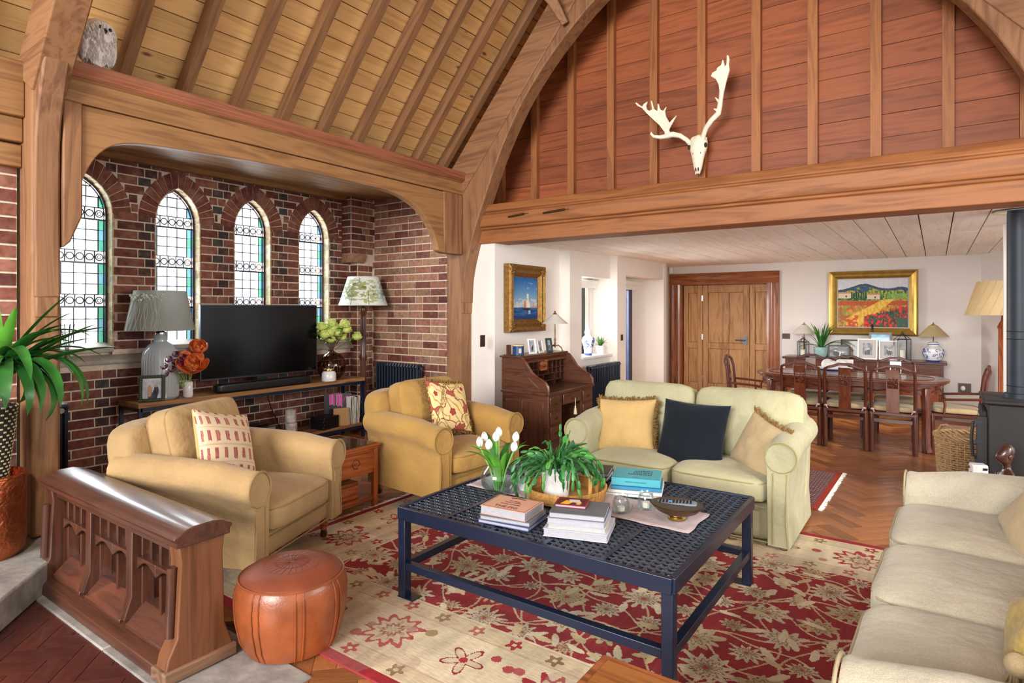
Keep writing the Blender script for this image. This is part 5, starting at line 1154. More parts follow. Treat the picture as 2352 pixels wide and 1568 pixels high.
# ------------------------------------------------------------ sideboard and what stands on it
sb = thing('sideboard', 'long dark rosewood sideboard under the landscape painting', 'sideboard', (-.94, 10.62, 0)); SZ = .80
part(MB().box(-1.07, 1.07, -.25, .25, SZ-.035, SZ), 'top', 'mahogx', sb, bevel=.006); part(MB().box(-1.03, 1.03, -.22, .24, .1, SZ-.035), 'body', 'mahogx', sb)
for k in range(4):
    x0 = -1.0+k*.505; d = part(MB().box(x0, x0+.485, -.235, -.22, SZ-.2, SZ-.06), 'drawer', 'rosex', sb, bevel=.004); part(MB().tube([(x0+.22, -.245, SZ-.12), (x0+.2425, -.25, SZ-.14), (x0+.265, -.245, SZ-.12)], .005, 6), 'handle', 'brass', d)
    d = part(MB().box(x0, x0+.485, -.235, -.22, .13, SZ-.22), 'door', 'teakz', sb, bevel=.004); part(MB().ball(x0+.45, -.245, .42, .012), 'knob', 'brass', d)
for sx in (1, -1):
    for y in (-.19, .2): part(MB().cb(sx*.98, y, .05, .07, .06, .1), 'foot', 'mahogz', sb)
def table_lamp(name, label, loc, shade, base_fn, z0, z1, r0, r1, pole=.006, cat='lamp', finial=True):
    t = thing(name, label, cat, loc); base_fn(t)
    part(MB().lathe([(r0, z0), (r1, z1), (r1-.003, z1), (r0-.003, z0)], 36), 'lamp_shade', shade, t)
    part(MB().tube([(0, 0, z0-.08), (0, 0, z1+.005)], pole, 8).tube([(-r1, 0, z1-.003), (r1, 0, z1-.003)], .002, 4), 'lamp_stem', 'bronze', t)
    if finial: part(MB().lathe([(r1*.9, z1-.002), (.02, z1+.015), (.006, z1+.02), (.012, z1+.03), (.0, z1+.045)], 14), 'finial', 'brass', t)
    return t
def chinapat(mb, prof, n, seed, size):   # raised blue scrolls on a turned jar
    r = random.Random(seed); tot = len(prof)
    for k in range(n):
        z = r.uniform(prof[1][1], prof[-2][1]); a = r.uniform(0, 2*PI); R = np.interp(z, [p[1] for p in prof], [p[0] for p in prof])+.0008; L_ = r.uniform(.5, 1)*size; th0 = r.uniform(0, 6.3)
        pts = []
        for i in range(9):
            th = th0+i*.65; rr = L_*(1-i/10); aa = a+rr*math.cos(th)/R; zz = z+rr*math.sin(th); RR = np.interp(zz, [p[1] for p in prof], [p[0] for p in prof])+.0008; pts.append((RR*math.cos(aa), RR*math.sin(aa), zz))
        mb.tube(pts, size*.14, 4)
    return mb
JAR = [(.07, 0), (.105, .05), (.13, .12), (.12, .18), (.075, .215), (.062, .225), (.068, .265), (.05, .28)]
def jarbase(t):
    part(MB().lathe([(0, 0)]+JAR+[(.0, .285)], 32), 'jar_body', 'ceram', t); part(chinapat(MB(), JAR[:5], 75, 4, .024), 'blue_scroll', 'china', t); part(MB().lathe([(.072, .001), (.084, .02), (.086, .02), (.074, .0)], 32).tube([(.0665*math.cos(i*PI/16), .0665*math.sin(i*PI/16), .245) for i in range(32)], .006, 5, closed=True), 'blue_band', 'china', t)
table_lamp('ginger_jar_lamp', 'blue and white ginger jar lamp with straw cone shade', (-.03, 10.60, SZ), 'shadeB', jarbase, .36, .52, .19, .045)
def lampA(t): part(MB().lathe([(0, 0), (.07, 0), (.07, .015), (.015, .03), (.012, .3), (.0, .3)], 20), 'lamp_base', 'bronze', t)
table_lamp('small_lamp', 'white cone shade lamp behind the sideboard plant', (-1.74, 10.68, SZ), 'shadeW', lampA, .36, .50, .17, .04)
def lantern(label, loc, w, h):
    t = thing('glass_lantern', label, 'lantern', loc); q = MB(); hr = h*.78
    P = [(w*math.cos(a), w*math.sin(a)) for a in [PI/3*k for k in range(6)]]
    for i in range(6):
        a, b = P[i], P[(i+1) % 6]; q.tube([(a[0], a[1], 0), (a[0], a[1], hr)], .004, 4).tube([(a[0], a[1], 0), (b[0], b[1], 0)], .004, 4).tube([(a[0], a[1], hr), (b[0], b[1], hr)], .004, 4).tube([(a[0], a[1], hr), (0, 0, h)], .004, 4)
    q.tube([(.012*math.cos(k*PI/5), 0, h+.012+.012*math.sin(k*PI/5)) for k in range(10)], .003, 4, closed=True); part(q, 'frame', 'iron', t)
    g = MB()
    for i in range(6): a, b = P[i], P[(i+1) % 6]; g.add([(a[0]*.98, a[1]*.98, 0), (b[0]*.98, b[1]*.98, 0), (b[0]*.98, b[1]*.98, hr), (a[0]*.98, a[1]*.98, hr)], [(0, 1, 2, 3)])
    part(g, 'pane', 'glass', t); part(MB().lathe([(0, .003), (.035, .003), (.035, h*.38), (0, h*.38)], 16), 'candle', 'wax', t); return t
lantern('black framed glass lantern below the white lamp', (-1.72, 10.47, SZ), .085, .30); lantern('tall black framed glass lantern left of the ginger jar lamp', (-.40, 10.50, SZ), .105, .40)
pp = thing('potted_plant', 'long leaved plant in a celadon pot on the sideboard', 'plant', (-1.47, 10.52, SZ))
part(MB().lathe([(0, 0), (.07, 0), (.105, .07), (.11, .15), (.1, .16), (.095, .14), (.0, .135)], 24), 'pot', 'celadon', pp); r = random.Random(3)
for i in range(34):
    q = MB(); az = r.uniform(0, 2*PI); side = i < 6; blade(q, (.02*math.cos(az), .02*math.sin(az), .13), [.15, PI-.1, -.3, .1, PI+.3, -.1][i] if side else az, r.uniform(.42, .6) if side else r.uniform(.28, .50), r.uniform(.022, .032), r.uniform(1.2, 1.9) if side else r.uniform(.1, .8), r.uniform(.5, .9) if side else r.uniform(1.1, 1.5), 8, .25); part(q, 'leaf', 'leafd' if i % 5 else 'leafl', pp, angle=90)
def photo_img(seed, bw=False, pal=('#7d8a94', '#c9b8a0', '#4a4038', '#8a6a54')):
    w, h = 40, 50; img = np.zeros((h, w, 3)); a = fbm(w, h, 3, 4, seed); img[:] = rgb(pal[0])+(a[..., None]-.5)*.3; yy, xx = np.mgrid[0:h, 0:w]; r = np.random.RandomState(seed)
    for k in range(4):
        cx, cy = w*r.uniform(.25, .75), h*r.uniform(.35, .6); c = rgb(pal[1+k % 3]); lay(img, ((xx-cx)/(w*.13))**2+((yy-cy-h*.25)/(h*.28))**2 < 1, c*(.5 if k % 2 else 1)); lay(img, ((xx-cx)/(w*.07))**2+((yy-cy)/(h*.075))**2 < 1, rgb('#c9a68c'))
    if bw: g = img.mean(-1, keepdims=True); img = np.clip((np.repeat(g, 3, -1)-.5)*2.0+.42, 0, 1)
    return img
def frame(label, loc, rz, w, h, fw, mat, seed, bw=False, mount=.0, lean=.16, group=None, pal=None, name='picture_frame', d=.015, cat='photo frame', strut=True):
    t = thing(name, label, cat, loc, rz, group); A = Rx(-lean); q = MB(); q.M = A   # faces -y, leans back
    for a, b, c, e in ((-w/2, w/2, 0, fw), (-w/2, w/2, h-fw, h), (-w/2, -w/2+fw, fw, h-fw), (w/2-fw, w/2, fw, h-fw)): q.box(a, b, -d, 0, c, e)
    part(q, 'frame', mat, t, bevel=.002); q = MB(); q.M = A; q.box(-w/2+fw*.6, w/2-fw*.6, -.004, -.001, fw*.6, h-fw*.6); part(q, 'mount', 'paper' if mount else 'blk', t)
    pw, ph = w-2*fw-2*mount, h-2*fw-2*mount; raster('photograph', photo_img(seed, bw, pal or ('#7d8a94', '#c9b8a0', '#4a4038', '#8a6a54')), pw, ph, t, 'photo', A @ T(0, -.0046, h/2) @ Rx(PI/2))
    if strut: q = MB(); q.M = A; q.box(-.02, .02, 0, .004, 0, h*.7); part(q, 'back_strut', 'blk', t)
    return t
F = 'framed photographs on the sideboard'
frame('wide black framed photograph beside the celadon pot', (-1.22, 10.47, SZ), 0, .30, .20, .022, 'blk', 3, True, 0, .15, F)
frame('white mounted black and white photograph on the sideboard, nearer the pot', (-.84, 10.46, SZ), 0, .26, .31, .018, 'white', 5, True, .05, .15, F)
frame('white mounted black and white photograph next to the tall lantern', (-.57, 10.47, SZ), 0, .25, .29, .018, 'white', 8, True, .05, .15, F)
frame('tall framed beach photograph standing behind the white frames', (-.69, 10.68, SZ), 0, .30, .40, .03, flat('grey_wood', '#8c8478', .6), 6, False, 0, .12, F, ('#7fb3cf', '#b9a88a', '#5a4a3a', '#8a7a5a'))
frame('wide dark photograph of a child behind the front frames', (-1.02, 10.70, SZ), 0, .40, .28, .022, flat('dark_wood_frame', '#4a3a30', .5), 12, False, 0, .12, F, ('#6a6058', '#8a2f2a', '#2a2220', '#c9a68c'))
bt = MB().lathe([(0, 0), (.03, 0), (.032, .3), (.015, .36), (.014, .5), (.018, .51), (.0, .52)], 16).build('bottle', 'blk', loc=(-.80, 10.78, SZ)); tag(bt, 'slim black bottle behind the framed photographs', 'bottle')
# ------------------------------------------------------------ paintings
def land_img():
    w, h = 216, 152; img = np.zeros((h, w, 3)); yy, xx = np.mgrid[0:h, 0:w]; u = xx/w; v = yy/h; a = fbm(w, h, 30, 24, 2); b = fbm(w, h, 50, 14, 7); img[:] = rgb('#c9cdd6'); lay(img, b > .55, rgb('#dcd8d2'), .6)
    hill = .22-.13*np.exp(-((u-.38)/.22)**2)-.05*np.exp(-((u-.9)/.15)**2)+.02*(a-.5)
    m = v > hill; lay(img, m, rgb('#3d5478')); lay(img, m & (b > .5), rgb('#2f4a6a')); lay(img, m & (a > .52) & (v > hill+.05), rgb('#6f8a3a')); lay(img, m & (a > .6) & (v > hill+.06), rgb('#b9a83a'))
    m = v > .26+.03*np.sin(u*7); lay(img, m, rgb('#5d7f3f')); lay(img, m & (b > .52), rgb('#a8b04a')); lay(img, m & (a < .42), rgb('#2f5a3a')); lay(img, (u > .72) & (v > .3) & (v < .45), rgb('#7fae58'), .7)
    for cx, cy, ww in ((.1, .33, .1), (.52, .36, .09)): lay(img, (np.abs(u-cx) < ww) & (v > cy-.05) & (v < cy+.06), rgb('#d8c6b0')); lay(img, (np.abs(u-cx) < ww*1.05) & (v > cy-.07) & (v < cy-.035), rgb('#c98a52')); lay(img, (np.abs(u-cx-.02) < .012) & (v > cy) & (v < cy+.04), rgb('#5a4a5a'))
    for k in range(7): cx = .2+.035*k; lay(img, (np.abs(u-cx) < .009) & (v > .26+.02*(k % 2)) & (v < .40), rgb('#1f3d2c'))
    m = v > .43+.02*np.sin(u*5); lay(img, m, rgb('#d09a3c')); lay(img, m & (a > .5), rgb('#c2552f')); lay(img, m & (b > .55), rgb('#8a9a40'), .8); lay(img, m & (np.abs(v-.5) < .04) & (a < .6), rgb('#b8402a'), .8)
    pth = np.abs(u-(.15+.55*(1-(v-.45)/.5)**1.0)) < .08+.22*(v-.42); lay(img, m & pth, rgb('#e6bf52')); lay(img, m & pth & (b > .52), rgb('#d8a63a'))
    m2 = (v > .62+.35*(.95-u)-.1*a) & (u > .38); lay(img, m2, rgb('#3d5a38')); lay(img, m2 & (a > .45), rgb('#c2282c')); lay(img, m2 & (a > .58), rgb('#e04038')); lay(img, m2 & (b < .36), rgb('#1f4a48')); lay(img, (v > .8) & (u > .85), rgb('#2f6a5a'), .7)
    lay(img, (v > .75) & (u < .3) & (a > .45), rgb('#c24a32'), .9); lay(img, (v > .6) & (u < .12), rgb('#8a7a40'), .5); return img
def sea_img():
    w, h = 100, 150; img = np.zeros((h, w, 3)); yy, xx = np.mgrid[0:h, 0:w]; u = xx/w; v = yy/h; a = fbm(w, h, 12, 16, 3); b = fbm(w, h, 5, 40, 9); t = np.clip(v/.7, 0, 1)[..., None]; img[:] = rgb('#1c63ac')*(1-t)+rgb('#a9cbe0')*t
    lay(img, (a > .56) & (v > .1) & (v < .3) & (u > .45), rgb('#cfe0e8'), .5); lay(img, (v > .5) & (v < .7) & (a > .5), rgb('#e6d9d0'), .7)
    lay(img, v > .71, rgb('#2a66a8')); lay(img, (v > .71) & (b > .5), rgb('#1a4580')); lay(img, v > .9, rgb('#17386a'), .6)
    lay(img, (v > .665) & (v < .72) & (u > .7), rgb('#d9a080')); lay(img, (v > .68) & (v < .715) & (u < .3) & (a > .45), rgb('#e8d8d0'))
    for x in (.12, .2, .27): lay(img, (np.abs(u-x) < .012) & (v > .58) & (v < .71), rgb('#d9d5d5'), .8)
    lay(img, (np.abs(u-.87) < .008) & (v > .52) & (v < .7), rgb('#b8553a'))
    lay(img, (v > .48) & (v < .72) & (np.abs(u-.61) < .085*(v-.42)/.3), rgb('#ece6da')); lay(img, (v > .38) & (v < .5) & (np.abs(u-.6) < .04), rgb('#e8e2d6')); lay(img, (v > .53) & (v < .72) & (np.abs(u-.48) < .07*(v-.46)/.26), rgb('#d08a4a'))
    lay(img, ((u-.54)/.15)**2+((v-.755)/.028)**2 < 1, rgb('#3a2a26')); lay(img, (np.abs(u-.66) < .05) & (v > .78) & (v < .88) & (b > .4), rgb('#d5dde0'), .8); lay(img, (np.abs(u-.5) < .05) & (v > .78) & (v < .86) & (b > .45), rgb('#b06a3a'), .7); return img
def painting(name, label, M, w, h, fw, img, mat, depth=.05, ornate=False):
    t = thing(name, label, 'painting', M.translation); t.rotation_euler = M.to_euler()   # local: x right, y up, z toward viewer
    for k, (a, b, L_, rz) in enumerate(((0, h/2, w, 0), (0, -h/2, w, PI), (-w/2, 0, h, PI/2), (w/2, 0, h, -PI/2))):
        q = MB(); l = L_/2; P = [(0, 0), (0, depth*.8), (-fw*.2, depth), (-fw*.45, depth*.75), (-fw*.7, depth*.85), (-fw, depth*.4), (-fw, 0)]
        vs = []; 
        for y, z_ in P: vs += [(-l-y, y, z_), (l+y, y, z_)]
        m = len(P); q.add(vs, [(2*i, 2*i+1, 2*((i+1) % m)+1, 2*((i+1) % m)) for i in range(m)][::1]+[tuple(2*i for i in range(m)), tuple(2*i+1 for i in range(m))[::-1]], T(a, b, 0) @ Rz(rz)); part(q, 'frame', mat, t, angle=25)
    if ornate:
        for sx in (1, -1):
            for sy in (1, -1):
                q = MB(); q.ball(sx*(w/2-fw*.45), sy*(h/2-fw*.45), depth*.8, .05, .05, .02)
                for k in range(8): q.ball(sx*(w/2-fw*.45)+.045*math.cos(k*PI/4), sy*(h/2-fw*.45)+.045*math.sin(k*PI/4), depth*.85, .018, .018, .014, 8, 5)
                part(q, 'corner_ornament', 'gold', t)
    q = MB().box(-w/2+fw*.95, w/2-fw*.95, -h/2+fw*.95, h/2-fw*.95, .001, depth*.3); part(q, 'liner', 'paper' if not ornate else 'gold', t)
    s = .028 if not ornate else .02; raster('canvas', img, w-2*fw-s, h-2*fw-s, t, 'oil', T(0, 0, depth*.3+.004)); return t
painting('landscape_painting', 'gilt framed painting of hills, farmhouses and red poppies', T(-.81, 10.895, 1.646) @ Rx(PI/2), 1.19, 1.0, .115, land_img(), 'goldb', .06)
painting('sea_painting', 'gilt framed painting of sailing boats on a blue sea', T(-4.095, 6.07, 1.68) @ Rz(PI/2) @ Rx(PI/2), .86, .80, .14, sea_img(), 'gold', .09, True).scale = (.93, 1.0, 1)
# ------------------------------------------------------------ roll top desk
dk = thing('writing_desk', 'dark mahogany roll top desk with tassel against white wall', 'desk', (-3.50, 5.70, 0), PI/2)   # local: front at -y
w2, dp = .48, .58; WZ = .70; q0 = dp/2
part(MB().box(-w2-.02, w2+.02, -q0-.015, q0+.01, WZ-.03, WZ), 'writing_top', 'deskx', dk, bevel=.006)
for s in (1, -1):
    x0, x1 = (s*w2-.0, s*(w2-.27)); x0, x1 = min(x0, x1), max(x0, x1)
    pd = part(MB().box(x0, x1, -q0+.005, q0, .04, WZ-.03), 'pedestal', 'desky', dk, bevel=.003)
    for k in range(4):
        z1 = WZ-.05-k*.152; d = part(MB().box(x0+.03, x1-.03, -q0-.008, -q0+.004, z1-.132, z1), 'drawer', 'deskx', dk, bevel=.005)
        cx, cz = (x0+x1)/2, z1-.066; part(MB().ball(cx, -q0-.009, cz, .036, .003, .022, 12, 6).tube([(cx-.025, -q0-.012, cz+.004), (cx, -q0-.024, cz-.016), (cx+.025, -q0-.012, cz+.004)], .004, 6), 'drawer_handle', 'bronze', d)
    for k in range(2): part(MB().prism([(-q0+.06+k*.26, .12), (-q0+.27+k*.26, .12), (-q0+.27+k*.26, WZ-.1), (-q0+.06+k*.26, WZ-.1)], 'x', s*w2, s*(w2+.006)), 'side_panel', 'deskz', pd, bevel=.004)
d = part(MB().box(-w2+.285, w2-.285, -q0-.008, -q0+.004, WZ-.15, WZ-.045), 'drawer', 'deskx', dk, bevel=.005); part(MB().ball(0, -q0-.009, WZ-.097, .036, .003, .022, 12, 6), 'drawer_handle', 'bronze', d)
part(MB().box(-w2+.27, w2-.27, -q0+.01, q0, WZ-.16, WZ-.03), 'centre_drawer_case', 'deskx', dk); part(MB().box(-w2+.27, w2-.27, q0-.02, q0, .1, WZ-.1), 'back_panel', 'deskx', dk); part(MB().box(-w2-.015, w2+.015, -q0-.0, q0, .0, .045), 'plinth', 'deskx', dk, bevel=.004)
SS = [(-q0, WZ), (-q0+.005, WZ+.06), (-q0+.04, WZ+.10), (-q0+.12, WZ+.135), (-q0+.20, WZ+.19), (-q0+.26, WZ+.27), (-q0+.31, WZ+.325), (-q0+.36, WZ+.34), (q0, WZ+.34), (q0, WZ)]
for s in (1, -1):
    sd = part(MB().prism(SS, 'x', s*w2-.014, s*w2+.014), 'scroll_side', 'desky', dk, bevel=.004, angle=30); part(MB().tube([(s*w2, y, z_) for y, z_ in SS[:8]], .016, 6), 'scroll_edge', 'rosey', sd)
    part(MB().prism([(-q0+.10, WZ+.04), (-q0+.25, WZ+.16), (-q0+.31, WZ+.28), (q0-.04, WZ+.29), (q0-.04, WZ+.04)], 'x', s*(w2+.013), s*(w2+.02)), 'side_panel', 'desky', sd, bevel=.003)
part(MB().box(-w2-.03, w2+.03, q0-.24, q0+.015, WZ+.34, WZ+.36), 'desk_top', 'deskx', dk, bevel=.005); part(MB().box(-w2, w2, q0-.02, q0, WZ, WZ+.34), 'back_panel', 'deskx', dk)
tb_ = part(MB().box(-w2+.014, w2-.014, q0-.24, q0-.2, WZ+.275, WZ+.34), 'tambour', 'deskx', dk); q = MB()
for k in range(60): q.cb(-w2+.03+k*(2*w2-.06)/59, q0-.243, WZ+.315, .006, .006, .03)
part(q, 'tambour_slats', 'rosex', tb_); part(MB().tube([(-.035, q0-.25, WZ+.29), (0, q0-.265, WZ+.285), (.035, q0-.25, WZ+.29)], .005, 6), 'pull', 'brass', tb_)
q = MB(); yb = q0-.22
for z_ in (WZ+.05, WZ+.125, WZ+.19, WZ+.275): q.box(-w2+.014, w2-.014, yb, q0-.02, z_-.003, z_+.003)
for x in (-.38, -.29, -.2, -.11, .11, .2, .29, .38): q.box(x-.003, x+.003, yb, q0-.02, WZ+.125 if abs(x) < .25 else WZ+.05, WZ+.275)
for x in (-.25, 0, .25): q.box(x-.003, x+.003, yb, q0-.02, WZ+.0, WZ+.125)
part(q, 'pigeonhole', 'desky', dk); d = part(MB().box(-.07, .07, yb-.008, yb+.05, WZ+.17, WZ+.275), 'drawer', 'teakx', dk, bevel=.003); part(MB().ball(0, yb-.012, WZ+.222, .018, .005, .015), 'drawer_handle', 'bronze', d)
tq = thing('tassel', 'cream tassel hanging from the desk drawer key', 'tassel', (-3.17, 5.70, .60)); part(MB().tube([(0, 0, .0), (.003, .002, -.09)], .003, 5), 'tassel_cord', 'cord', tq); part(MB().lathe([(.004, -.085), (.011, -.095), (.008, -.105), (.012, -.115), (.02, -.175), (.0, -.175)], 14), 'tassel_skirt', 'cord', tq)
DZ = WZ+.361
def dframe(lab, y, w, h, mat, seed, mount, rz=PI/2-.1, fw=.012): return frame(lab, (-3.62, y, DZ), rz, w, h, fw, mat, seed, False, mount, .2, 'framed photographs on the desk', ('#8a98a8', '#7a93b8', '#6a4a3a', '#c9a68c'))
dframe('narrow white framed photograph on the desk, nearest the candle', 5.55, .105, .165, 'white', 21, .012, PI/2-.35); dframe('white framed photograph on the desk, in the middle', 5.72, .13, .15, 'white', 22, .016, PI/2+.15); dframe('narrow striped dark frame on the desk beside the lamp', 5.905, .09, .16, flat('green_stripe', '#2f4038', .5), 23, .0, PI/2-.3, .022)
cn = thing('candle_tin', 'dark blue candle jar with wooden lid on the desk', 'candle', (-3.68, 5.36, DZ)); part(MB().lathe([(0, 0), (.062, 0), (.062, .095), (0, .095)], 28), 'tin', flat('deep_blue', '#17406a', .4), cn); part(MB().lathe([(0, .095), (.064, .095), (.064, .108), (0, .108)], 28), 'lid', flat('beech', '#d9bd8c', .5), cn); part(MB().box(.058, .0625, -.0, .03, .02, .07, Rz(-.9)), 'tin_label', 'paper', cn)
pd_ = MB().box(-.018, .018, -.02, .02, 0, .11).box(-.05, .05, -.035, .035, 0, .008).build('desk_stand', 'deskz', loc=(-3.72, 5.24, DZ)); tag(pd_, 'small dark wooden block standing at the desk corner', 'ornament')
def lampD(t):
    part(MB().lathe([(.005, .0), (.012, .05), (.007, .07), (.012, .1), (.006, .12), (.008, .2), (.005, .25), (.0, .26)], 12, T(0, 0, .04)), 'turned_stem', 'bronze', t)
    for k in range(3): a = k*2.1+.5; part(MB().tube([(0, 0, .06), (.04*math.cos(a), .04*math.sin(a), .07), (.075*math.cos(a), .075*math.sin(a), .04), (.085*math.cos(a), .085*math.sin(a), .006), (.1*math.cos(a), .1*math.sin(a), .004)], .007, 6), 'foot', 'bronze', t)
table_lamp('desk_lamp', 'white cone shade lamp on a bronze stem on the desk', (-3.64, 6.06, DZ), 'shadeW', lampD, .32, .43, .155, .03, .005)
# ------------------------------------------------------------ radiators, switches
def radiator(label, loc, rz, n, h, pitch=.05, cols=3):
    t = thing('column_radiator', label, 'radiator', loc, rz)
    for k in range(n):
        q = MB()
        for c in range(cols): q.tube([(k*pitch, c*.035, .06), (k*pitch, c*.035, h-.03)], .0135, 8)
        q.tube([(k*pitch, -.008, h-.03), (k*pitch, .0, h-.008), (k*pitch, (cols-1)*.035, h-.008), (k*pitch, (cols-1)*.035+.008, h-.03)], .02, 8).tube([(k*pitch, -.0, .06), (k*pitch, (cols-1)*.035, .06)], .02, 8); part(q, 'radiator_column', 'rad', t)
    part(MB().tube([(-.02, .035, h-.035), (n*pitch-.03, .035, h-.035)], .016, 8).tube([(-.02, .035, .06), (n*pitch-.03, .035, .06)], .016, 8), 'header_pipe', 'rad', t); part(MB().tube([(n*pitch-.03, .035, h-.035), (n*pitch-.015, .035, h-.035)], .018, 10), 'end_cap', 'chrome', t)
    q = MB()
    for k in (1, n-2): q.cb(k*pitch, .035, .03, .03, .1, .06)
    part(q, 'foot', 'rad', t); return t
radiator('dark column radiator against the brick wall behind the mustard armchair', (-5.82, 5.30, 0), 0, 15, .87)
radiator('dark column radiator under the white window sill beside the desk', (-3.76, 7.22, 0), PI/2, 18, .78)
radiator('dark column radiator seen end on behind the oak post', (-5.55, 1.55, 0), 0, 15, .90)
def plate(label, loc, rz, w=.085, h=.085, name='light_switch'):
    t = thing(name, label, 'switch', loc, rz); part(MB().box(-w/2, w/2, -.008, 0, -h/2, h/2), 'plate', 'jet', t, bevel=.002); part(MB().tube([(0, -.008, 0), (0, -.02, -.006)], .006, 8), 'toggle', 'bronze', t)
plate('bronze light switch on the white wall beside the oak post', (-4.1, 5.27, 1.2), PI/2, .085, .13); plate('bronze light switch on the white pier between window and door', (-3.83, 8.30, 1.13), PI/2, .07, .09); plate('bronze light switch beside the oak door case', (-2.05, 10.9, 1.10), 0, .12, .09)
so = thing('wall_socket', 'dark wall socket with white plug right of the sideboard', 'socket', (.34, 10.9, .42)); part(MB().box(-.075, .075, -.01, 0, -.075, .06), 'plate', 'jet', so); part(MB().ball(-.02, -.03, -.01, .03, .025, .035), 'plug', 'white', so)
se = MB().rbox(.03, .025, .06, 5, 6).build('motion_sensor', 'white', loc=(-4.02, 10.87, 2.27)); tag(se, 'small white motion sensor above the door case corner', 'sensor')
su = thing('potted_succulent', 'small spiky succulent in white pot on the window sill', 'plant', (-4.02, 7.98, .90)); part(MB().lathe([(0, 0), (.055, 0), (.075, .12), (.07, .12), (.0, .1)], 20), 'pot', 'white', su); r = random.Random(5)
for i in range(16): q = MB(); az = r.uniform(0, 6.3); blade(q, (.01*math.cos(az), .01*math.sin(az), .1), az, r.uniform(.12, .19), .022, r.uniform(.2, 1.3), r.uniform(.9, 1.4), 6, .3); part(q, 'leaf', 'leafl' if i % 2 else 'leafd', su, angle=90)
TJ = [(.05, 0), (.055, .03), (.065, .12), (.088, .2), (.08, .25), (.045, .28), (.042, .3), (.052, .32)]
tj = thing('temple_jar', 'blue and white lidded temple jar on the window sill', 'jar', (-4.03, 7.62, .90)); part(MB().lathe([(0, 0)]+TJ+[(.05, .33), (.04, .36), (.012, .38), (.014, .4), (.0, .41)], 24), 'body', 'ceram', tj); part(chinapat(MB(), TJ[1:6], 60, 9, .026), 'blue_scroll', 'china', tj); part(MB().lathe([(.051, .0), (.056, .03), (.0575, .03), (.053, 0)], 24), 'blue_band', 'china', tj)
# ------------------------------------------------------------ media console and what stands on it
mc = thing('media_console', 'long plank topped console with dark steel frame below the television', 'console', (-5.92, 3.72, 0)); CZ = .72
for k in range(3): part(MB().box(-.20+k*.134, -.20+(k+1)*.134-.004, -1.27, 1.30, CZ-.045, CZ), 'plank', 'shelfy', mc, bevel=.004)
for k in range(2): part(MB().box(-.19+k*.19, -.19+(k+1)*.19-.004, -1.25, 1.28, .135, .17), 'plank', 'shelfy', mc, bevel=.004)
for x in (-.185, .185):
    for y in (-1.25, 1.275): part(MB().cb(x, y, (CZ-.045)/2, .03, .03, CZ-.045), 'leg', 'navy', mc)
q = MB()
for z in (CZ-.06, .12):
    for x in (-.185, .185): q.box(x-.015, x+.015, -1.25, 1.275, z-.015, z+.015)
    for y in (-1.25, 1.275): q.box(-.185, .185, y-.015, y+.015, z-.015, z+.015)
part(q, 'steel_frame', 'navy', mc)
tv = thing('television', 'large black flat television on the plank console', 'television', (-5.97, 3.80, CZ), -.05)
part(MB().box(-.025, .015, -.665, .665, .115, .875), 'case', 'blk', tv, bevel=.004); part(MB().box(.0155, .017, -.655, .655, .13, .865), 'screen', 'screen', tv)
q = MB()
for a, b, c, d in ((-.667, .667, .113, .122), (-.667, .667, .868, .877), (-.667, -.658, .122, .868), (.658, .667, .122, .868)): q.box(.0, .019, a, b, c, d)
part(q, 'bezel', flat('bezel_grey', '#3a4450', .3, metal=.6), tv); part(MB().box(-.06, .12, -.32, .32, .0, .012).box(-.02, .0, -.06, .06, .01, .13), 'stand', 'blk', tv, bevel=.003)
sbr = thing('soundbar', 'black soundbar lying in front of the television', 'soundbar', (-5.79, 3.72, CZ+.0005), -.01); part(MB().rbox(.06, .54, .045, 9, 8, T(0, 0, .046)), 'body', 'blk', sbr); part(MB().box(-.03, .03, -.5, .5, .0905, .0915), 'top_gloss', 'screen', sbr)
def bottle_base(t):
    part(MB().lathe([(0, .0), (.13, .0), (.15, .02), (.152, .36), (.14, .44), (.10, .50), (.055, .53), (.05, .56), (.058, .575), (.058, .60), (.05, .60), (.044, .56), (.05, .535), (.095, .495), (.134, .435), (.146, .36), (.144, .025), (.0, .008)], 36), 'glass_bottle', 'frost', t)
    q = MB()
    for k in range(36): a = k*PI/18; q.tube([(.151*math.cos(a), .151*math.sin(a), .03), (.153*math.cos(a), .153*math.sin(a), .36), (.141*math.cos(a), .141*math.sin(a), .44)], .0022, 4)
    part(q, 'ribbing', 'frost', t); part(MB().lathe([(0, .575), (.05, .575), (.05, .615), (.02, .63), (.012, .66), (.0, .66)], 20).tube([(0, 0, .0), (0, 0, .58)], .004, 6), 'lamp_fitting', 'chrome', t)
lb = table_lamp('bottle_lamp', 'clear glass bottle lamp with grey silk shade on the console', (-5.905, 2.72, CZ), 'shadeG', bottle_base, .635, 1.0, .285, .215, .006, 'lamp', False)
q = MB(); r = random.Random(6)
for k in range(26):
    a = -1.2+r.uniform(-.9, .9); z0 = .64; n = 7; pts = []
    for i in range(n): z = z0+.3*r.uniform(.95, 1.05)*i/(n-1); R = .287-.07*(z-.635)/.365; aa = a+.12*math.sin(i*.6+k)+.03*i*math.sin(k); pts.append((R*math.cos(aa), R*math.sin(aa), z))
    q.tube(pts, .0016, 4); p = pts[-1]
    for j in range(4): q.ball(p[0]+r.uniform(-.004, .004), p[1]+r.uniform(-.02, .02), p[2]+r.uniform(-.02, .02), .005, .008, .006, 6, 4)
part(q, 'grass_print', flat('print_white', '#d5ddd2', .9), lb)
frame('dark beaded photograph frame at the near end of the console', (-5.77, 2.585, CZ), math.radians(60), .205, .235, .028, flat('dark_green_frame', '#27301f', .45), 31, False, 0, .14, None, ('#cfd4dc', '#3a4058', '#2a2f48', '#c9a68c'))
fr = [o for o in bpy.data.objects if o.get('label', '').startswith('dark beaded')][0]; q = MB(); q.M = Rx(-.14)
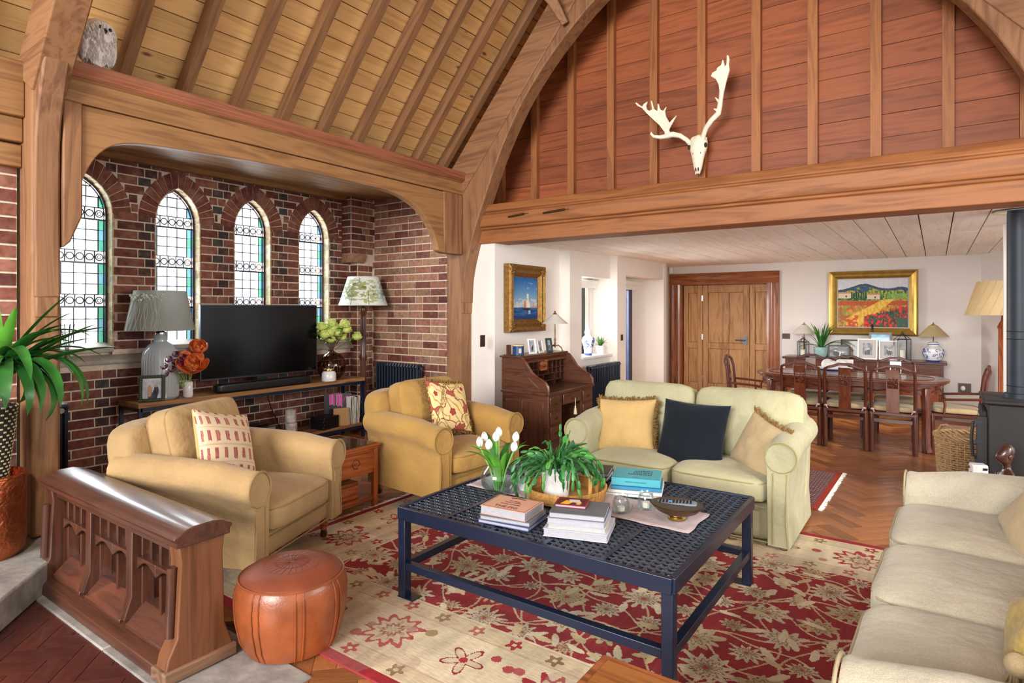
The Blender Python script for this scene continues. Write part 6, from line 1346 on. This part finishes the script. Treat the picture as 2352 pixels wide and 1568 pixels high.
for k in range(12):
    for a, b in ((-.0885, .01+k*.0195), (.0885, .01+k*.0195), (-.1+k*.0182, .014), (-.1+k*.0182, .221)): q.ball(a, -.017, b, .0065, .005, .0065, 6, 4)
part(q, 'beading', flat('moss_bead', '#5a6a45', .4), fr)
fv = thing('flower_vase', 'small white ridged vase on the console', 'vase', (-5.80, 2.92, CZ)); part(MB().lathe([(0, 0), (.036, .0), (.04, .01), (.041, .14), (.037, .145), (.034, .14), (.0, .02)], 24), 'body', 'ceram', fv); q = MB()
for k in range(9):
    for j in range(7): a = k*2*PI/9+(j % 2)*.3; q.tube([(.0412*math.cos(a), .0412*math.sin(a), .01+j*.019), (.0412*math.cos(a+.3), .0412*math.sin(a+.3), .026+j*.019)], .0022, 4)
part(q, 'relief', 'white', fv)
def bloom(label, base, tip, R, n, mat, op, heart=None, group=None, cat='flower', name='flower', lay_=2):
    t = thing(name, label, cat, base, 0, group); v = Vector(tip)-Vector(base); part(MB().tube([(0, 0, 0), tuple(v*.5+Vector((0, 0, .01))), tuple(v)], .003, 5), 'stem', 'stem', t)
    q = MB(); d = (v.normalized()+Vector((.75, -.5, .15))).normalized()
    for l in range(lay_): petal_cup(q, tuple(v), d, R*(1-.3*l), R*1.35*(1+.1*l), n, op*(1-.45*l))
    o = part(q, 'petals', mat, t, angle=90); m = o.modifiers.new('t', 'SOLIDIFY'); m.thickness = .0012
    if heart: e = v+d*R*.45; part(MB().ball(e.x, e.y, e.z, R*.22), 'flower_heart', heart, t)
    return t
B_ = (-5.80, 2.92, CZ+.05)
bloom('open orange parrot tulip, lower bloom in the white vase', B_, (-5.73, 2.92, CZ+.27), .085, 6, 'petalo', 1.3, 'petaly'); bloom('orange parrot tulip, upper bloom in the white vase', B_, (-5.78, 3.0, CZ+.43), .07, 7, 'petalo', .7, 'petaly'); bloom('orange parrot tulip between the two larger orange blooms', B_, (-5.77, 2.97, CZ+.34), .06, 6, 'petalo', .6)
for i, (y, z) in enumerate(((2.70, .30), (2.735, .36), (2.79, .33), (2.80, .40), (2.83, .31), (2.76, .27), (2.71, .23), (2.86, .37))): bloom('plum hellebore in the white vase, '+['farthest out at the middle', 'upper one near the outside', 'one below the upper blooms', 'topmost one', 'one nearest the orange bloom', 'lower middle one', 'lowest one', 'one high beside the orange bloom'][i], B_, (-5.77+.01*(i % 3), y, CZ+z), .032, 5, 'petalp', .3, None, 'plum hellebores in the white vase', lay_=1)
gv = thing('round_vase', 'round smoked glass vase of lime blossoms beside the television', 'vase', (-5.90, 4.66, CZ))
part(MB().lathe([(.05, 0), (.1, .012), (.15, .07), (.165, .155), (.15, .235), (.1, .295), (.05, .318), (.035, .33), (.045, .345), (.04, .345), (.03, .33), (.046, .313), (.096, .288), (.145, .23), (.159, .155), (.145, .073), (.096, .018), (.0, .008)], 36), 'bowl', 'smoke', gv); q = MB(); r = random.Random(12)
for k in range(14): a = k*PI/7; q.tube([(R*math.cos(a+.2*i), R*math.sin(a+.2*i), z) for i, (R, z) in enumerate(((.1, .013), (.15, .07), (.165, .155), (.15, .235), (.1, .295)))], .003, 4)
part(q, 'optic_rib', 'smoke', gv)
br = thing('lime_blossom', 'lime green guelder rose branches in the smoked glass vase', 'flowers', (-5.90, 4.66, CZ+.02))
for k in range(20):
    a = r.uniform(0, 6.3); R = r.uniform(.08, .28); h = r.uniform(.44, .72); e = (R*math.cos(a)+.04, R*math.sin(a)+.03, h-R*.3); s = part(MB().tube([(R*.3*math.cos(a+3), R*.3*math.sin(a+3), .01), (0, 0, .31), e], .0035, 5), 'branch', 'twig', br)
    q = MB(); q.ball(*e, .056, .056, .05, 12, 8); 
    for j in range(26): b, c = r.uniform(0, 6.3), r.uniform(-.6, 1.4); q.ball(e[0]+.052*math.cos(b)*math.cos(c), e[1]+.052*math.sin(b)*math.cos(c), e[2]+.048*math.sin(c), .015, .015, .011, 6, 4)
    part(q, 'blossom', 'lime', s); q = MB()
    for j in range(3): blade(q, (e[0]*.85, e[1]*.85, e[2]*.9), r.uniform(0, 6.3), r.uniform(.07, .1), .05, 1.2, .4, 6, .2)
    part(q, 'leaf', 'leafl' if k % 2 else 'leafd', s, angle=90)
cj = thing('candle_jar', 'white frosted candle jar in front of the smoked vase', 'candle', (-5.77, 4.52, CZ)); part(MB().lathe([(0, 0), (.078, 0), (.082, .01), (.08, .09), (.06, .115), (.06, .14), (.056, .14), (.055, .115), (.0, .1)], 28), 'jar', 'ceram', cj); part(MB().lathe([(.0605, .112), (.063, .118), (.063, .13), (.0605, .138)], 28), 'rim_band', 'brass', cj)
# lower shelf
LZ = .1705
def boxy(name, label, cat, loc, w, d, h, mat, rz=0, front=None, group=None):
    t = thing(name, label, cat, loc, rz, group); part(MB().box(-d/2, d/2, -w/2, w/2, .004, h), 'case', mat, t, bevel=.004); part(MB().box(d/2, d/2+.003, -w/2+.01, w/2-.01, .012, h-.008), 'front_panel', front or 'screen', t)
    q = MB()
    for x in (-d*.35, d*.35):
        for y in (-w*.4, w*.4): q.cb(x, y, .002, .02, .02, .004)
    part(q, 'foot', 'blk', t); return t
boxy('set_top_box', 'black set top box lowest on the console shelf', 'media player', (-5.88, 3.62, LZ), .43, .28, .085, 'blk', 0); boxy('disc_player', 'silver fronted disc player on top of the black box', 'media player', (-5.88, 3.60, LZ+.0855), .43, .26, .05, flat('silver_case', '#9aa0a6', .3, metal=.7), 0, flat('silver_front', '#c5c9cd', .3, metal=.6)); boxy('small_receiver', 'small black receiver on top of the disc player', 'media player', (-5.86, 3.66, LZ+.136), .2, .13, .035, 'blk', .1)
def birch(label, loc, rr, h):
    t = thing('birch_candle_holder', label, 'candle holder', loc); part(MB().lathe([(0, 0), (rr, 0), (rr*1.02, h*.5), (rr, h), (rr*.6, h), (rr*.6, h-.02), (.0, h-.02)], 18), 'log', 'birch', t); part(MB().lathe([(0, h-.019), (rr*.55, h-.019), (rr*.55, h-.004), (0, h-.004)], 14), 'tealight', 'wax', t)
birch('tall birch bark candle holder on the console shelf', (-5.90, 4.10, LZ), .058, .26); birch('short birch bark candle holder on the console shelf', (-5.78, 4.03, LZ), .058, .135)
for k in range(4): tag(MB().cb(0, 0, .0175, .2, .25, .034).build('black_case', 'blk', bevel=.004, loc=(-5.82+.004*(k % 2), 4.50, LZ+k*.0352), rot=(0, 0, .15+.05*(k % 2))), 'flat black case in the stack beside the records, %s' % ['lowest one', 'second from bottom', 'third from bottom', 'topmost one'][k], 'case', 'black cases on the console shelf')
rs = thing('record_sleeve', 'black record sleeve with magenta stripes leaning at console end', 'record', (-5.84, 4.71, LZ)); rs.rotation_euler = (-.12, 0, math.radians(62))
part(MB().box(-.16, .16, -.004, .004, 0, .37), 'sleeve', 'blk', rs); mg = flat('magenta_ink', '#d6409f', .5); q = MB()
for k in range(4): q.box(-.10+k*.045, -.10+k*.045+(.03 if k % 2 == 0 else .018), -.0055, -.004, .24-.01*k, .365)
q.tube([(.11+.045*math.cos(i*PI/8), -.005, .27+.06*math.sin(i*PI/8)) for i in range(9)], .006, 4); part(q, 'magenta_stripe', mg, rs); q = MB()
for k in range(3): q.box(-.10+k*.045+.032, -.10+k*.045+.041, -.0055, -.004, .245-.01*k, .365)
q.box(-.14, -.06, -.0055, -.004, .10, .106).box(-.14, -.085, -.0055, -.004, .085, .09); part(q, 'white_stripe', 'paper', rs)
ca_ = MB().box(-.012, .012, -.09, .09, 0, .21).build('kraft_box', flat('kraft', '#b08a5c', .8), bevel=.003, loc=(-5.76, 4.69, LZ), rot=(0, -.08, -.45)); tag(ca_, 'brown card box file in front of the black record sleeve', 'box')
for k in range(14):
    c = ['#e8e4dc', '#d5d2cc', '#2b2f3a', '#f0ece4', '#9a8f84', '#e0dcd4', '#c9b9a4'][k % 7]; o = MB().box(-.15, .15, -.0035, .0035, 0, .33-.008*(k % 3)).build('vinyl_record', flat('sleeve_%d' % (k % 7), c, .6), loc=(-5.90, 4.80+k*.0115, LZ), rot=(-.06, 0, 0)); tag(o, '%s record sleeve in the console row, %s from the black sleeve' % (['ivory', 'pale grey', 'dark blue', 'white', 'taupe', 'off white', 'tan'][k % 7], ['first', 'second', 'third', 'fourth', 'fifth', 'sixth', 'seventh', 'eighth', 'ninth', 'tenth', 'eleventh', 'twelfth', 'thirteenth', 'last'][k]), 'record', 'vinyl records in the row')
for i, pts in enumerate(([(-6.1, 3.55, .17), (-6.12, 3.52, .4), (-6.1, 3.5, .67)], [(-6.1, 4.12, .17), (-6.12, 4.0, .45), (-6.1, 3.92, .67)])): tag(MB().tube(pts, .005, 6).build('power_cable', 'blk'), ['black cable hanging behind console above the disc player', 'black cable hanging behind console above the birch holders'][i], 'cable')
rd = thing('reed_diffuser', 'glass reed diffuser on the stone ledge below the first window', 'diffuser', (-6.165, 2.07, 1.13)); part(MB().lathe([(0, 0), (.022, 0), (.024, .09), (.01, .11), (.01, .125), (.0, .125)], 14), 'bottle', 'glass', rd); part(MB().lathe([(0, .002), (.02, .002), (.02, .05), (0, .05)], 12), 'oil', flat('amber_oil', '#8a5238', .3), rd)
for k in range(8): a = k*.8; part(MB().tube([(0, 0, .02), (.055*math.cos(a), .055*math.sin(a), .29)], .0025, 4), 'reed', 'twig', rd)
# ------------------------------------------------------------ standard lamps
def shade_img():
    w, h = 240, 70; img = np.zeros((h, w, 3)); yy, xx = np.mgrid[0:h, 0:w]; u = xx/w; v = yy/h; a = fbm(w, h, 40, 16, 3); b = fbm(w, h, 18, 8, 11); img[:] = rgb('#e6ebe4'); lay(img, b > .55, rgb('#cfdcd8'), .6)
    for cx, cy, R, c in ((.12, .5, .4, '#8fb5b5'), (.3, .45, .38, '#8f9468'), (.42, .5, .33, '#a3a56a'), (.62, .5, .4, '#8fb5b5'), (.8, .45, .38, '#8f9468'), (.93, .55, .3, '#a8a86a')):
        d = np.hypot((u-cx)*w/h, v-cy); lay(img, (d < R+(a-.5)*.5) & (a > .42), rgb(c), .75); lay(img, (d < R*.7) & (a > .58), rgb('#6a7048'), .8); lay(img, (np.abs(u-cx) < .003) & (v > cy), rgb('#7a7458'))
    return img
def cone_fn(r0, r1, z0, z1):
    def fn(co, w, h): a = co[:, 0]/w*2*PI; t = co[:, 1]/h+.5; R = r0+(r1-r0)*t; return np.stack([R*np.cos(a), R*np.sin(a), z0+(z1-z0)*t], 1)
    return fn
sl = thing('standard_lamp', 'tall turned standard lamp with tree painted shade in brick corner', 'lamp', (-5.87, 5.12, 0))
part(MB().lathe([(0, 0), (.10, 0), (.10, .03), (.08, .05), (.05, .09), (.035, .14), (.05, .18), (.034, .22), (.036, .9), (.05, .95), (.036, 1.0), (.03, 1.48), (.045, 1.5), (.042, 1.56), (.012, 1.58), (.0, 1.6)], 20), 'pole', 'mahogz', sl)
q = MB()
for k in range(10): a = k*PI/5; q.tube([(.036*math.cos(a), .036*math.sin(a), .24), (.033*math.cos(a), .033*math.sin(a), 1.46)], .006, 4)
part(q, 'fluting', 'mahogz', sl); raster('lamp_shade', shade_img(), 1, 1, sl, 'shadeA', None, cone_fn(.30, .19, 1.60, 1.95)); part(MB().tube([(.30*math.cos(k*PI/20), .30*math.sin(k*PI/20), 1.60) for k in range(40)], .004, 4, closed=True).tube([(.19*math.cos(k*PI/20), .19*math.sin(k*PI/20), 1.95) for k in range(40)], .004, 4, closed=True), 'shade_trim', 'ceram', sl)
rl = thing('pleated_lamp', 'wooden standard lamp with pleated cream shade behind stove', 'lamp', (.66, 9.3, 0)); part(MB().lathe([(0, 0), (.17, 0), (.17, .03), (.05, .06), (.045, .3), (.06, .34), (.05, .4), (.048, 1.3), (.06, 1.34), (.02, 1.42), (.01, 1.6), (.0, 1.6)], 20), 'pole', 'teakz', rl)
part(MB().lathe([(.37, 1.48), (.25, 1.885), (.247, 1.885), (.367, 1.48)], 40), 'lamp_shade', 'shadeC', rl); q = MB()
for k in range(22): a = k*2*PI/22; q.tube([(.372*math.cos(a), .372*math.sin(a), 1.48), (.312*math.cos(a+.2), .312*math.sin(a+.2), 1.68), (.252*math.cos(a+.42), .252*math.sin(a+.42), 1.885)], .003, 4)
part(q, 'pleat', flat('pleat_tan', '#c9a878', .9), rl)
# ------------------------------------------------------------ stove corner
sv = thing('wood_stove', 'black wood burning stove with flue at the right edge', 'stove', (.66, 6.24, .015))
part(MB().box(-.33, .30, -.29, .29, .12, .80), 'body', 'black', sv, bevel=.012); part(MB().box(-.36, .33, -.32, .32, .80, .835), 'top_plate', 'black', sv, bevel=.012)
d = part(MB().box(-.365, -.33, -.24, .24, .25, .74), 'door', 'black', sv, bevel=.01); part(MB().box(-.37, -.364, -.18, .18, .32, .68), 'door_glass', 'screen', d); part(MB().tube([(-.37, -.22, .36), (-.42, -.23, .38), (-.43, -.235, .52), (-.42, -.23, .64), (-.37, -.22, .66)], .012, 8), 'door_handle', 'black', d)
part(MB().box(-.40, -.33, -.275, -.245, .28, .70), 'hinge_rail', 'black', sv, bevel=.006)
for z in (.35, .5, .65): part(MB().cb(-.385, -.26, z, .05, .04, .03), 'hinge', 'iron', sv)
for sx in (-.28, .26):
    for sy in (-.24, .24): part(MB().tube([(sx, sy, 0), (sx, sy, .12)], [.03, .04], 8), 'leg', 'black', sv)
part(MB().lathe([(0, .835), (.095, .835), (.095, .87), (.078, .875), (.078, 2.31), (.0, 2.31)], 32, T(-.12, -.03, 0)), 'flue_pipe', 'flue', sv); q = MB()
for z in (1.30, 1.36, .93): q.tube([(-.12+.0785*math.cos(k*PI/16), -.03+.0785*math.sin(k*PI/16), z) for k in range(32)], .003, 4, closed=True)
part(q, 'flue_joint', 'black', sv); part(MB().lathe([(.079, 2.29), (.17, 2.302), (.17, 2.309), (.079, 2.315)], 36, T(-.12, -.03, 0)), 'flue_rosette', 'chrome', sv)
bk = thing('log_basket', 'tall round wicker log basket with hoop handles by stove', 'basket', (.21, 6.90, 0)); q = MB()
for k in range(18):
    z = .014+k*.0208; R = .185+.03*(z/.39)
    q.tube([((R+.009*(1 if (t+k) % 2 else -1))*math.cos(t*PI/24), (R+.009*(1 if (t+k) % 2 else -1))*math.sin(t*PI/24), z) for t in range(48)], .0085, 5, closed=True)
part(q, 'woven_wall', 'wicker', bk); q = MB()
for t in range(24): a = t*PI/12; q.tube([(.185*math.cos(a), .185*math.sin(a), 0), (.215*math.cos(a), .215*math.sin(a), .39)], .006, 5)
part(q, 'stake', 'wicker', bk); q = MB()
for j in range(3): q.tube([((.216+.014*math.sin(t*PI/4+j*2.1))*math.cos(t*PI/32), (.216+.014*math.sin(t*PI/4+j*2.1))*math.sin(t*PI/32), .392+.014*math.cos(t*PI/4+j*2.1)) for t in range(64)], .011, 5, closed=True)
part(q, 'braided_rim', 'wicker', bk); part(MB().lathe([(0, .004), (.18, .004), (.18, .012), (.0, .012)], 24), 'basket_base', 'wicker', bk)
for a in (.9, .9+PI): part(MB().tube([(.215*math.cos(a+d), .215*math.sin(a+d), .39+h) for d, h in ((-.42, 0), (-.4, .05), (-.22, .1), (0, .115), (.22, .1), (.4, .05), (.42, 0))], .011, 8), 'hoop_handle', 'wicker', bk)
for i in range(5): r = random.Random(i); tag(MB().tube([(.21+.085*math.cos(i*1.26), 6.9+.085*math.sin(i*1.26), .015), (.21+.10*math.cos(i*1.26+.1), 6.9+.10*math.sin(i*1.26+.1), .33)], .035, 8).build('log', wood('bark', '#6a4a30', '#3a2618', 'z') if i == 0 else bpy.data.materials['bark']), 'bark log in the wicker basket, '+['nearest the handle', 'at the back', 'in the middle', 'at the stove side', 'at the sofa side'][i], 'log', 'logs in the wicker basket')
# carved bust: one lofted body from base to crown, looking along -x
bu = thing('carved_bust', 'dark carved wooden bust of a slender figure beside stove', 'statue', (.415, 5.60, .015), .5)
LO = [(0, 0, .055, .07), (.02, 0, .055, .07), (.03, 0, .045, .06), (.12, .0, .042, .062), (.22, -.004, .046, .07), (.30, -.006, .048, .078), (.345, .0, .04, .082), (.37, .005, .03, .06), (.385, .006, .024, .03), (.41, .004, .022, .024), (.425, -.006, .032, .028), (.445, -.012, .047, .036), (.47, -.010, .054, .042), (.495, -.004, .055, .045), (.52, .004, .053, .044), (.545, .01, .042, .036), (.56, .012, .024, .022), (.566, .012, .004, .004)]
q = MB(); n = 24; vs = []
for z, cx, rx, ry in LO:
    for k in range(n):
        a = 2*PI*k/n; x = cx+rx*math.cos(a); y = ry*math.sin(a); f = max(0, -math.cos(a))**10
        if .44 < z < .5: x -= .014*f*(1 if .46 < z < .485 else .4)
        vs.append((x, y, z))
q.add(vs, [(i*n+k, i*n+(k+1) % n, (i+1)*n+(k+1) % n, (i+1)*n+k) for i in range(len(LO)-1) for k in range(n)]+[tuple(range(n))[::-1]]); o = part(q, 'body', 'ebony', bu, angle=80); m = o.modifiers.new('s', 'SUBSURF'); m.levels = m.render_levels = 1
for s in (1, -1): part(MB().ball(.0, s*.046, .478, .012, .006, .02, 8, 6), 'ear', 'ebony', bu); part(MB().ball(-.051, s*.017, .492, .006, .009, .004, 8, 5), 'eye', 'blk', bu); part(MB().tube([(.0, s*.078, .34), (-.008, s*.088, .25), (-.025, s*.07, .17), (-.045, s*.03, .15)], [.022, .018, .014, .012], 8), 'arm', 'ebony', bu)
part(MB().ball(-.055, 0, .45, .008, .016, .005, 8, 5), 'lips', 'ebony', bu)
wb_ = thing('painted_box', 'white painted box with black marks beside the stove door', 'box', (.265, 5.80, .015), .3); part(MB().box(-.05, .05, -.045, .045, 0, .36), 'body', 'ceram', wb_, bevel=.01); q = MB(); r = random.Random(4)
for k in range(9): z = .04+.035*k; a = r.uniform(-.03, .02); q.box(a, a+r.uniform(.015, .035), -.0465, -.045, z, z+.018).box(-.0515, -.05, a, a+.02, z, z+.015)
part(q, 'black_mark', 'blk', wb_)
dw = MB(); r = random.Random(8)
for k in range(9): a = r.uniform(0, 6.3); dw.tube([(.03*math.cos(a), .03*math.sin(a), .02), (.08*math.cos(a+.4), .08*math.sin(a+.4), r.uniform(.05, .12)), (.14*math.cos(a+.7), .14*math.sin(a+.7), r.uniform(.01, .06))], [.02, .016, .006], 6)
tag(dw.build('driftwood', 'ebony', loc=(.07, 6.28, .015)), 'dark twisted driftwood piece in front of the log basket', 'ornament')
# ------------------------------------------------------------ left edge: copper drum, yucca, owl
cd = thing('copper_drum', 'hammered copper drum standing on the stone plinth', 'planter', (-4.36, 1.085, .16)); part(MB().lathe([(0, 0), (.14, .0), (.165, .03), (.172, .1), (.172, .46), (.165, .465), (.160, .455), (.16, .05), (.0, .03)], 40, None), 'drum', 'copper', cd)
part(MB().tube([(.1725*math.cos(k*PI/20), .1725*math.sin(k*PI/20), .455) for k in range(40)], .008, 6, closed=True), 'rolled_rim', 'copper', cd)
yu = thing('yucca_plant', 'long leaved yucca in a black and cream woven pot', 'plant', (-4.385, 1.075, .20)); part(MB().lathe([(0, 0), (.10, .0), (.105, .4), (.13, .62), (.148, .80), (.14, .80), (.135, .76), (.0, .74)], 32), 'pot', flat('woven_black', '#211d1a', .8), yu); q = MB()
for k in range(26):
    z = .30+k*.02; R = np.interp(z, [0, .4, .62, .80], [.1, .105, .13, .148])+.001
    for t in range(40):
        if (t+k) % 2: a = t*PI/20; q.cb(R, 0, z, .004, .014, .009, Rz(a))
part(q, 'woven_pattern', flat('woven_cream', '#cdbf92', .8), yu)
part(MB().tube([(0, 0, .72), (.02, .02, .86), (.09, .04, 1.03)], [.03, .026, .022], 8), 'trunk', 'twig', yu)
r = random.Random(17); AZ = math.atan2(.5745, .8185); base = (.09, .04, .99)
LV = [(AZ-.05, .66, .062, .35, .45), (AZ+.12, .55, .05, .3, .75), (AZ-.02, .50, .06, 2.6, .9), (AZ-.3, .62, .065, 2.3, 1.0), (AZ+.1, .60, .05, 2.0, .6), (AZ-.15, .55, .05, 2.5, .55), (AZ-.5, .5, .055, 2.4, .7), (AZ+.3, .5, .045, .2, 1.0), (AZ-.8, .55, .07, 2.3, .9), (AZ-1.2, .5, .06, 2.1, .7), (AZ-.1, .45, .04, 1.6, .3), (AZ+.0, .62, .04, 2.2, .75), (AZ-1.0, .42, .05, .3, 1.45), (AZ-.6, .45, .05, .4, 1.2), (AZ-.35, .45, .05, 2.9, .5), (AZ-1.5, .55, .06, 2.5, .8)]
LV = [(a, L_*1.08, w*1.3, d, u) for a, L_, w, d, u in LV]
LV += [(AZ+r.uniform(-1.5, .75), r.uniform(.4, .6), r.uniform(.05, .075), r.uniform(.4, 2.4), r.uniform(.3, 1.3)) for i in range(24)]
for i, (az, L_, w, dr_, up) in enumerate(LV):
    q = MB(); blade(q, (base[0]+.02*math.cos(az), base[1]+.02*math.sin(az), base[2]+r.uniform(-.08, .06)), az, L_, w, dr_, up, 12, .22); part(q, 'leaf', 'leafl' if i in (12, 13, 20) else 'leafd', yu, angle=90)
ow = thing('stuffed_owl', 'white fluffy owl perched on the beam under the rafters', 'bird', (-4.43, 1.65, 3.095), .1)   # looks along +x
SP = [(0, .02, .012, .02), (.02, .02, .012, .03), (.05, .045, .006, .055), (.09, .075, .0, .085), (.14, .092, -.004, .098), (.19, .098, -.004, .102), (.22, .094, .0, .098), (.25, .09, .012, .094), (.275, .078, .02, .08), (.30, .052, .022, .055), (.316, .02, .02, .02), (.319, .001, .02, .001)]
q = MB(); n = 40; vs = []; SPz = np.array([s[0] for s in SP]); zs = np.linspace(0, .319, 34)
for z in zs:
    rx, cx, ry = [np.interp(z, SPz, [s[k] for s in SP]) for k in (1, 2, 3)]
    for k in range(n):
        a = 2*PI*k/n; d = 1+.07*noise.noise(Vector((math.cos(a)*5, math.sin(a)*5, z*22)))+.05*noise.noise(Vector((math.cos(a)*14, math.sin(a)*14, z*40))); vs.append((cx+rx*d*math.cos(a), ry*d*math.sin(a), z+.006*noise.noise(Vector((a*9, z*60, 0)))))
q.add(vs, [(i*n+k, i*n+(k+1) % n, (i+1)*n+(k+1) % n, (i+1)*n+k) for i in range(33) for k in range(n)]); part(q, 'body', 'feath', ow, angle=85)
q = MB()
for k in range(420):
    a = r.uniform(-2.9, 2.9); z = r.uniform(.05, .29); rx, cx, ry = [np.interp(z, SPz, [s[j] for s in SP]) for j in (1, 2, 3)]; p = Vector((cx+rx*math.cos(a), ry*math.sin(a), z)); o_ = Vector((math.cos(a), math.sin(a), 0)); q.tube([p, p+o_*.008+Vector((0, 0, -.018)), p+o_*.007+Vector((r.uniform(-.006, .006), r.uniform(-.006, .006), -.042))], [.006, .005, .001], 3)
part(q, 'feathers', 'feath', ow, angle=90)
for s in (1, -1):
    part(MB().ball(.0, s*.085, .13, .06, .022, .09, 14, 10), 'wing', 'feath', ow); part(MB().ball(.094, s*.03, .245, .011, .012, .012), 'eye', 'blk', ow); part(MB().tube([(.095, s*.015, .262), (.088, s*.045, .262)], .004, 4), 'brow', 'feathg', ow)
    f = MB()
    for d in (-.3, .1, .5): f.tube([(.02, s*.025, .025), (.05+.01*d, s*.028+.025*d, .004), (.062+.01*d, s*.03+.035*d, -.0)], .005, 5)
    part(f, 'foot', 'feathg', ow)
part(MB().tube([(.092, 0, .238), (.112, 0, .225), (.106, 0, .205)], [.011, .008, .001], 8), 'beak', 'blk', ow)
# ------------------------------------------------------------ fallow deer skull with antlers
sk = thing('deer_skull', 'pale deer skull with palmate antlers hung on the red gable', 'trophy', (-1.885, 5.865, 3.2)); n = 20
LO = [(.045, .0, .0, .03), (.035, .0, .055, .06), (.0, -.01, .078, .07), (-.04, -.02, .086, .07), (-.09, -.03, .088, .066), (-.13, -.035, .074, .058), (-.17, -.04, .062, .05), (-.22, -.045, .052, .042), (-.27, -.045, .044, .034), (-.31, -.045, .034, .026), (-.325, -.045, .02, .014)]
q = MB(); vs = [(rx*math.cos(2*PI*k/n), cy+ry*math.sin(2*PI*k/n), z) for z, cy, rx, ry in LO for k in range(n)]; q.add(vs, [(i*n+k, i*n+(k+1) % n, (i+1)*n+(k+1) % n, (i+1)*n+k) for i in range(len(LO)-1) for k in range(n)]+[tuple((len(LO)-1)*n+k for k in range(n))]); o = part(q, 'skull', 'bone', sk, angle=80); m = o.modifiers.new('s', 'SUBSURF'); m.levels = m.render_levels = 1
for s in (1, -1):
    part(MB().ball(s*.08, -.06, -.075, .016, .02, .024), 'eye_socket', 'boned', sk); part(MB().ball(s*.035, -.078, -.145, .006, .006, .016).ball(s*.012, -.075, -.30, .006, .008, .018), 'nasal_opening', 'boned', sk); part(MB().lathe([(.03, -.012), (.036, .0), (.03, .012)], 14, T(s*.05, -.02, .01) @ Ry(s*.6)), 'pedicle', 'bone', sk)
    part(MB().tube([(s*.02, -.05, -.32), (s*.018, -.055, -.345)], [.008, .004], 6).tube([(s*.005, -.05, -.32), (s*.005, -.055, -.34)], [.007, .004], 6), 'jaw_tip', 'bone', sk)
def A3(a, b, y): return ((a-946)*.00074, y, (1045-b)*.000718)
aL = MB(); aL.tube([A3(850, 1110, -.03), A3(800, 1040, -.06), A3(730, 985, -.10), A3(650, 965, -.13), A3(590, 970, -.14)], [.024, .023, .024, .028, .03], 10)
aL.tube([A3(600, 975, -.14), A3(500, 990, -.17), A3(420, 975, -.2), A3(390, 935, -.21), A3(400, 915, -.215)], [.026, .02, .015, .012, .004], 8)
PL = [(545, 960), (545, 920), (480, 820), (390, 720), (300, 620), (240, 540), (180, 500), (145, 455), (160, 445), (185, 470), (240, 520), (270, 490), (325, 470), (300, 520), (310, 570), (345, 600), (385, 585), (375, 475), (388, 475), (415, 590), (460, 625), (470, 530), (482, 535), (500, 610), (540, 640), (590, 595), (565, 650), (575, 720), (620, 810), (725, 735), (640, 850), (605, 900), (625, 950)]
def slab3(mb, P, yf, th):   # palm with real thickness, cupped forward
    n = len(P); f = [A3(a, b, yf(a, b)-th) for a, b in P]; k = [A3(a, b, yf(a, b)+th) for a, b in P]; mb.add(f+k, [tuple(range(n)), tuple(range(n, 2*n))[::-1]]+[(i, n+i, n+(i+1) % n, (i+1) % n) for i in range(n)])
slab3(aL, PL, lambda a, b: -.14-.00012*(950-b)+.00015*(600-a)*.5, .009); o = part(aL, 'antler', 'bone', sk, bevel=.004, angle=50)
aR = MB(); aR.tube([A3(1000, 1110, -.03), A3(1020, 1030, -.06), A3(1075, 940, -.10), A3(1160, 860, -.13), A3(1250, 800, -.15), A3(1270, 720, -.16), A3(1290, 620, -.17), A3(1300, 520, -.17)], [.025, .023, .024, .025, .026, .024, .02, .024], 10)
aR.tube([A3(1260, 790, -.15), A3(1225, 755, -.18), A3(1205, 745, -.19)], [.018, .01, .003], 6).tube([A3(1270, 665, -.165), A3(1240, 625, -.18), A3(1225, 600, -.185)], [.016, .009, .003], 6)
PR = [(1275, 560), (1265, 440), (1235, 370), (1175, 320), (1195, 280), (1245, 265), (1255, 235), (1305, 210), (1325, 150), (1335, 160), (1350, 240), (1370, 220), (1380, 105), (1400, 120), (1408, 165), (1398, 225), (1405, 290), (1360, 420), (1325, 545)]
slab3(aR, PR, lambda a, b: -.17-.0001*(500-b), .009); part(aR, 'antler', 'bone', sk, bevel=.004, angle=50)
